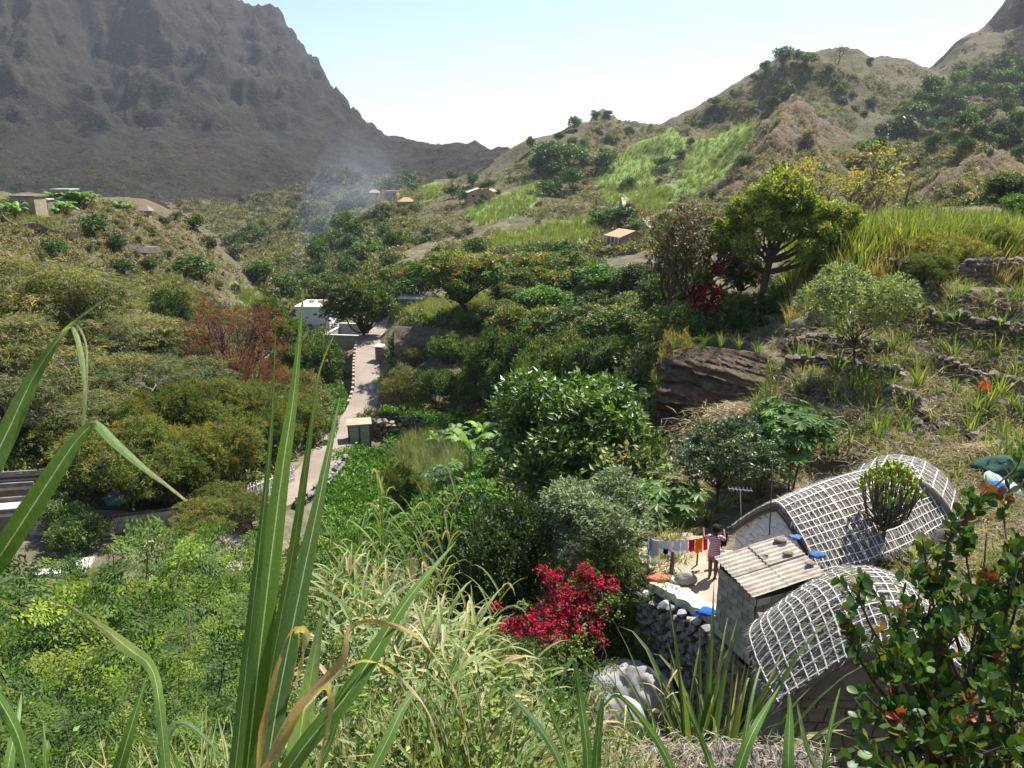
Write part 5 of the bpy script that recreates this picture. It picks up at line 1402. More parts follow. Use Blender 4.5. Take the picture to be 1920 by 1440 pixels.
def small_house(name, label, px, t, w, d, h, rz, wall, roof, kind='gable', base=None, wins=2, group=None, dz=0.0):
    g = ground(px, t) if base is None else hit(px, base, 60)
    w, d, h = w * .85, d * .85, h * .85
    r = thing(name, label, 'house', (g[0], g[1], g[2] + dz), rz, group)
    box_obj('wall', (0, 0, h / 2 - 1), (w, d, h + 2), 0, wall, r)
    if kind == 'flat': box_obj('roof', (0, 0, h + .12), (w + .4, d + .4, .24), 0, roof, r)
    elif wall is M_pink or wall is M_ochre:
        b = MB(); e = .45; rh = w * .2
        v = [(-w / 2 - e, -d / 2 - e, -.2), (w / 2 + e, -d / 2 - e, -.2), (w / 2 + e, d / 2 + e, -.2), (-w / 2 - e, d / 2 + e, -.2), (w * .12, -d / 2 - e, rh), (w * .12, d / 2 + e, rh)]
        v += [(p[0], p[1], p[2] - .14) for p in v]
        b.add(v, [(0, 4, 5, 3), (4, 1, 2, 5), (6, 9, 11, 10), (10, 11, 8, 7), (0, 6, 10, 4), (4, 10, 7, 1), (3, 5, 11, 9), (5, 2, 8, 11), (0, 3, 9, 6), (1, 7, 8, 2)]); obj('roof', b.mesh('roof', roof), r, (0, 0, h + .15))
        b = MB(); b.add([(-w / 2, -d / 2 + .02, h), (w / 2, -d / 2 + .02, h), (w * .12, -d / 2 + .02, h + rh)], [(0, 1, 2)]); obj('gable', b.mesh('gable', wall), r)
    else:
        b = MB(); e = .5; rh = w * .16; ov = .25
        v = [(-w / 2 - e, -d / 2 - e, -ov), (w / 2 + e, -d / 2 - e, -ov), (w / 2 + e, d / 2 + e, -ov), (-w / 2 - e, d / 2 + e, -ov), (-w * .2, 0, rh + .6), (w * .2, 0, rh + .6)]
        b.add(v, [(0, 1, 5, 4), (2, 3, 4, 5), (1, 2, 5), (3, 0, 4), (3, 2, 1, 0)]); obj('roof', b.mesh('roof', roof), r, (0, 0, h + .25))
    for i in range(wins):
        x_ = -w / 2 + w * (i + .5) / wins; wn_ = box_obj('window', (x_, -d / 2 - .02, h * .55), (w * .16 + .2, .1, h * .3 + .2), 0, M_wpaint, r); box_obj('pane', (0, -.035, 0), (w * .16, .08, h * .3), 0, M_dark, wn_)
    return r
ph = small_house('pink_house', 'salmon pink house with an orange tiled roof below the cane field', 1170, 186, 5.4, 5.6, 3.0, radians(24), M_pink, M_tilered, base=468)
for k in range(4): box_obj('porch_post', (-2.9, -2.6 + k * 1.3, 1.2), (.15, .15, 2.3), 0, M_wpaint, ph)
box_obj('porch_rail', (-2.9, -1.2, .55), (.1, 5, .5), 0, M_wpaint, ph); box_obj('porch_floor', (-2.4, -.8, .1), (1.3, 4.6, .25), 0, M_cement, ph)
b = MB(); b.tube([(1.5, -2.5, 1.2), (1.5, -2.7, 1.25)], [.45, .42], 12); obj('dish', b.mesh('dish', M_wpaint), ph)
small_house('ochre_house', 'ochre walled house with a sloping pale roof on the ridge', 893, 338, 9, 6, 4.2, radians(15), M_ochre, M_tin, base=376)
small_house('ochre_house', 'smaller ochre house in front of the sloping roofed one', 918, 330, 5, 4, 3, radians(-25), M_ochre, M_tilered, base=370, wins=1)
small_house('red_roofed_house', 'little red roofed house in the smoke across the valley', 702, 415, 7, 5, 3, radians(5), M_tin, M_tilered, base=372, dz=1)
small_house('pink_block_house', 'pink flat roofed house across the valley beside the red roofed one', 735, 415, 8, 5, 4.2, radians(-10), M_pink, M_pink, 'flat', base=375, dz=1)
small_house('terracotta_house', 'low terracotta house on the far bank, lowest of the three', 762, 400, 8, 5, 3, radians(20), M_tilered, M_tilered, base=388)
small_house('tan_hut', 'tan flat roofed hut among the banana plants on the spur', 57, 160, 5.2, 4, 3.0, radians(-4), M_dirt, M_plaster, 'flat', base=395, wins=1)
small_house('grey_hut', 'grey hut with a dark doorway right of the tan hut on the spur', 83, 157, 3.2, 3, 2.6, radians(6), M_plaster, M_tin, 'flat', base=397, wins=1)
small_house('lilac_hut', 'pale lilac hut under the highest banana clump on the spur', 124, 166, 4.6, 4, 2.8, radians(0), paintm('lilac', (.45, .38, .42)), M_tin, 'flat', base=378, wins=1)
small_house('field_hut', 'tiny thatched hut on the far slope of the spur', 275, 192, 2.0, 2.0, 1.0, 0, M_dirt, M_thatch, base=402, wins=1)
small_house('grey_shed', 'grey shed under the trees on the middle hillside', 1064, 270, 4, 3, 3, .2, M_plaster, M_tin, 'flat', base=368, wins=1)
small_house('roadside_house', 'low house half hidden under the rusty trees behind the field', 775, 155, 4.5, 4, 2.2, -.2, M_plaster, M_wpaint, 'flat', base=578, wins=1)

M_cement2 = solid('white_cement', (0.72, 0.70, 0.66), (0.5, 0.47, 0.42), 1.2, .95, .3, 20)
M_rubble = solid('pale_rubble', (0.55, 0.48, 0.40), (0.20, 0.155, 0.115), 2.2, .95, 1.0, 9)
# ---- rooftops and yards at the lower left
def roof_slab(label, cxy, size, rz, h, mat=M_cement, name='flat_roofed_house', ribs=0):
    x_, y_ = cxy; z_ = height(x_, y_)
    r = thing(name, label, 'house', (x_, y_, z_), rz)
    box_obj('wall', (0, 0, h / 2 - .6), (size[0] - .4, size[1] - .4, h + 1.2), 0, M_plaster, r)
    box_obj('roof', (0, 0, h + .1), (size[0], size[1], .2), 0, mat, r)
    for s, nx in (((size[0], .15, .3), (0, size[1] / 2 - .08)), ((size[0], .15, .3), (0, -size[1] / 2 + .08))): box_obj('parapet', (nx[0], nx[1], h + .36), s, 0, M_plaster, r)
    for k in range(ribs): box_obj('beam', (0, -size[1] / 2 + size[1] * (k + 1) / (ribs + 1), h + .32), (size[0], .3, .22), 0, M_dark, r)
    return r
q = ground(60, 52); roof_slab('pale flat roof nearest the corner of the left houses', q[:2], (4.2, 2.2), radians(12), 1.2)
q = ground(15, 54.5); roof_slab('pale flat roof with two dark beams behind the nearest left roof', q[:2], (4.6, 2.4), radians(10), 1.0, ribs=2)
q = ground(-90, 51); roof_slab('flat roof at the left edge of the picture', q[:2], (4, 3), radians(10), 1.8)
def block_parapet(label, a, b_, h, mat=M_block, n=10):
    a = P3(a); b_ = P3(b_); d = b_ - a; L_ = np.hypot(d[0], d[1]); r = thing('block_wall', label, 'wall', tuple(a), atan2(d[1], d[0]))
    bh = h / 3
    for j in range(3):
        k = 0; x0 = -(j % 2) * .5 * L_ / n
        for i in range(n + 1):
            xa = max(0, x0 + i * L_ / n); xb = min(L_, x0 + (i + 1) * L_ / n)
            if xb - xa < .1: continue
            zz = d[2] * (xa + xb) / 2 / L_
            bx = MB(); bx.box((0, 0, 0), (xb - xa - .03, .2, bh - .03)); obj('block', bx.mesh('block', mat), r, ((xa + xb) / 2, 0, zz + (j + .5) * bh))
    m = MB(); m.box((L_ / 2, 0, h * .5 - .3), (L_ - .1, .14, h + .5), roty(-atan2(d[2], L_))); obj('core', m.mesh('core', M_mortar), r)
    return r
block_parapet('long grey block wall running below the rooftops on the left', ground(55, 51) , ground(215, 52.5), 1.1)
block_parapet('grey block wall right of the dark tree trunk by the lower road', ground(215, 52.8), ground(365, 55.5), 1.2)
q = ground(100, 47); m = MB()
def ground_patch(name, label, px0, px1, t0, t1, mat, seed):
    xs = np.linspace(0, 1, 20); V = []; 
    for j in xs:
        for i in xs:
            g_ = ground(px0 + (px1 - px0) * i + 8 * (fbm(P3([j * 4.0]), P3([seed * 1.0]), 2, 3)[0] - .5), t0 + (t1 - t0) * j + 2 * (fbm(P3([i * 4.0]), P3([seed + 5.0]), 2, 3)[0] - .5)); V.append(g_ + (0, 0, .05))
    b = MB(); b.add(V, [(a * 20 + c, a * 20 + c + 1, a * 20 + c + 21, a * 20 + c + 20) for a in range(19) for c in range(19)])
    tag(obj(name, b.mesh(name, mat, True)), label, kind='structure')
q = ground(120, 48.6); tag(box_obj('yard_slab', q + (0, 0, .02), (3.0, 1.9, .3), .15, M_cement2, None), 'white cement slab of the yard below the left rooftops', kind='structure')
ground_patch('earth_path', 'pale earth path below the block wall on the left', 270, 490, 47, 53.3, M_rubble, 2)
# blue tank on a stand
g = ground(222, 55); tk = thing('blue_tub', 'light blue plastic tub on the block wall under the dark tree', 'tub', tuple(g + (0, 0, 1.25)))
b = MB(); bl = cloth('blue_plastic', (0.12, 0.33, 0.48)); V = []
for z_, s in ((0, .75), (.65, 1.0), (.65, .93), (.08, .7)):
    V += [(-.65 * s, -.4 * s, z_), (.65 * s, -.4 * s, z_), (.65 * s, .4 * s, z_), (-.65 * s, .4 * s, z_)]
b.add(V, [(3, 2, 1, 0)] + [(4 * r + i, 4 * r + (i + 1) % 4, 4 * r + 4 + (i + 1) % 4, 4 * r + 4 + i) for r in range(3) for i in range(4)] + [(12, 13, 14, 15)])
obj('body', b.mesh('body', bl), tk); box_obj('rim', (0, -.42, .64), (1.4, .06, .08), 0, bl, tk); box_obj('rim', (0, .42, .64), (1.4, .06, .08), 0, bl, tk)
# white fence beside the lower road
fa, fb_ = ground(462, 60.5), ground(553, 66.5)
fr = thing('white_fence', 'old whitewashed picket fence along the left of the lower road', 'fence', tuple(fa), 0)
fd = fb_ - fa; fa2 = atan2(fd[1], fd[0]); npk = 34
b = MB(); b.box((0, 0, .7), (.1, .05, 1.5)); pk = b.mesh('picket', M_limestone)
for k in range(npk): obj('picket', pk, fr, tuple(fd * k / (npk - 1)), (random.uniform(-.04, .04), random.uniform(-.04, .04), fa2), (1, 1, random.uniform(.85, 1.1)))
for z_ in (.4, 1.15):
    m = MB(); m.tube([(0, 0, z_), fd + (0, 0, z_)], .05, 4); obj('rail', m.mesh('rail', M_limestone), fr)

# ---- poles
def at_px(px, t, top): 
    g = ground(px, t); H = g[1] * ((-SP + (720 - top) / K * CP) / (CP + (720 - top) / K * SP)) - g[2]; return g, H
g, H = at_px(1684, 62, 335); b = thing('power_pole', 'leaning dark power pole in the cane field at the right', 'pole', tuple(g))
m = MB(); m.tube([(0, 0, -.5), (.12, 0, H * .5), (.42, 0, H)], [.13, .11, .085], 7); obj('pole', m.mesh('pole', M_wood, True), b)
m = MB(); m.tube([(.42, 0, H), (.75, -.05, H - .12)], .03, 5); obj('insulator', m.mesh('insulator', M_dark), b)
for px_, t_, top_, lb in [(788, 118, 545, 'thin pole at the left of the small cane field'), (1104, 175, 438, 'thin pole on the field left of the pink house'), (1160, 178, 430, 'thin pole beside the pink house')]:
    g, H = at_px(px_, t_, top_); pole('thin_pole', lb, 'pole', g - (0, 0, .3), g + (0, 0, H), .09, .06)

# ---- terrace walls on the right slope
for lb, pts, h in [
    ('topmost stone wall below the tall cane at the right', [(1495, 500), (1560, 503), (1640, 505), (1720, 512), (1800, 522)], .9),
    ('dark boulder wall below the cane at the right edge', [(1800, 528), (1860, 525), (1960, 520)], 1.3),
    ('stone wall left of the grey green tree on the slope', [(1470, 660), (1530, 650), (1590, 655), (1660, 660)], .9),
    ('stepped stone wall with a straw covered top', [(1470, 692), (1540, 690), (1620, 705), (1690, 715)], .9),
    ('short wall with a squared corner on the right slope', [(1660, 738), (1700, 750), (1740, 790)], .8),
    ('rubble wall on the slope under the orange flowers', [(1760, 690), (1830, 720), (1920, 740)], .9),
    ('rubble wall halfway up the slope at the right edge', [(1740, 600), (1820, 612), (1930, 640)], .8),
    ('low rubble wall above the roof of the outbuilding', [(1700, 800), (1780, 812), (1870, 850)], .6)]:
    w = [hit(*c, t0=15) for c in pts]
    dry_wall(lb, w, h, ST_F, .36, maxn=150, thick=.5, group=None, coremat=M_fieldstone)
dry_wall('grey wall at the foot of the small cane field, above the brown cliff', [hit(c, 606 if c < 860 else 614, 50) for c in (770, 820, 860, 920, 990)], .9, ST_F, .7, maxn=80, thick=.5)

# ---- rocks
for lb, px_, py_, s, mt_, sd in [('large dark boulder on the slope below the grey green tree', 1532, 612, (2.6, 1.6, 1.9), M_fieldstone, 3), ('grey boulder just above the large dark one', 1548, 565, (1.4, 1, 1.0), M_limestone, 4),
    ('rounded rock on top of the red cliff', 1345, 645, (1.5, 1, .9), M_fieldstone, 9), ('knobbly rock at the left end of the red cliff top', 1270, 655, (1.8, 1.2, 1.1), M_fieldstone, 10), ('rock beside the trunk of the large spreading tree', 1440, 605, (1.1, .9, .9), M_fieldstone, 11)]:
    p = hit(px_, py_, 20); boulder('boulder', lb, p, s, mt_, sd)
M_wash = solid('washed_rock', (0.50, 0.49, 0.48), (0.13, 0.125, 0.125), 2.4, .9, .9, 9)
# washed pale rock in the gully
p = P(1196, 1300, 20.2)
boulder('gully_rock', 'large pale washed rock face in the dark gully left of the outhouse', p + P3((0, .6, -.7)), (2.3, 1.8, 2.1), M_wash, 27, 'rock', 5, .24)
boulder('gully_rock', 'smaller pale rock low in the gully beside the straw', P(1165, 1350, 18.6) + P3((0, 0.4, -.3)), (1.2, 1.0, 1.1), M_wash, 16, 'rock', 4, .18)

# cliff faces: ruled from foot to brim, with ledges and bulges
M_cliff = terrain_mat('red_cliff_rock', (0.20, 0.14, 0.10), (0.11, 0.08, 0.062), (0.10, 0.075, 0.062), (0.28, 0.16, 0.095), (0.06, 0.07, 0.03), 2.5, .3, 1.2, 1.0)
def cliff(name, label, foot, brim, amp=1.0, nu=90, nv=44, seed=1):
    foot = P3(foot); brim = P3(brim); fu = np.linspace(0, 1, len(foot)); u = np.linspace(0, 1, nu)
    F_ = np.stack([np.interp(u, fu, foot[:, i]) for i in range(3)], 1); B_ = np.stack([np.interp(u, np.linspace(0, 1, len(brim)), brim[:, i]) for i in range(3)], 1)
    V = []
    hdir = unit(np.array((0, 0, 1.0)) * 0 + unit((F_ - B_) * (1, 1, 0)).mean(0))
    for k in range(nv):
        w = k / (nv - 1); pr_ = w ** .75
        p = F_ * (1 - w) + B_ * w; p[:, :2] = F_[:, :2] * (1 - w ** 1.8) + B_[:, :2] * w ** 1.8
        n1 = fbm(p[:, 0] * .25 + p[:, 1] * .2, p[:, 2] * .55, 5, seed, True) - .6
        n2 = fbm(p[:, 0] * 1.1 + p[:, 1] * .5, p[:, 2] * 2.2, 5, seed + 5, True) - .6
        n1 = n1 + .25 * np.sign(np.sin(p[:, 2] * 4 + 3 * n2)) * .25
        V.append(p + hdir * ((n1 * 2.6 + n2 * .8) * amp * (.25 + sin(pi * min(1, w * 1.0))))[:, None])
    V.append(B_ - hdir * 3.2 - (0, 0, .9))
    V = P3(V); k = nv + 1; idx = np.arange(k * nu).reshape(k, nu)
    b = MB(); b.add(V.reshape(-1, 3), np.stack([idx[:-1, :-1], idx[:-1, 1:], idx[1:, 1:], idx[1:, :-1]], -1).reshape(-1, 4))
    me = b.mesh(name, M_cliff, True); me.attributes.new('paint', 'FLOAT', 'POINT')
    tag(obj(name, me), label, kind='structure')
cliff('cliff', 'brown and red rock cliff below the big tree', [ground(1226, 42.2) - (0, 0, .5), ground(1262, 42.0) - (0, 0, .5), ground(1318, 41.2) - (0, 0, .5), ground(1385, 39.8) - (0, 0, .5), ground(1425, 39.0) - (0, 0, .5)],
      [P(1232, 680, 43.4), P(1262, 656, 43.2), P(1320, 648, 42.8), P(1390, 655, 41.8), P(1440, 662, 40.5)], .85, 170, 80, seed=3)
cliff('cliff', 'shaded brown cliff below the mango trees', [ground(742, 92), ground(800, 87), ground(880, 84.5), ground(970, 82.5), ground(1050, 78), ground(1150, 66), ground(1225, 56)],
      [P(738, 612, 106), P(800, 612, 99), P(880, 622, 95), P(970, 640, 91), P(1050, 655, 85), P(1150, 670, 71), P(1232, 676, 58)], 1.0, 140, 40, 13)
# ---------------------------------------------------------------- planting
random.seed(5)
LAND = [(597, 600, 'the white building'), (690, 700, 'the cobbled road'), (675, 830, 'the block hut'), (1170, 452, 'the pink house'), (893, 355, 'the ochre house'), (735, 368, 'the pink far house'),
        (870, 540, 'the lone field mango'), (1430, 450, 'the big spreading tree'), (1680, 390, 'the power pole'), (1530, 600, 'the dark boulder'), (1300, 720, 'the red cliff'), (1060, 840, 'the breadfruit tree'),
        (430, 640, 'the rust red tree'), (250, 950, 'the blue tub'), (60, 970, 'the left rooftops'), (178, 425, 'the spur mango'), (60, 380, 'the tan hut'), (550, 890, 'the white fence'),
        (1550, 960, 'the long thatched roof'), (1600, 1150, 'the nearer thatched roof'), (1430, 1150, 'the block outhouse'), (1290, 1020, 'the washing line'), (1050, 1150, 'the crimson bougainvillea'), (1200, 1280, 'the pale gully rock'),
        (700, 930, 'the green garden'), (1480, 190, 'the pyramid shaped crag'), (1850, 270, 'the right hand crag'), (1140, 215, 'the bare knoll'), (1570, 95, 'the ridge top tree'), (1190, 385, 'the winding hill path'), (330, 550, 'the left green field'),
        (950, 470, 'the lower cane field'), (1200, 300, 'the upper cane field'), (800, 700, 'the shaded cliff'), (540, 1100, 'the tall cane blades'), (1740, 1250, 'the glossy shrub'), (900, 300, 'the far ridge'), (480, 400, 'the valley head')]
ORD = ['nearest', 'second', 'third', 'fourth', 'fifth', 'sixth', 'seventh', 'eighth', 'ninth', 'tenth', 'eleventh', 'twelfth', 'thirteenth', 'fourteenth', 'fifteenth', 'sixteenth', 'seventeenth', 'eighteenth', 'nineteenth', 'twentieth'] + ['twenty ' + q for q in ('first', 'second', 'third', 'fourth', 'fifth', 'sixth', 'seventh', 'eighth', 'ninth')] + ['thirtieth'] + ['thirty ' + q for q in ('first', 'second', 'third', 'fourth', 'fifth', 'sixth', 'seventh', 'eighth', 'ninth')] + ['fortieth'] + ['forty ' + q for q in ('first', 'second', 'third', 'fourth', 'fifth', 'sixth', 'seventh', 'eighth', 'ninth')] + ['fiftieth'] + ['fifty ' + q for q in ('first', 'second', 'third', 'fourth', 'fifth', 'sixth', 'seventh', 'eighth', 'ninth')] + ['sixtieth'] * 60
def autolabel(items, desc):
    """items: objects with a base position; each is told apart by its nearest landmark, the side and its order outwards"""
    b = {}
    for o in items:
        x, y, t = proj(o.location); L_ = min(LAND, key=lambda l: (l[0] - x) ** 2 + (l[1] - y) ** 2 * 1.5)
        dx, dy = x - L_[0], y - L_[1]
        w = ('right of' if dx > 0 else 'left of') if abs(dx) > abs(dy) else ('below' if dy > 0 else 'above')
        b.setdefault((w, L_[2]), []).append((dx * dx + dy * dy, o))
    for (w, l), v in b.items():
        v.sort(key=lambda q: q[0])
        for i, (_, o) in enumerate(v):
            o['label'] = ('%s, %s one %s %s' % (desc, ORD[i], w, l)) if len(v) > 1 else '%s %s %s' % (desc, w, l)
M_leafs = M_leaf
# ---- mango grove and trees of the middle ground: (kind, label, px, distance, top row, width)
def grove(lst, group=None, cat='tree'):
    for k_, nm, lb, px, t, top, w in lst: place_tree(k_, nm, lb, px, t, top, w, group=group, cat=cat)
T('field_mango', 1, H=10, W=10, tf=0.34, nl=22, tufts=56, per=13, L=0.42, Wd=0.15, cols=GRN, tip=RUST, ptip=0.45, trunk_r=.34)
grove([('field_mango', 'mango_tree', 'lone dark mango with a thick trunk in the small cane field above the cliff', 870, 100, 456, 160),
 ('mango', 'mango_tree', 'rusty tipped mango that stands at the left edge of the road', 682, 118, 520, 118),
 ('mango', 'mango_tree', 'greyish tree behind the road bend', 738, 150, 528, 84), ('mango', 'mango_tree', 'orange tipped tree behind the white building', 622, 185, 512, 84),
 ('mango', 'mango_tree', 'rusty tree left of the lone field mango', 775, 135, 488, 120), ('mango', 'mango_tree', 'rusty tree right of the lone field mango', 965, 112, 498, 90),
 ('mango', 'mango_tree', 'orange tipped mango on the crest of the grove', 1000, 118, 470, 115), ('mango_dark', 'mango_tree', 'dark mango on the crest left of the pink house', 1085, 122, 468, 125),
 ('bright', 'bright_tree', 'bright green tree in the middle of the dark grove', 1035, 96, 535, 112), ('bright', 'bright_tree', 'fresh green domed tree at the crest below the pink house', 1150, 98, 492, 120),
 ('mango_dark', 'mango_tree', 'dark mango below the pink house at the right of the crest', 1205, 92, 490, 110), ('mango_dark', 'mango_tree', 'dark mango at the brim of the shaded cliff, centre of the grove', 1095, 84, 570, 150),
 ('mango', 'mango_tree', 'rust tipped mango at the brim of the shaded cliff', 1000, 90, 565, 140), ('mango_dark', 'mango_tree', 'black green tree over the right end of the shaded cliff', 1190, 74, 560, 150),
 ('mango_dark', 'mango_tree', 'dark tree between the grove and the pink blossom tree', 1255, 68, 500, 130), ('mango_dark', 'mango_tree', 'low dark tree over the cliff left of the pink blossom tree', 1250, 62, 590, 120),
 ('mango', 'mango_tree', 'small rusty tree left in the grove', 935, 95, 560, 80), ('mango_dark', 'mango_tree', 'dark tree at the back of the grove', 1050, 130, 475, 90), ('mango_dark', 'mango_tree', 'dark green tree hanging over the gully', 1130, 72, 630, 130)] + [('mango_dark', 'mango_tree', lb, px, t, top, w) for lb, px, t, top, w in [('shaded mango under the cliff brim, left of the breadfruit tree', 925, 82, 612, 100), ('second shaded mango under the cliff brim', 985, 79, 618, 110), ('shaded mango straight above the breadfruit tree', 1050, 74, 610, 120), ('shaded mango right above the breadfruit tree', 1120, 66, 628, 120), ('shaded mango beside the left side of the red cliff', 1190, 58, 640, 110), ('round mango in the front row of the grove', 1040, 88, 580, 105), ('round mango in the middle row of the grove', 1130, 92, 545, 105), ('round mango at the right of the middle row', 1200, 82, 545, 100), ('round mango behind the bright green one', 960, 100, 530, 95)]])
random.seed(11)
its = []
for px, py, top, w, k_ in [(760, 785, 660, 95, 'grey_bush'), (820, 780, 705, 80, 'green_bush'), (880, 778, 720, 70, 'green_bush'), (735, 740, 650, 60, 'green_bush'), (790, 720, 640, 60, 'grey_bush'), (850, 720, 655, 70, 'green_bush'), (920, 730, 640, 80, 'green_bush'), (960, 770, 690, 80, 'green_bush'),
                     (1010, 760, 660, 90, 'green_bush'), (1080, 750, 670, 90, 'green_bush'), (890, 700, 640, 60, 'grey_bush'), (1150, 760, 690, 90, 'green_bush'), (1210, 770, 700, 60, 'grey_bush'), (960, 690, 640, 60, 'green_bush')]:
    its.append(place_tree(k_, 'cliff_bush', 'x', px, 88, None, w, group='bushes on the shaded cliff', cat='bush', hscale=w / 80.0, p=P(px + random.uniform(-15, 15), py - random.uniform(0, 40), {0: 90, 1: 88, 2: 84, 3: 76, 4: 66, 5: 60}[min(5, max(0, (px - 700) // 100))] - (6 if py > 740 else -3))))
autolabel(its, 'cliff shrub')
# ---- left wood
random.seed(21)
grove([('eucalypt', 'eucalyptus_tree', 'tall grey green eucalyptus at the left edge of the picture', 25, 74, 462, 250), ('eucalypt', 'eucalyptus_tree', 'drooping eucalyptus second from the left edge', 140, 82, 505, 210),
 ('eucalypt', 'eucalyptus_tree', 'loose eucalyptus behind the forked bare branch', 235, 88, 590, 200), ('eucalypt', 'eucalyptus_tree', 'dark eucalyptus over the shaded ground at the left edge', 5, 64, 590, 230),
 ('eucalypt', 'eucalyptus_tree', 'eucalyptus with pale bare limbs left of the bent cane leaf', 125, 68, 640, 220), ('eucalypt', 'eucalyptus_tree', 'olive eucalyptus above the orange tinged trees', 235, 70, 665, 200),
 ('eucalypt', 'eucalyptus_tree', 'olive eucalyptus below the rust red tree', 335, 76, 675, 170), ('eucalypt', 'eucalyptus_tree', 'eucalyptus on the bank under the dry spur', 60, 100, 520, 170), ('eucalypt', 'eucalyptus_tree', 'feathery tree at the foot of the spur left of the green field', 190, 104, 545, 130),
 ('acacia', 'acacia_tree', 'orange tinged tree with a dark trunk behind the blue tub', 250, 55.5, 790, 190), ('acacia', 'acacia_tree', 'yellow green tree right of the pale bare branches', 330, 66, 712, 170),
 ('acacia', 'acacia_tree', 'orange tinged tree below the rust red tree', 410, 70, 708, 170), ('acacia', 'acacia_tree', 'orange tinged tree left of the tall cane blades', 470, 74, 700, 140), ('acacia', 'acacia_tree', 'low yellow green tree above the block wall', 350, 58.5, 800, 180),
 ('acacia', 'acacia_tree', 'low olive tree behind the white fence', 440, 63, 780, 150), ('acacia', 'acacia_tree', 'small olive tree behind the leftmost end of the block wall', 180, 60, 770, 150), ('acacia', 'acacia_tree', 'olive tree between the cane blades by the lower road', 560, 76, 742, 130),
 ('grey_bush', 'bush', 'greyish thicket left of the road guard stones', 560, 92, 690, 110), ('green_bush', 'bush', 'dark thicket left of the upper road', 600, 108, 615, 80), ('mango', 'mango_tree', 'rusty tree left of the white building', 540, 118, 590, 75), ('mango', 'mango_tree', 'yellow green tree below the white building', 545, 104, 645, 70),
 ('mango_dark', 'mango_tree', 'round tree at the left end of the floor field', 506, 150, 555, 62), ('green_bush', 'bush', 'green bush at the foot of the spur', 325, 118, 535, 70), ('green_bush', 'bush', 'broad bush below the left green field', 300, 104, 600, 110), ('acacia', 'acacia_tree', 'low feathery tree over the lower road left of the white fence', 420, 56.5, 905, 120), ('acacia', 'acacia_tree', 'low feathery tree at the right end of the block wall', 385, 53, 940, 100), ('green_bush', 'bush', 'bush at the left foot of the block wall', 150, 50.5, 960, 80), ('acacia', 'acacia_tree', 'thin feathery tree in front of the lower road bend', 485, 55, 925, 90), ('grey_bush', 'bush', 'grey scrub left of the rust red tree', 265, 96, 610, 90)])
random.seed(23)
grove([('eucalypt', 'eucalyptus_tree', lb, px, t, top, w) for lb, px, t, top, w in [('grey green tree low in the wood at the left edge', 30, 60, 690, 190), ('drooping tree over the shaded red earth', 175, 62, 745, 150), ('olive tree behind the shaded red earth', 90, 72, 700, 170), ('olive tree between the two tallest eucalyptus', 85, 90, 545, 150), ('greyish tree under the spur at the left edge', 0, 90, 520, 170), ('loose tree right of the tall second eucalyptus', 185, 78, 590, 150), ('olive tree at the right end of the eucalyptus row', 285, 84, 650, 130), ('dull tree left of the rust red tree', 330, 88, 630, 110), ('olive tree in the centre of the left wood', 270, 72, 700, 140), ('grey tree left of the bleached branches', 205, 66, 720, 140), ('olive tree right of the bleached branches', 310, 74, 690, 130)]])
grove([('acacia', 'acacia_tree', lb, px, t, top, w) for lb, px, t, top, w in [('low orange tinged tree right of the dark trunk', 300, 60, 775, 150), ('orange tinged tree right of the bleached branches', 370, 66, 745, 150), ('yellowish tree above the white fence', 500, 70, 760, 120), ('yellowish tree left of the white fence', 400, 61, 800, 140), ('small yellowish tree under the rust red tree', 440, 78, 700, 120), ('orange tinged tree over the end of the block wall', 330, 57, 830, 140), ('yellow green tree right of the dark trunk', 265, 63, 735, 140)]])
# rust red tree: flat tiers of fine twigs with few leaves
RED = [(0.085, 0.035, 0.028), (0.065, 0.03, 0.026), (0.11, 0.045, 0.03), (0.07, 0.045, 0.035)]
T('red_tree', 1, H=9, W=13, tf=0.16, nl=30, tufts=42, per=12, L=0.36, Wd=0.05, cols=RED, tip=[(0.18, 0.06, 0.03)], ptip=.2, lr_=(0.18, 0.32), flat=.4, bark=M_bark_red, mat=M_leaf_thin, multi=3, twigs=7, shape='round', trunk_r=.22)
place_tree('red_tree', 'rust_red_tree', 'wide dry tree with rust red foliage and dark branches on the left', 432, 92, 560, 215)
place_tree('red_tree', 'rust_red_tree', 'lower rust brown tree at the right foot of the wide red one', 480, 84, 648, 130)
# pale bare branches
def bare(name, label, px, py, t, H, seed, mat=M_bark_pale):
    rng = np.random.default_rng(seed); b = MB()
    def rec(p, d, L_, r, k):
        e = p + d * L_; limb(b, rng, p, e, r, r * .55, .12, 5, sides=5)
        if k:
            for _ in range(3 if k > 1 else 2): rec(e, unit(d + rng.normal(size=3) * .6 + (0, 0, .1)), L_ * rng.uniform(.55, .8), r * .6, k - 1)
    rec(P3((0, 0, 0)), unit(P3((rng.normal() * .5, rng.normal() * .2, 1.0))), H * .4, .07, 4)
    p = P(px, py, t); tag(obj(name, b.mesh(name, mat, True), None, tuple(p)), label, 'branch')
bare('bare_branches', 'bleached bare branches sticking out between the olive trees', 275, 745, 60, 2.6, 3)
bare('bare_branches', 'bleached crooked limb behind the bent cane leaf', 130, 705, 60, 2.2, 4)
bare('bare_branches', 'pale bare limb at the left edge of the wood', 20, 740, 58, 1.8, 5)
bare('bare_branches', 'white dead stem at the top left of the wood', 18, 495, 85, 2.6, 9)
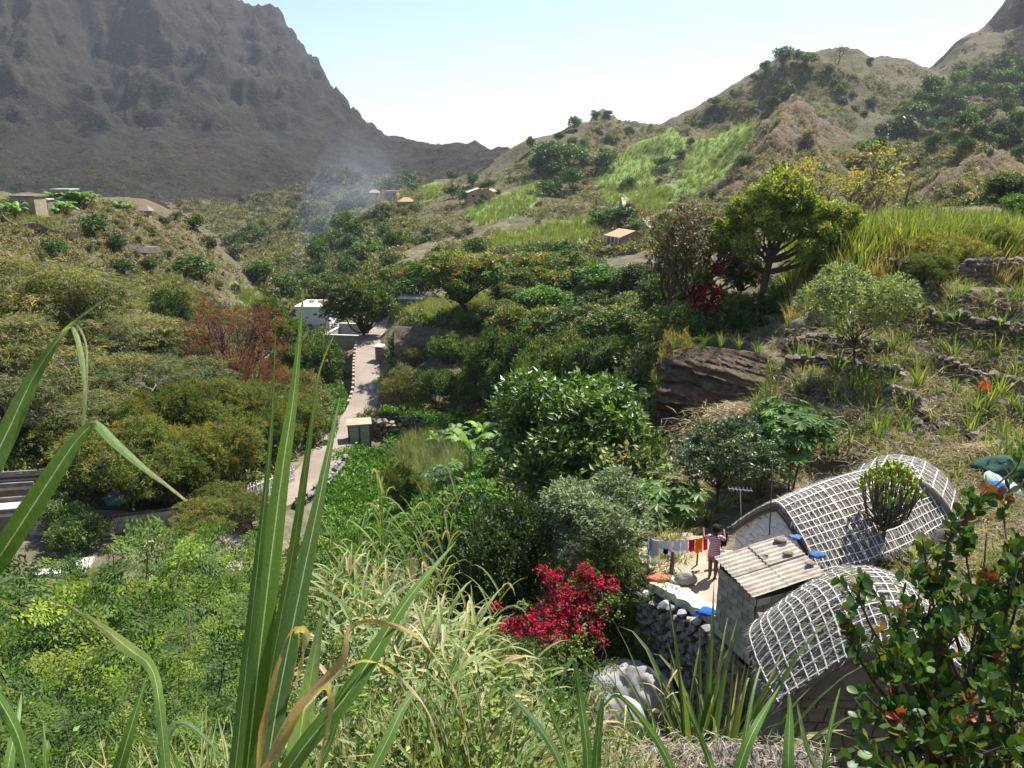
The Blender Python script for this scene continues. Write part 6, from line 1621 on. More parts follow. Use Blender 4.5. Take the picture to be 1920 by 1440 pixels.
# ---- spur
random.seed(31)
for lb, px, base, top, w in [('round mango on the terraced spur', 178, 448, 401, 50), ('small dark tree right of the round spur mango', 222, 472, 438, 34), ('dark tree with yellow shoots at the left of the spur', 105, 492, 447, 44), ('small round tree above the left green field', 282, 514, 480, 32),
        ('dark bush on the ochre slope', 228, 512, 486, 42), ('grey green tree spread above the left green field', 365, 520, 474, 76), ('small tree beside the spread grey green one', 338, 510, 492, 30),
        ('round tree in front of the valley head', 490, 535, 484, 62), ('round tree at the right end of the spur', 537, 566, 514, 46)]:
    p = hit(px, base, 60); place_tree('far_tree', 'tree', lb, px, 0, top, w, p=p)
for lb, px, base, top, w in [('yellow green bush on the skyline of the spur', 331, 413, 395, 22), ('spreading yellow green bush right on the spur skyline', 361, 424, 402, 36), ('yellow green bush low on the spur edge', 393, 460, 440, 30), ('pale shrub in the dip behind the spur', 440, 484, 456, 36)]:
    p = hit(px, base, 60); place_tree('far_bush', 'yellow_bush', lb, px, 0, top, w, p=p, cat='bush', v=0)
BAN = [banana_mesh('banana', 5 + i, 2.6) for i in range(3)]
for i, (lb, px, py, s) in enumerate([('banana clump at the left end of the spur', 22, 400, 1.3), ('banana clump above the tan hut', 38, 388, 1.5), ('banana clump right of the grey hut', 98, 400, 1.4), ('second banana clump right of the grey hut', 120, 399, 1.5), ('banana clump behind the lilac hut', 103, 378, 1.3), ('tall banana clump at the summit of the spur', 143, 384, 1.9), ('banana clump right of the summit one', 160, 384, 1.5), ('low banana clump on the spur slope', 215, 388, 1.0), ('low banana clump beside the slope one', 235, 392, .9)]):
    p = hit(px, py, 60) - (0, 0, 1.0 * s)
    r = thing('banana_plant', lb, 'banana plant', tuple(p), random.uniform(0, 6), 'banana plants on the spur')
    for q in range(3):
        a = q * 2.1 + i
        obj('stem', BAN[q][0], r, (cos(a) * 1.1, sin(a) * 1.1, 0), (0, 0, a), (s,) * 3); obj('leaves', BAN[q][1], r, (cos(a) * 1.1, sin(a) * 1.1, 0), (0, 0, a), (s,) * 3)
# terraces of the spur: low walls
for k, (x0, y0, x1, y1) in enumerate([(60, 404, 150, 403), (70, 412, 160, 412), (85, 419, 170, 424), (90, 427, 210, 433), (195, 414, 216, 417), (190, 422, 222, 426)]):
    w = [hit(x0 + (x1 - x0) * q, y0 + (y1 - y0) * q, 60) for q in (0, .5, 1)]
    b = MB(); o0 = P3(w[0])
    for a, c in zip(w[:-1], w[1:]):
        d = c - a; m_ = (a + c) / 2 - o0; b.box(m_ + (0, 0, .1), (np.hypot(d[0], d[1]), .5, .9), rotz(atan2(d[1], d[0])))
    tag(obj('terrace_wall', b.mesh('terrace_wall', M_plaster), None, tuple(o0)), '%s grey terrace wall counted from the top of the spur' % ['first', 'second', 'third', 'fourth', 'short upper right', 'short lower right'][k], 'wall', 'terrace walls of the spur')
w = [hit(a, b_, 60) for a, b_ in [(8, 418), (50, 424), (100, 437), (150, 450), (200, 462), (290, 472)]]
strip('spur_path', 'grey path that slants down the spur', [p[:2] for p in w if p is not None], 3.0, M_plaster, .1)

# ---- middle distance
random.seed(41)
for lb, px, base, top, w in [('dark tree group top left of the upper cane field', 1030, 322, 262, 62), ('dark tree right in the group by the upper cane field', 1068, 312, 268, 66), ('low dark tree under the upper group', 1010, 322, 290, 46), ('second low dark tree under the upper group', 1040, 330, 296, 44),
        ('umbrella shaped tree on the terraces of the hill', 1136, 318, 276, 48), ('tall round green tree above the grey shed', 1070, 362, 312, 42), ('brown bush left of the grey shed', 1030, 366, 336, 46), ('tree by the winding hill path', 1183, 356, 331, 22), ('dark tree at the left of the ridge houses', 886, 350, 322, 24), ('tree with a thin trunk on the ridge', 848, 346, 319, 22),
        ('dark tree beside the ochre house', 917, 358, 334, 30), ('dark bush left of the ochre house', 848, 372, 346, 30), ('dark bush under the ochre house', 872, 380, 356, 26), ('tree beside the pink far house', 775, 360, 341, 26), ('slender bare tree on the left shoulder of the knoll', 994, 284, 253, 16),
        ('round tree on the left flank of the knoll', 1077, 243, 217, 22), ('tree on top of the knoll', 1116, 226, 206, 20), ('bush on the summit of the knoll', 1140, 216, 206, 18), ('low bush left of the knoll trees', 1050, 256, 246, 22),
        ('dark tree on the left edge of the hill slope', 1243, 312, 292, 32), ('dark tree below it on the left edge of the slope', 1245, 330, 308, 26), ('tree at the right of the upper cane field', 1275, 296, 280, 24), ('dark pine at the left shoulder of the big hill', 1338, 200, 180, 24),
        ('leafy pine at the top left of the big hill', 1466, 126, 86, 38), ('thin pine right of the leafy one on the hill top', 1496, 118, 92, 20), ('dark round tree on the hill top', 1514, 130, 97, 36), ('small pine left of the hill top', 1434, 134, 112, 20), ('thin shrub on the right hill top', 1632, 118, 107, 12), ('shrub where the hill meets the right cliff', 1800, 136, 118, 26),
        ('green tree above the pyramid crag', 1448, 200, 180, 30), ('dark tree over the overhang on the right hill', 1688, 216, 194, 40), ('dark overhanging thicket on the right hill', 1683, 248, 212, 70), ('tree in the hollow of the right hill', 1646, 290, 254, 28), ('dark tree in the hollow of the right hill', 1650, 350, 296, 52), ('bush below the hollow of the right hill', 1620, 300, 262, 40),
        ('dark tree below the winding hill path', 1130, 420, 388, 50), ('second dark tree below the winding hill path', 1165, 425, 385, 54), ('dark bush above the pink house', 1190, 440, 408, 40), ('tree behind the cane, left of the pink house', 1060, 480, 452, 50), ('palm like tree left of the pink house', 1010, 480, 450, 60),
        ('brown bush below the middle cane field', 890, 480, 445, 40), ('dark tree at the upper end of the smoke', 645, 462, 425, 56), ('dark tree right of the smoke', 690, 490, 450, 60), ('tree at the foot of the smoke', 600, 560, 510, 60)]:
    p = hit(px, base, 100)
    if p is None: p = ground(px, 440)
    if p[1] > 620: p = ground(px, 470)
    place_tree('far_tree' if w < 60 or 'tree' in lb else 'far_bush', 'tree' if 'bush' not in lb and 'shrub' not in lb else 'bush', lb, px, 0, top, w, p=p, cat='bush' if 'bush' in lb or 'shrub' in lb or 'thicket' in lb else 'tree')
# leafless tree on the ridge
rng = np.random.default_rng(77); b = MB()
def rec(p, d, L_, r, k):
    e = p + d * L_; limb(b, rng, p, e, r, r * .6, .08, 4, sides=4)
    if k:
        for _ in range(4): rec(e, unit(d * .8 + rng.normal(size=3) * .7 + (0, 0, .12)), L_ * rng.uniform(.55, .75), r * .58, k - 1)
rec(P3((0, 0, -1.0)), P3((0, 0, 1.0)), 4.5, .38, 4)
p = hit(1573, 119, 100); p = ground(1573, 447) if p is None or p[1] > 620 else p
tag(obj('ridge_tree', b.mesh('ridge_tree', M_bark, True), None, tuple(p)), 'flat crowned leafless tree alone on the hill skyline', 'tree')
# winding path
w = [hit(a, b_, 100) for a, b_ in [(1173, 372), (1176, 384), (1186, 398), (1205, 410), (1222, 420), (1232, 432)]]
w = [p for p in w if p is not None]
if len(w) > 2: strip('hill_path', 'pale winding path on the middle hillside', [p[:2] for p in w], 3.2, M_dirt, .12)

# bushes one can tell apart on the hills
random.seed(51); rng = np.random.default_rng(51)
def pyr_at(x, y):
    return vnear(x, y) > .5
def vnear(x, y):
    i = np.clip(np.rint(np.interp(np.log(np.hypot(x, y)), _lr, np.arange(len(_lr)))).astype(int), 0, len(_lr) - 1); j = np.rint(np.interp(np.arctan2(x, y), _az, np.arange(len(_az)))).astype(int)
    return paint[i, j] * (pc[i, j, 0] > .19) * (pc[i, j, 0] < .21)
def scatter_things(key, name, desc, poly, n, wr, group, cat='bush', sep=14, tmin=60, hs=1.0):
    pts = ground_pts(rng, n * 7, poly, tmin); out = []; used = []
    for p in pts:
        x, y, t = proj(p)
        if any((x - a) ** 2 + (y - b_) ** 2 < sep * sep for a, b_ in used): continue
        if fieldmask(p[0:1], p[1:2], 'cane_mid')[0] and random.random() < .85: continue
        if pyr_at(p[0:1], p[1:2])[0]: continue
        if key == 'far_bush' and fbm(p[0:1] / 38, p[1:2] / 38, 3, 17)[0] < .47 + .1 * random.random(): continue
        used.append((x, y)); w = random.uniform(*wr)
        o = place_tree(key, name, 'x', x, 0, None, w, p=p, cat=cat, group=group, hscale=hs * w / K * t / 5.0); out.append(o)
        if len(out) >= n: break
    autolabel(out, desc); return out
HILLP = [(960, 300), (1140, 215), (1260, 240), (1430, 135), (1680, 122), (1780, 142), (1900, 60), (1920, 380), (1600, 400), (1300, 420), (1240, 480), (900, 480), (740, 470), (700, 400), (850, 340)]
scatter_things('far_bush', 'hillside_bush', 'hillside bush', HILLP, 130, (12, 28), 'bushes scattered over the hillside', hs=.75)
scatter_things('far_tree', 'gully_tree', 'small dark tree', [(1740, 180), (1920, 120), (1920, 330), (1800, 320), (1700, 250)], 34, (26, 48), 'trees in the fold under the right cliff', 'tree', 20, hs=.7)
scatter_things('far_bush', 'valley_bush', 'valley bush', [(420, 400), (640, 330), (800, 330), (760, 470), (600, 560), (520, 540), (430, 460)], 60, (16, 36), 'bushes at the valley head')
scatter_things('far_bush', 'spur_bush', 'low bush on the dry spur', [(160, 400), (320, 420), (470, 560), (300, 510), (150, 470)], 26, (10, 22), 'bushes on the spur', sep=18)
scatter_things('far_tree', 'valley_tree', 'valley tree', [(600, 440), (740, 440), (760, 500), (700, 530), (560, 560)], 15, (24, 46), 'trees in the wooded valley', 'tree', 16, hs=.8)
# scrub nobody could count
def bushlet(seed, n, s, cols, L=.4):
    r = np.random.default_rng(seed); b = MB(); crown(b, r, [((r.normal() * .3 * s, r.normal() * .3 * s, s * .35), s * .5) for _ in range(3)], n / (s * s), 5, L * s, L * s * .55, cols, flat=.7); return b.mesh('scrub_kind', M_leaf)
HC = [(0.17, 0.145, 0.10), (0.13, 0.125, 0.07), (0.20, 0.165, 0.12), (0.10, 0.105, 0.055)]
SB = [bushlet(i, 14, 1.5, HC) for i in range(3)] + [bushlet(9 + i, 14, 1.5, [(0.055, 0.075, 0.03), (0.075, 0.095, 0.04)]) for i in range(2)]
pts = ground_pts(rng, 9500, HILLP, 100); k = ~fieldmask(pts[:, 0], pts[:, 1], 'cane_mid') & (~pyr_at(pts[:, 0], pts[:, 1]) | (rng.random(len(pts)) < .4)) & (fbm(pts[:, 0] / 30, pts[:, 1] / 30, 4, 19) > .41); pts = pts[k]
gn_scatter('hillside_scrub', 'dry scrub covering the hillside', pts, rng.uniform(.5, 1.3, len(pts)), SB[:4])
pts = ground_pts(rng, 3600, [(330, 380), (420, 375), (640, 330), (800, 330), (760, 470), (700, 540), (560, 600), (500, 560), (430, 460)], 100)
gn_scatter('valley_scrub', 'scrub at the head of the valley', pts, rng.uniform(.8, 2.0, len(pts)), SB)
pts = ground_pts(rng, 1600, [(0, 0), (440, 0), (700, 240), (950, 290), (850, 330), (700, 330), (400, 380), (0, 360)], 500)
gn_scatter('mountain_scrub', 'sparse scrub on the mountain wall', pts, rng.uniform(.8, 1.8, len(pts)), SB[3:])
GR = [tuft_mesh('grass_kind', 60 + i, 22, .55, .03, .6, [(0.30, 0.23, 0.14), (0.22, 0.18, 0.10), (0.14, 0.15, 0.06)], .3, .7, 3, .2) for i in range(3)]
pts = ground_pts(rng, 900, [(0, 400), (150, 380), (300, 400), (480, 560), (560, 600), (300, 620), (200, 560), (0, 480)], 60)
gn_scatter('spur_grass', 'dry grass on the spur', pts, rng.uniform(.7, 1.9, len(pts)), GR)
pts = ground_pts(rng, 2600, [(0, 385), (150, 375), (240, 385), (330, 412), (440, 500), (480, 560), (300, 570), (200, 520), (0, 480)], 60)
gn_scatter('spur_scrub', 'low dry scrub and stones on the spur', pts, rng.uniform(.25, .8, len(pts)), SB[:3] + ST_F[:2])
pts = ground_pts(rng, 5000, HILLP, 100)
gn_scatter('hillside_grass', 'dry grass on the hillside', pts, rng.uniform(1.2, 2.6, len(pts)), GR)
# cane in the fields
CF = [tuft_mesh('cane_kind', 70 + i, 26, 2.2, .07, .55, CANE, .22, .35, 4, .4) for i in range(3)]
for key, dens, s0, nm in (('cane_mid', 2600, (.7, 1.2), 'cane_field'), ('field_left', 1500, (.4, .7), 'low_cane_field')):
    allp = []
    for pl in FIELDS[key]: allp.append(ground_pts(rng, dens // len(FIELDS[key]), pl, 60))
    allp = np.concatenate([a for a in allp if len(a)])
    gn_scatter(nm, 'light green sugar cane in the fields', allp, rng.uniform(*s0, len(allp)), CF)
pts = ground_pts(rng, 900, [(745, 590), (790, 570), (900, 560), (960, 590), (1000, 620), (870, 612), (770, 602)], 60)
gn_scatter('small_cane_field', 'light green cane in the small field above the cliff', pts, rng.uniform(.6, 1.0, len(pts)), CF)
CT_ = [tuft_mesh('cane_kind', 80 + i, 24, 2.6, .085, .6, [(0.11, 0.19, 0.035), (0.15, 0.24, 0.05), (0.09, 0.15, 0.03), (0.17, 0.24, 0.06)], .12, .5, 6, .6) for i in range(4)]
pts = []
for _ in range(1100):
    px = rng.uniform(1480, 1990); t = rng.uniform(46, 62) + (4 if px < 1560 else 0); pts.append(ground(px, t))
gn_scatter('tall_cane', 'tall yellow green sugar cane above the topmost wall', P3(pts), rng.uniform(.55, 1.15, len(pts)), CT_)
DS = [tuft_mesh('dry_kind', 90 + i, 22, 1.9, .05, .5, DRYC, .8, .45, 4, .3) for i in range(2)]
pts = [ground(rng.uniform(1480, 1990), rng.uniform(44.5, 47.5)) for _ in range(260)]
gn_scatter('dry_cane', 'dry straw coloured cane at the foot of the tall cane', P3(pts), rng.uniform(.6, 1.1, len(pts)), DS)

# ---- right slope
random.seed(61)
def spread_tree():
    rng = np.random.default_rng(8); tb, cb = MB(), MB()
    limb(tb, rng, (0, 0, -.5), (.1, 0, 4.0), .30, .22, .03, 8, sides=9)
    L_ = []
    for x_, y_, z_, r_ in [(-2.4, 0, 6.2, 1.1), (-1.4, .8, 7.4, 1.2), (-.4, -.6, 8.4, 1.3), (.7, .4, 9.2, 1.2), (1.2, -.5, 8.2, 1.2), (-.9, -1.2, 6.6, 1.1), (.4, 1.4, 7.2, 1.3), (2.4, 0, 7.4, 1.1), (3.4, .6, 7.0, 1.2), (4.4, -.2, 6.9, 1.1), (5.2, .3, 6.0, 1.0), (4.6, -.8, 5.4, .9), (3.2, -1.1, 5.9, .9), (3.6, 1.3, 5.2, .9), (-3.0, .5, 5.2, .8), (-1.9, -1.3, 5.3, .8), (5.5, .6, 5.0, .8), (2.0, -1.6, 4.9, .8), (-.2, 0, 7.4, 1.2), (1.8, .9, 8.2, 1.0), (-1.8, .2, 6.9, 1.0), (3.1, -.2, 4.4, .7), (4.2, .3, 4.7, .7)]:
        lc = P3((x_, y_, z_)); L_.append((lc, r_))
        f = P3((.1, 0, 4.0)) if z_ > 5.4 else P3((.05, 0, 3.3))
        mid = f + (lc - f) * P3((.55, .55, .38)); p1 = limb(tb, rng, f, mid, .13, .08, .06, 6, sides=6); p2 = limb(tb, rng, mid, lc - (0, 0, r_ * .3), .08, .03, .08, 6, sides=5)
        for q in range(4): limb(tb, rng, p2[-2], lc + unit(rng.normal(size=3)) * r_ * .8, .03, .01, .1, 4, sides=4)
    crown(cb, rng, [(c, r * .98) for c, r in L_] + [(P3((1.0, 0, 6.2)), 1.2), (P3((-2.9, 0, 5.9)), .9), (P3((2.4, .3, 6.3)), 1.0)], 100, 12, .27, .11, [(0.08, 0.13, 0.03), (0.11, 0.165, 0.04), (0.055, 0.09, 0.024), (0.15, 0.20, 0.055)], [(0.28, 0.30, 0.09), (0.24, 0.23, 0.07)], .5, flat=.75)
    return tb.mesh('spread_trunk', M_bark, True), cb.mesh('spread_crown', M_leaf)
st_ = spread_tree(); g = ground(1430, 50)
hs = (g[1] * ((-SP + (720 - 306) / K * CP) / (CP + (720 - 306) / K * SP)) - g[2]) / 10.4
r = thing('spreading_tree', 'large spreading tree with yellow green crown, right of the pink blossom tree', 'tree', tuple(g)); obj('trunk', st_[0], r, sc=(hs * 1.05, hs * 1.0, hs)); obj('crown', st_[1], r, sc=(hs * 1.05, hs * 1.0, hs))
T('pink_tree', 1, H=8, W=8, tf=.25, nl=18, tufts=46, per=9, L=.26, Wd=.12, cols=[(0.07, 0.062, 0.035), (0.05, 0.055, 0.028), (0.09, 0.07, 0.045)], tip=[(0.24, 0.06, 0.11), (0.18, 0.09, 0.08), (0.15, 0.10, 0.06)], ptip=.35, multi=3, twigs=6, trunk_r=.2, lr_=(.2, .34))
grove([('pink_tree', 'blossom_tree', 'branchy tree with dull pink blossom left of the spreading tree', 1320, 53, 385, 200), ('pink_tree', 'blossom_tree', 'half bare tree with reddish leaves at the left of the pink blossom', 1262, 60, 400, 110),
       ('mango_dark', 'shade_tree', 'dark tree between the pink blossom tree and the big trunk', 1385, 54, 465, 90), ('green_bush', 'bush', 'dark bush under the large spreading tree', 1400, 50, 545, 120), ('green_bush', 'bush', 'dark bush right of the big trunk, with red flowers', 1480, 50, 520, 120), ('green_bush', 'bush', 'dark bush at the foot of the pink blossom tree', 1290, 52, 560, 110), ('grey_bush', 'bush', 'dry grey bush on the left brim of the red cliff', 1262, 45.6, 612, 75), ('grey_bush', 'bush', 'greyish bush hanging at the right side of the red cliff', 1445, 40.0, 690, 90), ('green_bush', 'bush', 'low dark bush on the middle brim of the red cliff', 1325, 45.5, 628, 60),
       ('acacia', 'light_green_bush', 'light green feathery bush in front of the cane at the right', 1760, 46, 425, 150), ('acacia', 'light_green_bush', 'light green bush below the topmost wall', 1745, 42.5, 470, 100), ('acacia', 'light_green_bush', 'light green bush in the cane at the right edge', 1850, 48, 415, 130), ('bright', 'young_tree', 'small bright conifer shaped tree beside the power pole', 1712, 54, 395, 52),
       ('mango_dark', 'dark_bush', 'dark green tree at the right edge above the cane', 1895, 75, 318, 130), ('bright', 'bright_bush', 'bright green bush at the right edge of the cane', 1925, 62, 360, 90)])
T('feather_tree', 1, H=9, W=9, tf=.3, nl=18, tufts=16, per=8, L=.30, Wd=.12, cols=[(0.17, 0.18, 0.06), (0.22, 0.2, 0.08)], multi=3, twigs=7, bark=solid('grey_bark', (.25, .2, .17), (.15, .12, .1), 4, .9), mat=M_leaf_thin, lr_=(.22, .36))
place_tree('feather_tree', 'sparse_tree', 'sparse yellow leaved tree behind the spreading tree', 1572, 80, 268, 210)
place_tree('feather_tree', 'sparse_tree', 'smaller sparse tree right of the yellow leaved one', 1640, 100, 330, 90)
GSL = [(0.11, 0.145, 0.085), (0.15, 0.185, 0.125), (0.08, 0.115, 0.06), (0.19, 0.22, 0.16)]
T('grey_tree', 2, H=5, W=5, tf=.38, nl=13, tufts=80, per=9, L=.17, Wd=.07, cols=GSL, lr_=(.26, .42), twigs=4, flat=.75, trunk_r=.06)
place_tree('grey_tree', 'grey_green_tree', 'grey green tree with a thin bare stem in front of the dark boulder', 1590, 37, 490, 185)
# bougainvillea at the pink tree
def bougain(name, label, p, lobes, seed, nleaf=50, cols=None, L=.1, gl=None):
    rng = np.random.default_rng(seed); r = thing(name, label, 'bougainvillea', tuple(p)); b = MB(); g_ = MB(); st = MB()
    for c, rr, red in lobes:
        c = P3(c, float)
        limb(st, rng, (c[0] * .2, c[1] * .2, -.4), c, .03, .012, .15, 7, sides=4)
        crown(b if red else g_, rng, [(c, rr)], nleaf * (2.2 if red else 2.4) / max(rr, .3) ** .5 * 1.6, 8, L, L * .75, cols or [(0.46, 0.012, 0.07), (0.58, 0.02, 0.12), (0.34, 0.01, 0.05), (0.50, 0.03, 0.06), (0.13, 0.14, 0.05), (0.26, 0.02, 0.045)] if red else gl or [(0.09, 0.13, 0.035), (0.13, 0.17, 0.05), (0.06, 0.09, 0.03)], flat=.8, spread=1.3, shell=(.3, 1.35))
    obj('stems', st.mesh('stems', M_bark, True), r)
    if b.n: obj('flowers', b.mesh('flowers', M_petal), r)
    if g_.n: obj('leaves', g_.mesh('leaves', M_leaf), r)
    return r
def px_lobes(base, lst, t):
    return [(P(a, b_, tt if tt else t) - base, rr, red) for a, b_, rr, red, tt in lst]
bp = ground(1335, 50)
bougain('bougainvillea', 'dark red bougainvillea at the foot of the pink blossom tree', bp, px_lobes(bp, [(1325, 540, .55, 1, 0), (1345, 555, .5, 1, 0), (1308, 572, .5, 1, 0), (1350, 590, .5, 1, 0), (1330, 575, .5, 1, 0), (1370, 575, 1.0, 0, 0), (1300, 600, 1.1, 0, 0), (1345, 505, .35, 1, 0), (1320, 520, .6, 0, 0), (1390, 600, 1.1, 0, 0), (1345, 610, 1.0, 0, 0), (1385, 610, .3, 1, 0)], 49.5), 5, 34, [(0.33, 0.012, 0.03), (0.24, 0.02, 0.03), (0.10, 0.08, 0.03), (0.42, 0.02, 0.05)], .2)
bp = P(1070, 1235, 21.5)
bougain('bougainvillea', 'brilliant crimson bougainvillea in front of the dark tree and grey green tree', bp, px_lobes(bp, [(1035, 1085, .30, 1, 22), (1020, 1072, .22, 1, 22), (1050, 1110, .42, 1, 22), (1075, 1125, .45, 1, 21.8), (1040, 1140, .40, 1, 21.6), (1060, 1160, .5, 1, 21.4), (1000, 1165, .38, 1, 21.4), (965, 1180, .34, 1, 21.3), (935, 1178, .2, 1, 21.3), (1010, 1190, .42, 1, 21), (1050, 1190, .36, 1, 21),
   (1095, 1080, .34, 1, 22), (1125, 1095, .32, 1, 22), (1150, 1105, .2, 1, 22), (1110, 1130, .28, 1, 21.8), (1118, 1150, .28, 1, 21.6), (1115, 1180, .2, 1, 21.2), (1105, 1070, .22, 1, 22), (1125, 1200, .17, 1, 21), (950, 1235, .22, 1, 20.6), (930, 1140, .16, 1, 21.6), (980, 1140, .2, 0, 21.6), (1085, 1100, .35, 0, 22.2), (1140, 1130, .45, 0, 21.8), (1100, 1160, .4, 0, 21.8), (990, 1230, .45, 0, 20.7), (1040, 1230, .5, 0, 20.5), (930, 1210, .4, 0, 21), (1080, 1215, .45, 0, 20.8)], 21.5), 6, 60, None, .085)

# cane tufts, straw and grass of the slope
TU = [tuft_mesh('cane_tuft', 110 + i, 26, 1.5, .05, .75, CANE + [(0.07, 0.13, 0.04)], .12, .6, 6, .16) for i in range(5)]
SLOPE = [(1440, 660), (1560, 560), (1700, 545), (1920, 560), (1920, 900), (1780, 830), (1640, 830), (1540, 860), (1420, 800), (1400, 720)]
pts = ground_pts(rng, 260, SLOPE, 20); tf_ = []; used = []
for p in pts:
    x, y, t = proj(p)
    if any((x - a) ** 2 + (y - b_) ** 2 < 16 ** 2 for a, b_ in used): continue
    used.append((x, y)); o = obj('cane_tuft', TU[len(tf_) % 5], None, tuple(p), (0, 0, random.uniform(0, 6.28)), (random.uniform(.6, 1.25),) * 3); tag(o, 'x', 'cane plant', 'cane plants on the right slope'); tf_.append(o)
    if len(tf_) >= 130: break
for px, py, t in [(1240, 672, 43), (1262, 652, 43), (1290, 648, 43), (1320, 646, 42.8), (1352, 648, 42.4), (1385, 652, 42), (1420, 664, 41), (1445, 700, 40.4), (1432, 745, 39.2), (1405, 772, 39.3), (1232, 720, 42.5)]:
    s_ = random.uniform(.45, .8); o = obj('cane_tuft', TU[len(tf_) % 5], None, tuple(P(px, py, t)), (0, 0, px), (s_,) * 3); tag(o, 'x', 'cane plant', 'cane plants on the right slope'); tf_.append(o)
autolabel(tf_, 'green cane tuft')
ST2 = []
for i in range(3):
    r2 = np.random.default_rng(i + 5); b = MB(); n = 60
    c = r2.normal(size=(n, 3)) * P3((.5, .5, .04)) + (0, 0, .06); d = r2.normal(size=(n, 3)) * P3((1, 1, .18)); leaves(b, c, d, np.tile((0, 0, 1.0), (n, 1)) + r2.normal(size=(n, 3)) * .4, r2.uniform(.3, .8, n), .028, np.array(DRYC)[r2.integers(0, 4, n)] * r2.uniform(.45, .95, (n, 1))); ST2.append(b.mesh('straw_kind', M_straw))
pts = ground_pts(rng, 620, [(1200, 860), (1400, 740), (1440, 660), (1560, 560), (1920, 560), (1920, 1100), (1700, 1060), (1600, 850), (1300, 960)], 15)
gn_scatter('straw_litter', 'dry cane straw lying over the right slope', pts, rng.uniform(.5, 1.5, len(pts)), ST2)
PB = ST_F
pts = ground_pts(rng, 2600, [(1400, 700), (1560, 560), (1920, 540), (1920, 1000), (1700, 860), (1500, 860)], 15)
gn_scatter('loose_stones', 'loose stones scattered over the terraced slope', pts, rng.uniform(.12, .55, len(pts)), PB[:4])
GS = [tuft_mesh('grass_kind', 130 + i, 26, .55, .026, .7, [(0.30, 0.26, 0.14), (0.17, 0.21, 0.06), (0.14, 0.19, 0.05), (0.10, 0.16, 0.04)], .25, .8, 4, .2) for i in range(4)]
pts = ground_pts(rng, 1300, [(1130, 860), (1240, 840), (1400, 740), (1300, 640), (1400, 600), (1560, 540), (1920, 520), (1920, 1100), (1700, 1060), (1600, 850), (1350, 960), (1260, 1080), (1190, 1000)], 15)
pts = np.concatenate([pts, P3([ground(rng.uniform(1850, 2900), exp(rng.uniform(log(6), log(44)))) for _ in range(900)]), P3([ground(rng.uniform(1560, 1950), rng.uniform(15.5, 22)) for _ in range(160)])])
gn_scatter('slope_grass', 'dry and green grass on the right slope', pts, rng.uniform(.5, 1.5, len(pts)), GS)
for lb, px, py, s in [('big heap of cane straw below the red cliff', 1375, 792, 2.2), ('heap of cane straw on the slope right of the tall thin stem', 1585, 805, 2.4), ('small heap of straw above the outbuilding roof', 1840, 860, 1.4), ('heap of straw on the lower slope under the papaya leaves', 1215, 905, 1.6)]:
    r2 = np.random.default_rng(px); b = MB(); n = 900; c = r2.normal(size=(n, 3)) * P3((.45, .45, .0)); c[:, 2] = .42 * np.exp(-(c[:, 0] ** 2 + c[:, 1] ** 2) * 2.2) * r2.random(n) ** .3
    leaves(b, c, r2.normal(size=(n, 3)) * P3((1, 1, .2)), np.tile((0, 0, 1.0), (n, 1)) + r2.normal(size=(n, 3)) * .5, r2.uniform(.15, .45, n), .018, np.array(DRYC)[r2.integers(0, 4, n)] * r2.uniform(.7, 1.2, (n, 1)))
    tag(obj('straw_heap', b.mesh('straw_heap', M_straw), None, tuple(hit(px, py, 15)), (0, 0, 0), (s, s, s)), lb, 'straw heap')
# red flowers
for lb, px, py, s in [('orange red flower spike on the stony slope at the right', 1842, 745, 1.0), ('orange red flowers under the cane tufts', 1690, 575, .9), ('red flower between the straw below the breadfruit tree', 1180, 885, .6), ('small red flower on the rock right of the red cliff', 1432, 682, .5)]:
    p = hit(px, py, 15); r = thing('red_flower', lb, 'flower', tuple(p)); b = MB(); g_ = MB(); r2 = np.random.default_rng(px)
    g_.tube([(0, 0, 0), (.02, 0, .45 * s)], .012, 4, (.1, .14, .04)); crown(g_, r2, [((0, 0, .2 * s), .22 * s)], 500, 6, .12 * s, .05, GRN); crown(b, r2, [((.02, 0, .5 * s), .2 * s), ((.15 * s, .0, .38 * s), .14 * s), ((-.12 * s, 0, .36 * s), .12 * s)], 700, 6, .1, .06, [(0.75, 0.08, 0.02), (0.65, 0.05, 0.03)])
    obj('stem', g_.mesh('stem', M_leaf), r); obj('petals', b.mesh('petals', M_petal), r)
# ---------------------------------------------------------------- gardens, gully and the near slope
random.seed(71); rng = np.random.default_rng(71)
# big leaved tree in the gully and its neighbours
T('breadfruit', 1, H=9, W=8.5, tf=.12, nl=30, tufts=62, per=9, L=.38, Wd=.19, cols=[(0.075, 0.14, 0.022), (0.105, 0.18, 0.035), (0.05, 0.10, 0.02)], tip=[(0.16, 0.25, 0.05)], ptip=.4, lr_=(.24, .38), mat=M_leaf_gloss, multi=2, spread=1.1)
place_tree('breadfruit', 'breadfruit_tree', 'big bright green tree with large shiny leaves in the middle of the gully', 1062, 42, 690, 270)
T('dark_tree', 1, H=6, W=5.5, tf=.12, nl=20, tufts=90, per=10, L=.17, Wd=.08, cols=[(0.035, 0.06, 0.02), (0.05, 0.08, 0.025), (0.025, 0.045, 0.015)], lr_=(.26, .4), multi=2, twigs=2)
place_tree('dark_tree', 'dark_tree', 'dense dark green tree left of the grey green one, above the bougainvillea', 930, 27.5, 925, 235)
T('avocado', 1, H=5.5, W=5.5, tf=.2, nl=20, tufts=95, per=10, L=.20, Wd=.075, cols=GSL, lr_=(.24, .38), twigs=2, multi=1, trunk_r=.11)
place_tree('avocado', 'silvery_tree', 'silvery grey green tree between the dark tree and the washing line', 1120, 25.6, 893, 200)
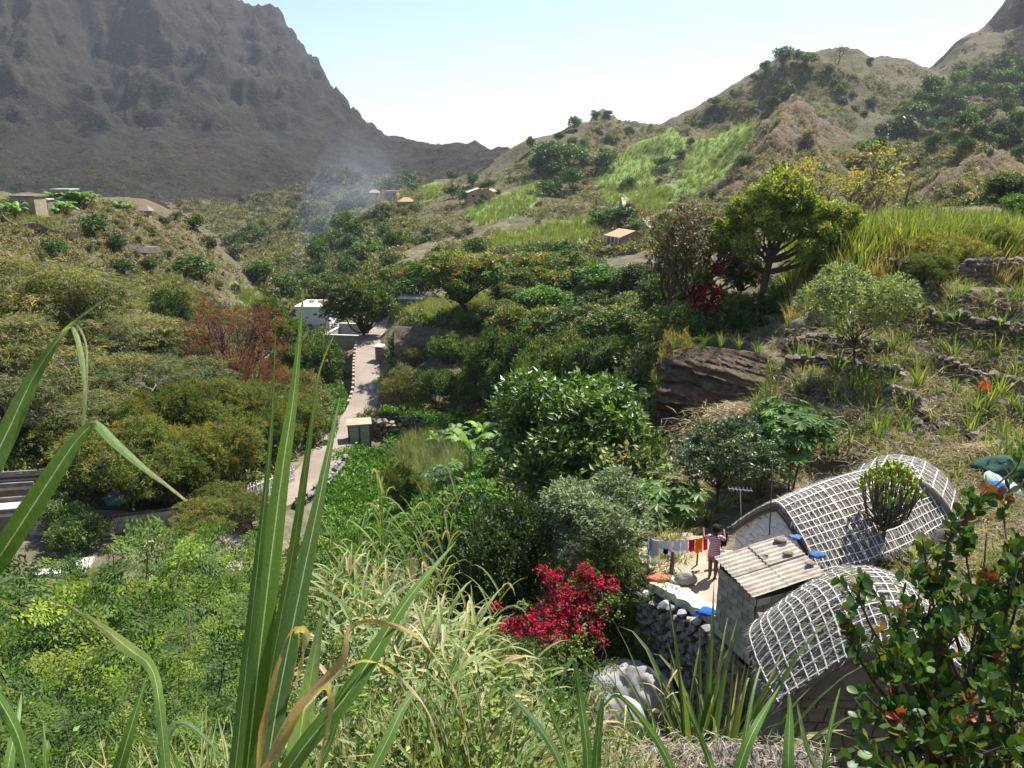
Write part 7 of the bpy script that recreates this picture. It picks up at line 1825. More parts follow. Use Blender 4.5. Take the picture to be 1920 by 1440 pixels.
T('citrus', 2, H=5, W=5, tf=.36, nl=16, tufts=100, per=9, L=.15, Wd=.08, cols=[(0.05, 0.085, 0.03), (0.07, 0.11, 0.045), (0.035, 0.06, 0.025), (0.10, 0.14, 0.07)], lr_=(.26, .4), twigs=2, trunk_r=.10, mat=M_leaf_gloss)
place_tree('citrus', 'orange_tree', 'dark glossy tree with a bare trunk behind the person and washing line', 1342, 27.5, 790, 178)
place_tree('citrus', 'orange_tree', 'low dark glossy tree behind the roof, right of the bare trunked one', 1440, 31, 770, 120)
for lb, px, t, top, n, lo in [('papaya plants with deeply cut leaves behind the washing line', 1262, 26.5, 925, 26, 5), ('cassava shrub with green hands of leaves above the long roof', 1480, 29.5, 775, 60, 5), ('cassava shrub between the glossy trees and the roof', 1425, 29, 820, 40, 5), ('slim papaya tree in the garden beside the bananas', 835, 48, 862, 16, 7), ('small papaya beside the terrace end', 1235, 27, 985, 12, 7)]:
    g = ground(px, t); H = g[1] * ((-SP + (720 - top) / K * CP) / (CP + (720 - top) / K * SP)) - g[2]
    me = palmate_mesh('papaya', px, H * 1.05, n, .42 if lo == 5 else .5, [(0.06, 0.12, 0.03), (0.09, 0.16, 0.04), (0.05, 0.09, 0.03)], .9 if lo == 5 else 1.1, lo)
    r = thing('papaya_plant', lb, 'papaya', tuple(g)); obj('stem', me[0], r)
    for q in range(3 if lo == 5 else 1):
        a = q * 2.2; o = obj('leaves', me[1], r, (cos(a) * .5 * (q > 0), sin(a) * .5 * (q > 0), 0), (0, 0, a))
BAN2 = [banana_mesh('banana', 15 + i, 3.4, 10, 2.1, .6, [(0.08, 0.15, 0.03), (0.11, 0.19, 0.04), (0.06, 0.11, 0.03)]) for i in range(3)]
for i, (lb, px, t, s) in enumerate([('large banana plant in the middle of the garden', 882, 62, 1.35), ('banana plant left of the large one', 850, 72, 1.1), ('banana plant behind the large one', 905, 70, 1.0), ('banana plant under the shaded cliff', 860, 80, 1.0), ('banana leaning behind the breadfruit tree', 1165, 52, .9), ('banana between the breadfruit tree and the red cliff', 1205, 49, .9), ('low banana at the foot of the big garden banana', 935, 58, .8), ('banana beside the garden shrubs', 815, 76, .7)]):
    g = ground(px, t); r = thing('banana_plant', lb, 'banana plant', tuple(g), i * 1.7, 'banana plants in the garden'); obj('stem', BAN2[i % 3][0], r, sc=(s,) * 3); obj('leaves', BAN2[i % 3][1], r, sc=(s,) * 3)
pm = palm_mesh('palm', 3, 2.6, 30, 2.6); g = ground(345, 108); r = thing('palm', 'shaggy palm beside the bush below the left green field', 'palm', tuple(g)); obj('trunk', pm[0], r); obj('fronds', pm[1], r)
grove([('grey_bush', 'yellow_shrub', 'yellowish shrub mound on the wall behind the block hut', 712, 83, 768, 120), ('green_bush', 'bush', 'green shrub right of the yellowish mound', 790, 84, 775, 70), ('mango', 'rusty_shrub', 'rusty leaved shrub in the garden', 757, 60, 868, 76), ('grey_tree', 'grey_green_tree', 'dark grey green shrub tree right of the breadfruit tree', 1190, 47, 760, 90),
       ('green_bush', 'bush', 'bush at the garden end right of the papaya', 960, 46, 930, 120), ('green_bush', 'bush', 'bush under the breadfruit tree at its left', 985, 40, 960, 100), ('green_bush', 'bush', 'bush behind the end of the white fence', 600, 78, 770, 60), ('grey_bush', 'bush', 'dull bush in the shade of the left wood', 170, 66, 830, 130), ('green_bush', 'bush', 'bush behind the flat roofs at the left edge', 40, 60, 870, 110), ('green_bush', 'bush', 'bush in front of the dark trunk by the tub', 120, 52, 925, 80)], cat='bush')
# garden leaves
GD = []
for i in range(4):
    r2 = np.random.default_rng(i + 55); b = MB(); crown(b, r2, [((r2.normal() * .25, r2.normal() * .25, .15), .35) for _ in range(4)], 130, 5, .2, .13, [(0.05, 0.115, 0.02), (0.075, 0.15, 0.03), (0.10, 0.19, 0.045), (0.04, 0.09, 0.02)], flat=.6); GD.append(b.mesh('garden_kind', M_leaf))
pts = np.concatenate([ground_pts(rng, 1500, [(630, 850), (730, 850), (790, 960), (720, 1060), (600, 1060)], 30), ground_pts(rng, 900, [(780, 870), (910, 860), (990, 960), (900, 1010), (800, 1000)], 30), ground_pts(rng, 500, [(720, 770), (900, 780), (900, 870), (740, 850)], 30), ground_pts(rng, 300, [(570, 720), (650, 735), (640, 780), (560, 770)], 50)])
gn_scatter('garden_leaves', 'bright green sweet potato leaves in the valley garden', pts, rng.uniform(.7, 1.6, len(pts)), GD)
# grey green reed bed in the garden
RB = [tuft_mesh('reed_kind', 150 + i, 30, 2.6, .05, .5, [(0.15, 0.20, 0.12), (0.19, 0.24, 0.16), (0.12, 0.17, 0.09)], .1, .4, 6, .4) for i in range(3)]
pts = ground_pts(rng, 260, [(735, 870), (770, 830), (840, 830), (880, 890), (860, 940), (790, 950)], 30)
gn_scatter('reed_bed', 'grey green reeds growing in the valley garden', pts, rng.uniform(.6, 1.1, len(pts)), RB)
# undergrowth of the valley, banks and gully
UG = [bushlet(300 + i, 40, 1.0, [(0.06, 0.085, 0.03), (0.09, 0.11, 0.04), (0.12, 0.12, 0.06), (0.045, 0.065, 0.025)], .22) for i in range(4)]
def path_free(p, d=2.6): return p[seg_dist(p[:, 0], p[:, 1], ROAD) > d]
pts = path_free(ground_pts(rng, 2600, [(0, 560), (300, 560), (640, 600), (640, 900), (470, 940), (0, 960)], 40), 3.2)
gn_scatter('valley_undergrowth', 'low scrub between the trees of the left wood', pts, rng.uniform(.6, 2.0, len(pts)), UG)
pts = path_free(ground_pts(rng, 1800, [(740, 560), (960, 560), (1240, 640), (1240, 900), (1000, 1000), (900, 800), (730, 760)], 30))
gn_scatter('grove_undergrowth', 'low growth under the mango grove and down the cliff', pts, rng.uniform(.7, 1.9, len(pts)), UG)
# the near slope: leaves, grass, weeds
NS = [bushlet(320 + i, 90, .8, [(0.07, 0.11, 0.03), (0.10, 0.15, 0.04), (0.13, 0.16, 0.06), (0.055, 0.085, 0.025)], .07) for i in range(4)]
pts = []
for _ in range(5200):
    px = rng.uniform(-250, 1330); t = exp(rng.uniform(log(4.5), log(44))); pts.append((px, t))
pp_ = []
for px, t in pts:
    if px > 1130 and t > 16.5: continue
    if px > 1060 and t < 12.5: continue
    if px > 960 and t < 7: continue
    if px > 1010 and t > 30: continue
    if px < 520 and t > 43: continue
    pp_.append(ground(px, t))
P_near = P3(pp_)
gn_scatter('slope_undergrowth', 'tangled low weeds covering the near slope', P_near[::2], rng.uniform(.5, 1.3, len(P_near[::2])), NS + GS[:2])
NG = [tuft_mesh('grass_kind', 170 + i, 34, .8, .02, .8, [(0.12, 0.20, 0.05), (0.17, 0.25, 0.09), (0.28, 0.28, 0.15), (0.09, 0.155, 0.05)], .15, .8, 5, .15) for i in range(4)]
gn_scatter('slope_tall_grass', 'pale green grass on the near slope', P_near[1::2], rng.uniform(.5, 1.4, len(P_near[1::2])), NG)
pts = ground_pts(rng, 420, [(1100, 1040), (1200, 1040), (1240, 1110), (1230, 1250), (1130, 1330), (1060, 1250), (1080, 1100)], 12)
gn_scatter('bank_undergrowth', 'weeds and leaves on the bank beside the terrace wall', pts, rng.uniform(.4, 1.1, len(pts)), NS + GS)
pts = ground_pts(rng, 130, [(260, 1000), (490, 1000), (490, 1090), (260, 1090)], 30)
gn_scatter('yard_litter', 'straw and twigs on the pale rubble of the yard', pts, rng.uniform(.4, 1.2, len(pts)), ST2 + GS)
# feathery shrubs
FS = [frond_shrub_mesh('feathery_shrub', 400 + i, 2.2, 2.6, 9 + 3 * i, [(0.06, 0.115, 0.028), (0.08, 0.14, 0.035), (0.045, 0.09, 0.03), (0.11, 0.16, 0.05)], .30) for i in range(2)] + [frond_shrub_mesh('feathery_shrub', 420, 2.0, 2.4, 12, [(0.03, 0.065, 0.03), (0.045, 0.08, 0.035), (0.06, 0.095, 0.045)], .26)]
fs = []
def feather(px, t, top, v=None):
    g = ground(px, t); H = g[1] * ((-SP + (720 - top) / K * CP) / (CP + (720 - top) / K * SP)) - g[2]
    H = max(.7, min(H, 6.5)); s = H / 2.1; m = FS[len(fs) % 3 if v is None else v]; r = thing('feathery_shrub', 'x', 'shrub', tuple(g), random.uniform(0, 6.28), 'feathery shrubs of the near slope')
    obj('stems', m[0], r, sc=(max(s, .8),) * 2 + (s,)); obj('fronds', m[1], r, sc=(max(s, .8),) * 2 + (s,)); fs.append(r)
for px, t, top, v in [(-20, 14, 1110, 0), (60, 16, 1075, 0), (140, 15, 1060, 1), (225, 18, 1090, 0), (300, 15, 1110, 1), (380, 15, 1085, 2), (430, 13, 1060, 2), (258, 20, 960, 1), (385, 21, 990, 0), (470, 17, 1060, 2), (150, 20, 1090, 1), (20, 21, 1100, 0),
     (0, 10, 1180, 0), (90, 10.5, 1150, 1), (180, 11, 1140, 2), (270, 10, 1150, 2), (350, 10, 1130, 2), (440, 10, 1150, 2), (40, 8, 1250, 0), (130, 7.5, 1230, 1), (240, 8, 1230, 2), (330, 7.5, 1240, 0), (410, 8, 1250, 2), (520, 9, 1200, 0), (560, 13, 1120, 1), (-40, 6.5, 1300, 2), (80, 6.2, 1330, 1), (200, 6, 1340, 0), (330, 6, 1350, 2), (450, 6, 1340, 1),
     (600, 7, 1330, 1), (800, 7, 1390, 1), (960, 17, 1230, 2), (1010, 18, 1220, 1), (900, 16, 1210, 1), (1160, 14.5, 1330, 2), (650, 26, 1000, 2), (560, 24, 1040, 0)]: feather(px, t, top, v)
for px, t, top, v in [(200, 26, 985, 0), (250, 30, 968, 1), (330, 32, 975, 0), (180, 33, 1000, 2), (120, 28, 1010, 1), (420, 30, 965, 0), (455, 36, 950, 1), (60, 30, 1040, 0), (290, 24, 1010, 2), (500, 28, 1000, 1), (370, 25, 1015, 2), (440, 25, 1030, 0), (150, 38, 1015, 1), (20, 27, 1060, 2), (520, 38, 960, 0), (600, 34, 985, 1)]: feather(px, t, top + (38 if px < 260 else 22), v)
autolabel(fs, 'feathery leaved shrub')
# reeds
RD = [reed_mesh('reed', 500 + i, 3.2, 24, .8, .058, [(0.13, 0.20, 0.06), (0.17, 0.24, 0.09), (0.10, 0.165, 0.05), (0.22, 0.28, 0.14)], .18, lean=.12) for i in range(6)]
RDRY = [reed_mesh('reed', 540 + i, 3.0, 18, .6, .03, DRYC, 1.0, lean=.2) for i in range(2)]
rs = []
def reed(px, t, top, k=None, lean=0):
    g = ground(px, t); H = g[1] * ((-SP + (720 - top) / K * CP) / (CP + (720 - top) / K * SP)) - g[2]
    H = max(1.3, min(H, 7.5)); m = (RD + RDRY)[k if k is not None else random.randrange(7)]
    r = thing('reed', 'x', 'reed', tuple(g), random.uniform(0, 6.28), 'giant reeds on the near slope'); r.rotation_euler = (random.uniform(-.12, .12), random.uniform(-.12, .12) + lean, r.rotation_euler[2])
    obj('stem', m[0], r, sc=(1.1, 1.1, H / 3.1)); obj('leaves', m[1], r, sc=(1.1, 1.1, H / 3.1)); rs.append(r)
for px, t, top, k in [(722, 19, 868, 0), (738, 20, 900, 1), (790, 21, 925, 2), (800, 20, 945, 3), (815, 19, 960, 4), (770, 18, 950, 5), (700, 18, 960, 0), (690, 17, 990, 2), (875, 17, 1035, 1), (890, 16.5, 1080, 5), (860, 16, 1060, 7), (650, 17, 1060, 3)]: reed(px, t, top, k)
for _ in range(95):
    px = random.uniform(600, 915); t = exp(random.uniform(log(9), log(19)))
    reed(px, t, 1050 + (19 - t) * 21 + random.uniform(-60, 50) - (60 if 680 < px < 830 else -10))
for px, t, top, k in [(1020, 12, 1240, 7), (1050, 12.5, 1270, 6), (1110, 13, 1290, 7), (1150, 13, 1310, 6), (1000, 12, 1290, 3), (1085, 11, 1330, 1), (940, 12, 1290, 2), (1170, 13.5, 1250, 7), (1190, 14, 1290, 6)]: reed(px, t, top, k)
autolabel(rs, 'tall jointed reed')
# grass mounds at the bottom and by the gully
gt = []
BIGT = [tuft_mesh('grass_clump', 700 + i, 50, 3.5, .12, 1.0, [(0.035, 0.09, 0.03), (0.05, 0.11, 0.035), (0.065, 0.135, 0.045)], .03, .75, 9, .3) for i in range(3)]
for lb, px, t, s, k in [('dark green grassy cane clump at the foot of the outhouse', 1305, 13.6, 2.3, 0), ('second grassy clump left of the outhouse foot', 1268, 13.6, 1.9, 1), ('grassy clump at the lower wall of the outhouse', 1338, 13.3, 1.9, 2), ('grassy clump above the gully rock', 1240, 17.0, 1.3, 3), ('grassy clump right below the gully rock', 1225, 14.0, 1.2, 4), ('yellowing clump right of the bougainvillea', 1160, 20, 1.2, 1), ('yellow clump under the bougainvillea', 1185, 19.2, 1.0, 2), ('straggling clump on top of the terrace wall end', 1215, 20.5, .8, 3)]:
    g = ground(px, t); big = px in (1305, 1268, 1338); s = s * (.55 if big else 1); o = obj('grass_clump', BIGT[k] if big else TU[k], None, tuple(g + (0, 0, .0)), (0, 0, px), (s, s, s * 1.15)); tag(o, lb, 'grass clump')
NG2 = [tuft_mesh('grass_kind', 190 + i, 44, .9, .018, .9, [(0.14, 0.19, 0.07), (0.20, 0.24, 0.12), (0.30, 0.29, 0.17)], .3, .8, 5, .2) for i in range(3)]
pts = P3([ground(rng.uniform(870, 1230), rng.uniform(7.5, 15)) for _ in range(330)])
gn_scatter('gully_grass', 'fine tangled grass above the gully at the bottom of the slope', pts, rng.uniform(.6, 1.3, len(pts)), NG2)
# grey straw thatch at the very bottom
pt = thing('straw_roof', 'grey straw thatch of a low roof at the bottom edge of the picture', 'roof', tuple(P(1330, 1470, 9.2)))
b = MB(); V = []; r2 = np.random.default_rng(4)
for j in range(10):
    for i in range(26):
        a = i / 25; w = j / 9; q = P(1120 + 420 * a, 1408 - 12 * sin(a * 3.1) , 10.2 - .0 * w) - P3(pt.location); V.append(q + P3((0, -1.4 * w, -.95 * w + .05 * (fbm(P3([i * .6]), P3([j * .8]), 3, 4)[0]))))
b.add(V, [(j * 26 + i, j * 26 + i + 1, j * 26 + i + 27, j * 26 + i + 26) for j in range(9) for i in range(25)]); V = P3(V); b2 = MB()
b.add(V - (0, 0, .3), [(j * 26 + i, j * 26 + i + 26, j * 26 + i + 27, j * 26 + i + 1) for j in range(9) for i in range(25)])
obj('thatch', b.mesh('thatch', M_thatch, True), pt); k = r2.integers(0, len(V), 5000); c = V[k] + r2.normal(size=(5000, 3)) * (.1, .08, .03)
leaves(b2, c, r2.normal(size=(5000, 3)) * (1, 1, .35) + (0, -.6, .2), np.tile((0, 0, 1.0), (5000, 1)) + r2.normal(size=(5000, 3)) * .4, r2.uniform(.08, .3, 5000), .012, np.array([(.30, .27, .22), (.45, .41, .35), (.19, .165, .135)])[r2.integers(0, 3, 5000)]); o = obj('straw', b2.mesh('straw', M_straw), pt); o['kind'] = 'stuff'
# candelabra spurge
rng = np.random.default_rng(12); p = at_z(1648, 1062, -10.75) ; et = thing('candelabra_tree', 'small candelabra tree with upright green arms in front of the long thatched roof', 'tree', tuple(p)); et.scale = (.86, .86, 1.2)
st, lf = MB(), MB(); Ht = 2.5
st.tube([(0, 0, -.3), (.02, 0, .5), (0, 0, .95), (.02, 0, 1.3)], [.07, .06, .055, .045], 7)
tips = []
for i in range(64):
    a = i * 2.4; rr = sqrt((i + .5) / 64) * .92; e = P3((cos(a) * rr, sin(a) * rr, 1.75 + .72 * (1 - rr ** 2) ** .8 + rng.uniform(-.08, .08)))
    f0 = P3((0, 0, .85 + .5 * rng.random())); mid = P3((cos(a) * rr * .75, sin(a) * rr * .75, f0[2] + .28))
    tipw = 1
    st.tube([f0, (f0 + mid) / 2 - (0, 0, .04), mid, (mid + e) / 2 + P3((cos(a), sin(a), 0)) * .03, e], [.03, .026, .022, .02, .018], 5)
    for q in range(5):
        d = unit(rng.normal(size=3) * (.5, .5, .3) + (0, 0, 1)); b0_ = e - (0, 0, rng.uniform(0, .2)); cc = P3((0.24, 0.30, 0.06)) * rng.uniform(.6, 1.3) if rng.random() > .15 else P3((.3, .2, .06))
        lf.tube([b0_, b0_ + d * .07, b0_ + d * .16], [.03, .038, .02], 5, cc)
obj('trunk', st.mesh('trunk', solid('spurge_bark', (.13, .12, .085), (.08, .07, .05), 8), True), et); obj('arms', lf.mesh('arms', M_leaf, True), et)
# yellow leaved plant
p = at_z(1690, 1045, -10.7); r = thing('yellow_leaf_plant', 'low plant with big yellow green leaves beside the candelabra tree', 'plant', tuple(p))
for i in range(16):
    b = MB(); a = rng.uniform(0, 6.28); rr = rng.uniform(.05, .6); c = P3([(cos(a) * rr, sin(a) * rr * .6, rng.uniform(.1, .65))]); cc = P3([(0.24, 0.27, 0.05)]) * rng.uniform(.6, 1.3)
    leaves(b, c, P3([(cos(a), sin(a), -.25)]), P3([(0, 0, 1.0)]) + rng.normal(size=(1, 3)) * .3, .36, .32, cc, bend=.35, base=.45); obj('leaf', b.mesh('leaf', M_leaf), r)
# blue tubs and net at the right
p = hit(1872, 925, 15)
heap('green_net', 'heap of dark green netting behind the blue tubs at the right edge', 'net', hit(1885, 895, 15) + (0, 0, .3), (1.9, 1.2, .8), solid('green_net', (.04, .10, .08), (.02, .06, .05), 20, .9, .9, 50), 22)
for lb, px, py, c, s in [('light blue washtub under the green net', 1878, 905, (.16, .45, .75), .55), ('bright blue washtub on the slope at the right', 1868, 932, (.02, .16, .6), .5), ('white basin beside the bright blue washtub', 1884, 928, (.7, .75, .78), .5), ('pale green sheet of plastic left of the tubs', 1862, 915, (.45, .6, .5), .6)]:
    q = hit(px, py, 15); b = MB(); b.tube([(0, 0, 0), (0, 0, .02), (0, 0, .26), (0, 0, .28), (0, 0, .26), (0, 0, .06)], [s * .6, s * .62, s * .8, s * .84, s * .74, s * .55], 16)
    tag(obj('washtub', b.mesh('washtub', cloth('tub_plastic', c), True), None, tuple(q + (0, 0, .1)), (.5, .1, 0)), lb, 'washtub')

# ---------------------------------------------------------------- glossy shrub at the lower right
rng = np.random.default_rng(90); random.seed(90)
sb = P(1800, 1560, 5.6); gs = thing('glossy_shrub', 'shrub with round glossy leaves and reddish young tips filling the lower right corner', 'shrub', tuple(sb))
st = MB(); tipsl = []
def arch(p0, p1, r0, r1, n=9):
    return limb(st, rng, p0 - sb, p1 - sb, r0, r1, .07, n, sides=6) + sb
mains = []
for (a, b_, t1) in [(1655, 1120, 5.2), (1640, 1210, 4.9), (1700, 1130, 5.3), (1610, 1110, 5.3), (1760, 1050, 5.5), (1800, 960, 5.6), (1880, 950, 5.4), (1905, 880, 5.3), (1690, 1240, 4.7), (1620, 1300, 4.6), (1600, 1400, 4.4), (1720, 1330, 4.5), (1790, 1200, 4.9), (1850, 1120, 5.1), (1910, 1050, 5.0), (1830, 1300, 4.6), (1900, 1220, 4.7), (1770, 1420, 4.3), (1880, 1400, 4.3), (1690, 1420, 4.3), (1590, 1170, 5.1), (1730, 1010, 5.5), (1850, 1000, 5.5), (1940, 960, 5.3), (1950, 1150, 4.9), (1660, 1350, 4.5), (1745, 1130, 5.1), (1930, 1320, 4.5), (1880, 1060, 5.2)]:
    e = P(a, b_, t1); base = sb + P3((rng.normal() * .12, rng.normal() * .12, 0)); mains.append(arch(base, e, .02, .006))
LV = []
for pts in mains:
    for q in range(12):
        k = rng.integers(2, len(pts) - 1); p = pts[k] + (pts[k + 1] - pts[k]) * rng.random()
        if q == 0: p = pts[-2]; d = pts[-1] - pts[-2]
        else: d = (pts[k + 1] - pts[k])
        d = unit(unit(d) * .6 + rng.normal(size=3) * .55 + (0, 0, .45)); L_ = rng.uniform(.12, .30)
        tw = limb(st, rng, p - sb, p + d * L_ - sb, .005, .002, .08, 4, sides=4) + sb
        red = rng.random() < .2
        for j in range(9):
            f = .25 + .75 * j / 8; i0 = min(2, int(f * 3)); c = tw[i0] + (tw[i0 + 1] - tw[i0]) * (f * 3 - i0)
            a = j * 2.4; s = unit(np.cross(d, (0.3, 0.2, 1.0))); u_ = np.cross(s, d); ld = unit(s * cos(a) + u_ * sin(a) + d * (.5 + .5 * f) + (0, 0, .25))
            r_ = rng.random(); col = P3((0.055, 0.115, 0.022)) * rng.uniform(.6, 1.5)
            if r_ < .10: col = P3((0.17, 0.20, 0.03)) * rng.uniform(.7, 1.2)
            if red and j > 4: col = P3((0.30, 0.085, 0.045)) * rng.uniform(.7, 1.3) if r_ < .6 else P3((.24, .16, .04))
            LV.append((c, ld, unit(rng.normal(size=3) * .5 + np.cross(ld, s) * .3 + (0, 0, .8)), rng.uniform(.058, .095), col))
obj('branches', st.mesh('branches', M_bark, True), gs)
def round_leaf(col, cup=.12):
    b = MB(); n = 10; V = [(0, 0, 0)]; 
    xs = [0, .12, .35, .62, .85, 1.0]; ws = [.02, .17, .31, .36, .24, 0.0]
    V = [(x, 0, -.05 * sin(x * 3)) for x in xs] + [(x, w, cup * w * 1.5 - .05 * sin(x * 3)) for x, w in zip(xs[1:-1], ws[1:-1])] + [(x, -w, cup * w * 1.5 - .05 * sin(x * 3)) for x, w in zip(xs[1:-1], ws[1:-1])]
    F_ = [(0, 1, 6)] + [(i, i + 1, 6 + i, 5 + i) for i in range(1, 4)] + [(4, 5, 9)] + [(0, 10, 1)] + [(i, 9 + i, 10 + i, i + 1) for i in range(1, 4)] + [(4, 13, 5)]
    b.add(V, F_, col); return b.mesh('leaf', M_leaf_gloss2, True)
M_leaf_gloss2 = leafmat('waxy_leaf', .46, .28, (1.05, 1.05, 1.0), .4, .22)
cand = sorted(LV, key=lambda q: proj(q[0])[2] if 1500 < proj(q[0])[0] < 1935 and proj(q[0])[1] < 1455 else 99)
near, rest = cand[:295], cand[295:]
cache = {}
for c, d, nn, L_, col in near:
    key = tuple((col * 12).round().astype(int)); me = cache.get(key)
    if me is None: me = cache[key] = round_leaf(col)
    x_ = d; y_ = unit(np.cross(nn, d)); z_ = np.cross(x_, y_)
    o = obj('leaf', me, gs); o.matrix_local = Matrix(((x_[0] * L_, y_[0] * L_, z_[0] * L_, c[0] - sb[0]), (x_[1] * L_, y_[1] * L_, z_[1] * L_, c[1] - sb[1]), (x_[2] * L_, y_[2] * L_, z_[2] * L_, c[2] - sb[2]), (0, 0, 0, 1)))
b = MB(); tm = cache[next(iter(cache))]
TV = np.array([v.co[:] for v in tm.vertices]); TF = [tuple(p.vertices) for p in tm.polygons]
for c, d, nn, L_, col in rest:
    x_ = d; y_ = unit(np.cross(nn, d)); z_ = np.cross(x_, y_); b.add(TV @ np.array([x_, y_, z_]) * L_ + c - sb, TF, col)
o = obj('foliage', b.mesh('foliage', M_leaf_gloss2, True), gs); o['kind'] = 'stuff'

# ---------------------------------------------------------------- cane leaves close to the viewer
M_blade = N('cane_leaf'); _a = M_blade.attr('col').outputs['Color']
_w = M_blade.n('ShaderNodeUVMap') ; _p = M_blade.coord()
_col = M_blade.mix(1.0, _a, M_blade.ramp(M_blade.noise(M_blade.mapv(_p, (90, 90, 2)), 3, 5, .8), [(.35, (.72, .76, .7)), (.65, (1.2, 1.18, 1.1))]), 'MULTIPLY')
_pr = M_blade.principled(_col, .5, None, .35)
_tr = M_blade.n('ShaderNodeBsdfTranslucent', i={'Color': M_blade.mix(1.0, _col, (1.5, 1.6, .5), 'MULTIPLY')}).outputs[0]
M_blade = M_blade.done(M_blade.n('ShaderNodeMixShader', i={0: .38, 1: _pr, 2: _tr}).outputs[0])
CG = (0.10, 0.19, 0.03); CG2 = (0.14, 0.24, 0.055); CPALE = (0.26, 0.34, 0.20); CDRY = (0.42, 0.28, 0.14); CDRY2 = (0.62, 0.50, 0.33); CYG = (0.16, 0.24, 0.03)
def ribbon(root, pts, w, col, tipc=None, t=None, name='leaf', roll=0.0, rib=True, fold=.13, n=30, rollv=None):
    """pts: (px, py, distance); w: widths in photograph pixels along the leaf"""
    C = P3([P(a, b_, c) for a, b_, c in pts]); k = len(C)
    s0 = np.concatenate([[0], np.cumsum(np.linalg.norm(np.diff(C, axis=0), axis=1))]); s0 /= s0[-1]
    # smooth curve through the points
    tt = np.linspace(0, 1, n); Q = []
    for q in tt:
        i = min(k - 2, max(0, int(np.searchsorted(s0, q) - 1))); f = (q - s0[i]) / (s0[i + 1] - s0[i] + 1e-9)
        p0, p1, p2, p3 = C[max(i - 1, 0)], C[i], C[i + 1], C[min(i + 2, k - 1)]
        Q.append(.5 * ((2 * p1) + (p2 - p0) * f + (2 * p0 - 5 * p1 + 4 * p2 - p3) * f * f + (3 * p1 - p0 - 3 * p2 + p3) * f ** 3))
    Q = P3(Q); T_ = unit(np.gradient(Q, axis=0)); view = unit(Q)
    S_ = unit(np.cross(T_, view)); Nn = unit(np.cross(S_, T_))
    a = np.interp(tt, np.linspace(0, 1, len(rollv)), rollv) if rollv is not None else np.full(n, roll); S2_ = S_ * np.cos(a)[:, None] + Nn * np.sin(a)[:, None]; N2 = np.cross(S2_, T_)
    ww = np.interp(tt, np.linspace(0, 1, len(w)), w) * .77 * (1 - .35 * tt ** 4 * rib) / K * np.linalg.norm(Q, axis=1) / 2
    if name == 'dry_leaf': ww = ww * (1.05 + .3 * np.sin(tt * 31 + w[0]) * np.sin(tt * 13)); a = a + 1.1 * np.sin(tt * 9 + w[0]); S2_ = S_ * np.cos(a)[:, None] + Nn * np.sin(a)[:, None]; N2 = np.cross(S2_, T_)
    cols = [(-1, fold), (-.5, fold * .45), (-.06, 0), (-.055, .0), (.055, .0), (.06, 0), (.5, fold * .45), (1, fold)]; nc = 8
    V = np.stack([Q + S2_ * (ww * u)[:, None] + N2 * (ww * f + .0007 * np.sin(tt * 60 + u * 3))[:, None] for u, f in cols], 1).reshape(-1, 3)
    cb_ = np.tile(P3(col), (n, 1)); 
    if tipc is not None: cb_ = cb_ * (1 - tt[:, None] ** 2.5) + P3(tipc) * tt[:, None] ** 2.5
    CC = np.repeat(cb_, 8, 0).reshape(n, 8, 3).copy() * (1 + .10 * np.sin(np.arange(8) * 2.3 + tt[:, None] * 5))[..., None]
    if rib: CC[:, 3:5] = CC[:, 3:5] * .15 + P3((.50, .60, .34)) * .85
    i = np.arange(n - 1)[:, None] * 8; F_ = np.concatenate([i + P3([[j, j + 1, j + 9, j + 8]]).astype(int) for j in range(7)])
    b = MB(); b.add(V - P3(root.location), F_, CC.reshape(-1, 3)); return obj(name, b.mesh(name, M_blade, True), root)
def cane(label, px, py, t): return thing('sugarcane', label, 'sugarcane', tuple(P(px, py, t)))
def up(*c): return list(c)
r = cane('sugar cane with a fan of tall upright blades and dry curled leaves, left of centre', 490, 1600, 1.7)
ribbon(r, [(432, 1520, 1.6), (462, 1250, 1.68), (500, 900, 1.78), (512, 740, 1.84), (517, 590, 1.9)], [30, 28, 24, 14, 8, 2], CG, CYG, roll=.35)
ribbon(r, [(455, 1520, 1.65), (490, 1200, 1.7), (527, 900, 1.8), (552, 730, 1.88), (569, 545, 1.95)], [50, 52, 50, 44, 32, 18, 3], CG, CYG, roll=-.15)
ribbon(r, [(472, 1520, 1.72), (505, 1280, 1.74), (545, 1060, 1.8), (578, 840, 1.86), (598, 700, 1.92), (628, 625, 1.98)], [34, 34, 30, 26, 20, 9, 2], CG2, (0.22, 0.30, 0.04), roll=.5)
ribbon(r, [(490, 1520, 1.6), (520, 1320, 1.66), (560, 1120, 1.72), (602, 920, 1.8), (637, 745, 1.9)], [42, 46, 46, 38, 22, 3], (0.085, 0.155, 0.045), CG2, roll=-.25)
ribbon(r, [(545, 1520, 1.75), (562, 1380, 1.72), (583, 1270, 1.7), (600, 1170, 1.7), (607, 1150, 1.7)], [50, 48, 44, 32, 10], CPALE, None, roll=.1)
ribbon(r, [(606, 1160, 1.7), (603, 1132, 1.69), (592, 1131, 1.68)], [12, 9, 2], CPALE, rib=False, n=10)
ribbon(r, [(505, 1500, 1.5), (570, 1400, 1.52), (660, 1290, 1.56), (760, 1130, 1.66), (855, 1015, 1.78)], [34, 40, 42, 34, 18, 2], CG, CG2, roll=.2)
ribbon(r, [(470, 1520, 1.55), (500, 1330, 1.55), (535, 1200, 1.55), (555, 1179, 1.55), (562, 1195, 1.55), (545, 1300, 1.54)], [20, 16, 12, 14, 9, 2], CDRY, CDRY, rib=False, fold=.2, roll=.9, name='dry_leaf')
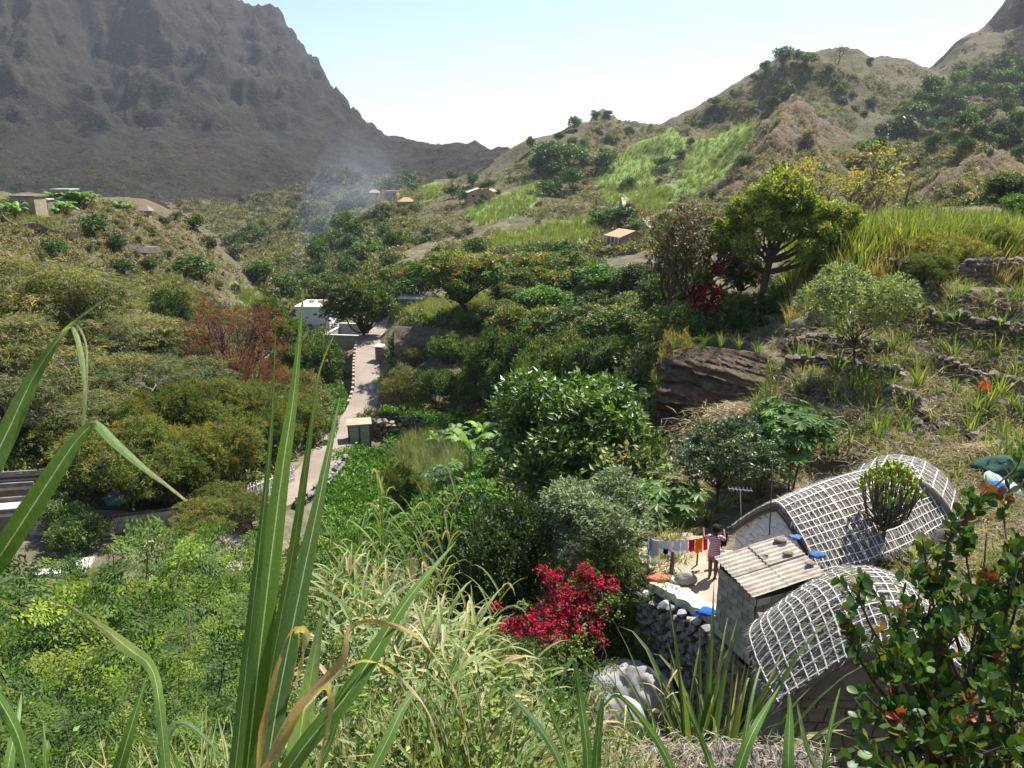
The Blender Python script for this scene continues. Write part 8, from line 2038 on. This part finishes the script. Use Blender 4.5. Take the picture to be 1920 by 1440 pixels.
ribbon(r, [(552, 1182, 1.545), (572, 1183, 1.54), (572, 1215, 1.54), (552, 1290, 1.55)], [16, 18, 12, 2], CDRY2, CDRY, rib=False, fold=.16, roll=.3, name='dry_leaf', n=16)
ribbon(r, [(478, 1470, 1.45), (540, 1345, 1.47), (640, 1240, 1.5), (655, 1180, 1.52), (710, 1166, 1.6), (790, 1200, 1.66), (850, 1290, 1.7), (875, 1370, 1.72)], [26, 18, 16, 14, 10, 8, 6, 2], CDRY, CDRY2, rib=False, fold=.16, roll=.3, name='dry_leaf', n=44)
ribbon(r, [(485, 1460, 1.4), (560, 1340, 1.42), (600, 1292, 1.43), (618, 1300, 1.44), (618, 1350, 1.44), (590, 1460, 1.44)], [26, 20, 16, 12, 9, 6], CDRY, CDRY2, rib=False, fold=.16, roll=-.3, name='dry_leaf', n=34)
ribbon(r, [(560, 1340, 1.5), (650, 1250, 1.55), (720, 1250, 1.6), (800, 1330, 1.66), (830, 1440, 1.7)], [8, 9, 8, 6, 3], CDRY2, CDRY2, rib=False, name='dry_leaf', n=30)
ribbon(r, [(560, 1520, 1.8), (615, 1400, 1.84), (640, 1340, 1.86), (700, 1310, 1.9)], [16, 16, 12, 2], CG2, CYG, n=20)
ribbon(r, [(690, 1460, 1.9), (730, 1380, 1.95), (760, 1320, 2.0), (800, 1275, 2.05)], [26, 26, 18, 2], CG2, CPALE, n=20)
b = MB(); b.tube([P(470, 1750, 1.6) - P3(r.location), P(472, 1600, 1.6) - P3(r.location), P(480, 1480, 1.62) - P3(r.location)], [.022, .02, .012], 8, CG); obj('stalk', b.mesh('stalk', M_blade, True), r)
r = cane('sugar cane leaning in from the left edge with two bent over leaves', -120, 1250, 1.5)
ribbon(r, [(-60, 1130, 1.35), (15, 1020, 1.38), (90, 905, 1.42), (140, 830, 1.45), (172, 796, 1.47)], [40, 46, 46, 42, 30], CG, CG2, roll=-.2)
ribbon(r, [(160, 800, 1.468), (178, 793, 1.47), (215, 830, 1.46), (270, 878, 1.44), (310, 908, 1.43), (349, 939, 1.42)], [10, 20, 17, 12, 7, 5], (0.24, 0.36, 0.14), (0.50, 0.42, 0.26), rib=False, roll=.2)
ribbon(r, [(-80, 980, 1.45), (0, 838, 1.5), (60, 712, 1.54), (110, 635, 1.56), (140, 603, 1.58), (200, 560, 1.6), (274, 520, 1.64)], [60, 48, 40, 32, 20, 8, 4, 2], CG, (0.34, 0.38, 0.18), roll=.15, n=44)
ribbon(r, [(118, 622, 1.555), (134, 613, 1.55), (149, 650, 1.53), (158, 720, 1.51), (156, 800, 1.5), (140, 850, 1.49), (120, 866, 1.48)], [4, 10, 11, 7, 6, 7, 3], (0.30, 0.40, 0.17), (0.55, 0.48, 0.32), rib=False, n=34)
ribbon(r, [(122, 618, 1.56), (140, 606, 1.555), (160, 640, 1.54), (163, 700, 1.52), (160, 770, 1.51)], [3, 4, 4, 4, 3], (0.36, 0.40, 0.2), (0.5, 0.46, 0.3), rib=False, n=24)
ribbon(r, [(-60, 1110, 1.3), (0, 1092, 1.32), (30, 1083, 1.33), (52, 1086, 1.34)], [20, 17, 12, 2], CPALE, CG2, n=14)
r = cane('short sugar cane with an arching leaf at the lower left corner', 200, 1650, 1.5)
ribbon(r, [(72, 1124, 1.9), (120, 1133, 1.85), (180, 1168, 1.78), (240, 1215, 1.7), (283, 1252, 1.63), (300, 1330, 1.56), (315, 1500, 1.5)][::-1], [20, 20, 19, 26, 14, 6, 2], CG2, (0.45, 0.36, 0.12), n=40, rollv=[.2, .3, -.2, .2, 0])
ribbon(r, [(200, 1520, 1.5), (235, 1400, 1.52), (262, 1310, 1.55), (276, 1265, 1.57)], [24, 26, 18, 3], CG, CG2, n=20)
ribbon(r, [(295, 1480, 1.6), (312, 1390, 1.61), (335, 1355, 1.62), (372, 1372, 1.62), (428, 1432, 1.6)], [10, 14, 12, 9, 3], CPALE, CG2, n=26)
ribbon(r, [(-30, 1270, 1.4), (20, 1350, 1.38), (45, 1420, 1.37), (55, 1520, 1.36)], [14, 22, 20, 18], CG, CG2, n=18)
ribbon(r, [(5, 1560, 1.42), (15, 1440, 1.44), (35, 1340, 1.5), (40, 1300, 1.55)], [24, 22, 12, 2], CG2, CG2, n=18)
ribbon(r, [(88, 1520, 1.55), (86, 1430, 1.56), (80, 1350, 1.6)], [12, 10, 2], CG, CG2, n=12)
ribbon(r, [(345, 1520, 1.6), (335, 1440, 1.62), (318, 1390, 1.64)], [14, 12, 2], CG, CG2, n=12)
r = cane('sugar cane blades rising from the bottom edge below the bougainvillea', 1110, 1650, 1.9)
ribbon(r, [(1105, 1520, 1.9), (1100, 1400, 1.95), (1088, 1310, 2.0), (1078, 1240, 2.02)], [22, 20, 18, 14], CG, CG2, n=20)
ribbon(r, [(1080, 1243, 2.02), (1073, 1236, 2.02), (1058, 1262, 2.01), (1045, 1295, 2.0)], [8, 10, 6, 2], (0.20, 0.30, 0.14), CG2, rib=False, n=14)
ribbon(r, [(1116, 1520, 1.85), (1120, 1400, 1.88), (1130, 1310, 1.9)], [18, 20, 13], CG2, CG2, n=14)
ribbon(r, [(918, 1300, 2.2), (925, 1284, 2.2), (945, 1292, 2.18), (1000, 1350, 2.1), (1045, 1420, 2.05), (1080, 1520, 2.0)], [3, 7, 12, 17, 18, 18], (0.17, 0.26, 0.12), CG2, n=30)
ribbon(r, [(1012, 1270, 2.3), (1035, 1340, 2.25), (1060, 1410, 2.2), (1075, 1500, 2.1)], [2, 8, 10, 10], CG, CG2, n=18)
r = cane('sugar cane blades at the bottom edge in front of the outhouse', 1380, 1650, 1.9)
ribbon(r, [(1120, 1345, 2.1), (1135, 1320, 2.1), (1160, 1305, 2.08), (1205, 1350, 2.02), (1250, 1420, 1.96), (1290, 1520, 1.9)], [3, 7, 14, 18, 18, 20], CG, CG2, n=30)
ribbon(r, [(1360, 1520, 1.85), (1400, 1400, 1.9), (1430, 1340, 1.95), (1463, 1285, 2.0)], [24, 24, 18, 2], CG, CG2, n=20)
ribbon(r, [(1478, 1520, 1.9), (1478, 1430, 1.92), (1481, 1330, 1.98), (1478, 1300, 2.0)], [26, 26, 20, 6], CG2, CG2, n=18)
ribbon(r, [(1386, 1520, 2.0), (1395, 1400, 2.05), (1412, 1300, 2.12), (1428, 1240, 2.2)], [14, 12, 8, 2], CG, CG2, n=18)
ribbon(r, [(1280, 1300, 2.3), (1300, 1350, 2.25), (1335, 1440, 2.2), (1350, 1520, 2.1)], [3, 12, 14, 16], CG, CG2, n=18)
ribbon(r, [(1575, 1290, 2.2), (1560, 1350, 2.15), (1545, 1440, 2.1), (1540, 1500, 2.1)], [2, 8, 10, 10], CG, CG2, n=16)
ribbon(r, [(1495, 1320, 2.1), (1510, 1390, 2.08), (1530, 1440, 2.05), (1560, 1500, 2.0)], [2, 10, 12, 12], CPALE, CG2, n=16)

# ---------------------------------------------------------------- smoke and air
def volume_box(name, label, lo, hi, dens, col, aniso=.2, mask=None):
    b = MB(); lo = P3(lo, float); hi = P3(hi, float); b.box((lo + hi) / 2, hi - lo)
    m = bpy.data.materials.new(name); m.use_nodes = True; nt = m.node_tree; nt.nodes.clear(); out = nt.nodes.new('ShaderNodeOutputMaterial')
    v = nt.nodes.new('ShaderNodeVolumePrincipled'); v.inputs['Color'].default_value = (*col, 1); v.inputs['Density'].default_value = dens; v.inputs['Anisotropy'].default_value = aniso
    nt.links.new(v.outputs[0], out.inputs['Volume'])
    o = obj(name, b.mesh(name, m)); tag(o, label, kind='stuff'); return o, nt, v
zlo = float(Z.min()) - 1.5; zhi = max(float(Z[RR < 4800].max()), 5) + 6
volume_box('haze', 'thin bluish haze filling the valley', (-5300, -5300, zlo), (5300, 5300, zhi), 0.000095, (0.84, 0.89, 1.0), .4)

# thin smoke drifting up from the valley bottom
sp = [P(558, 560, 240), P(585, 480, 285), P(600, 420, 315), P(628, 370, 345), P(672, 335, 380), P(720, 318, 420)]
b = MB(); k_ = 24; C_ = P3([[np.interp(q, np.linspace(0, 1, 6), P3(sp)[:, i]) for i in range(3)] for q in np.linspace(0, 1, k_)])
rad = np.interp(np.linspace(0, 1, k_), [0, .2, .45, .7, 1], [2, 7, 12, 17, 24]) * (1 + .2 * np.sin(np.arange(k_) * 1.9)); rad[0] = .5; rad[-1] = 4; rad[-2] *= .7
b.tube(C_, rad, 20)
m = bpy.data.materials.new('smoke'); m.use_nodes = True; nt = m.node_tree; nt.nodes.clear(); out = nt.nodes.new('ShaderNodeOutputMaterial')
v = nt.nodes.new('ShaderNodeVolumePrincipled'); v.inputs['Color'].default_value = (.72, .82, 1, 1); v.inputs['Anisotropy'].default_value = .3
ge = nt.nodes.new('ShaderNodeNewGeometry'); nz = nt.nodes.new('ShaderNodeTexNoise'); nz.inputs['Scale'].default_value = .045; nz.inputs['Detail'].default_value = 3; nt.links.new(ge.outputs['Position'], nz.inputs['Vector'])
mr = nt.nodes.new('ShaderNodeMapRange'); mr.inputs['From Min'].default_value = .38; mr.inputs['From Max'].default_value = .75; mr.inputs['To Max'].default_value = .0045
nt.links.new(nz.outputs['Fac'], mr.inputs['Value']); nt.links.new(mr.outputs[0], v.inputs['Density']); nt.links.new(v.outputs[0], out.inputs['Volume'])
tag(obj('smoke', b.mesh('smoke', m, True)), 'blue white smoke drifting up the valley', kind='stuff')
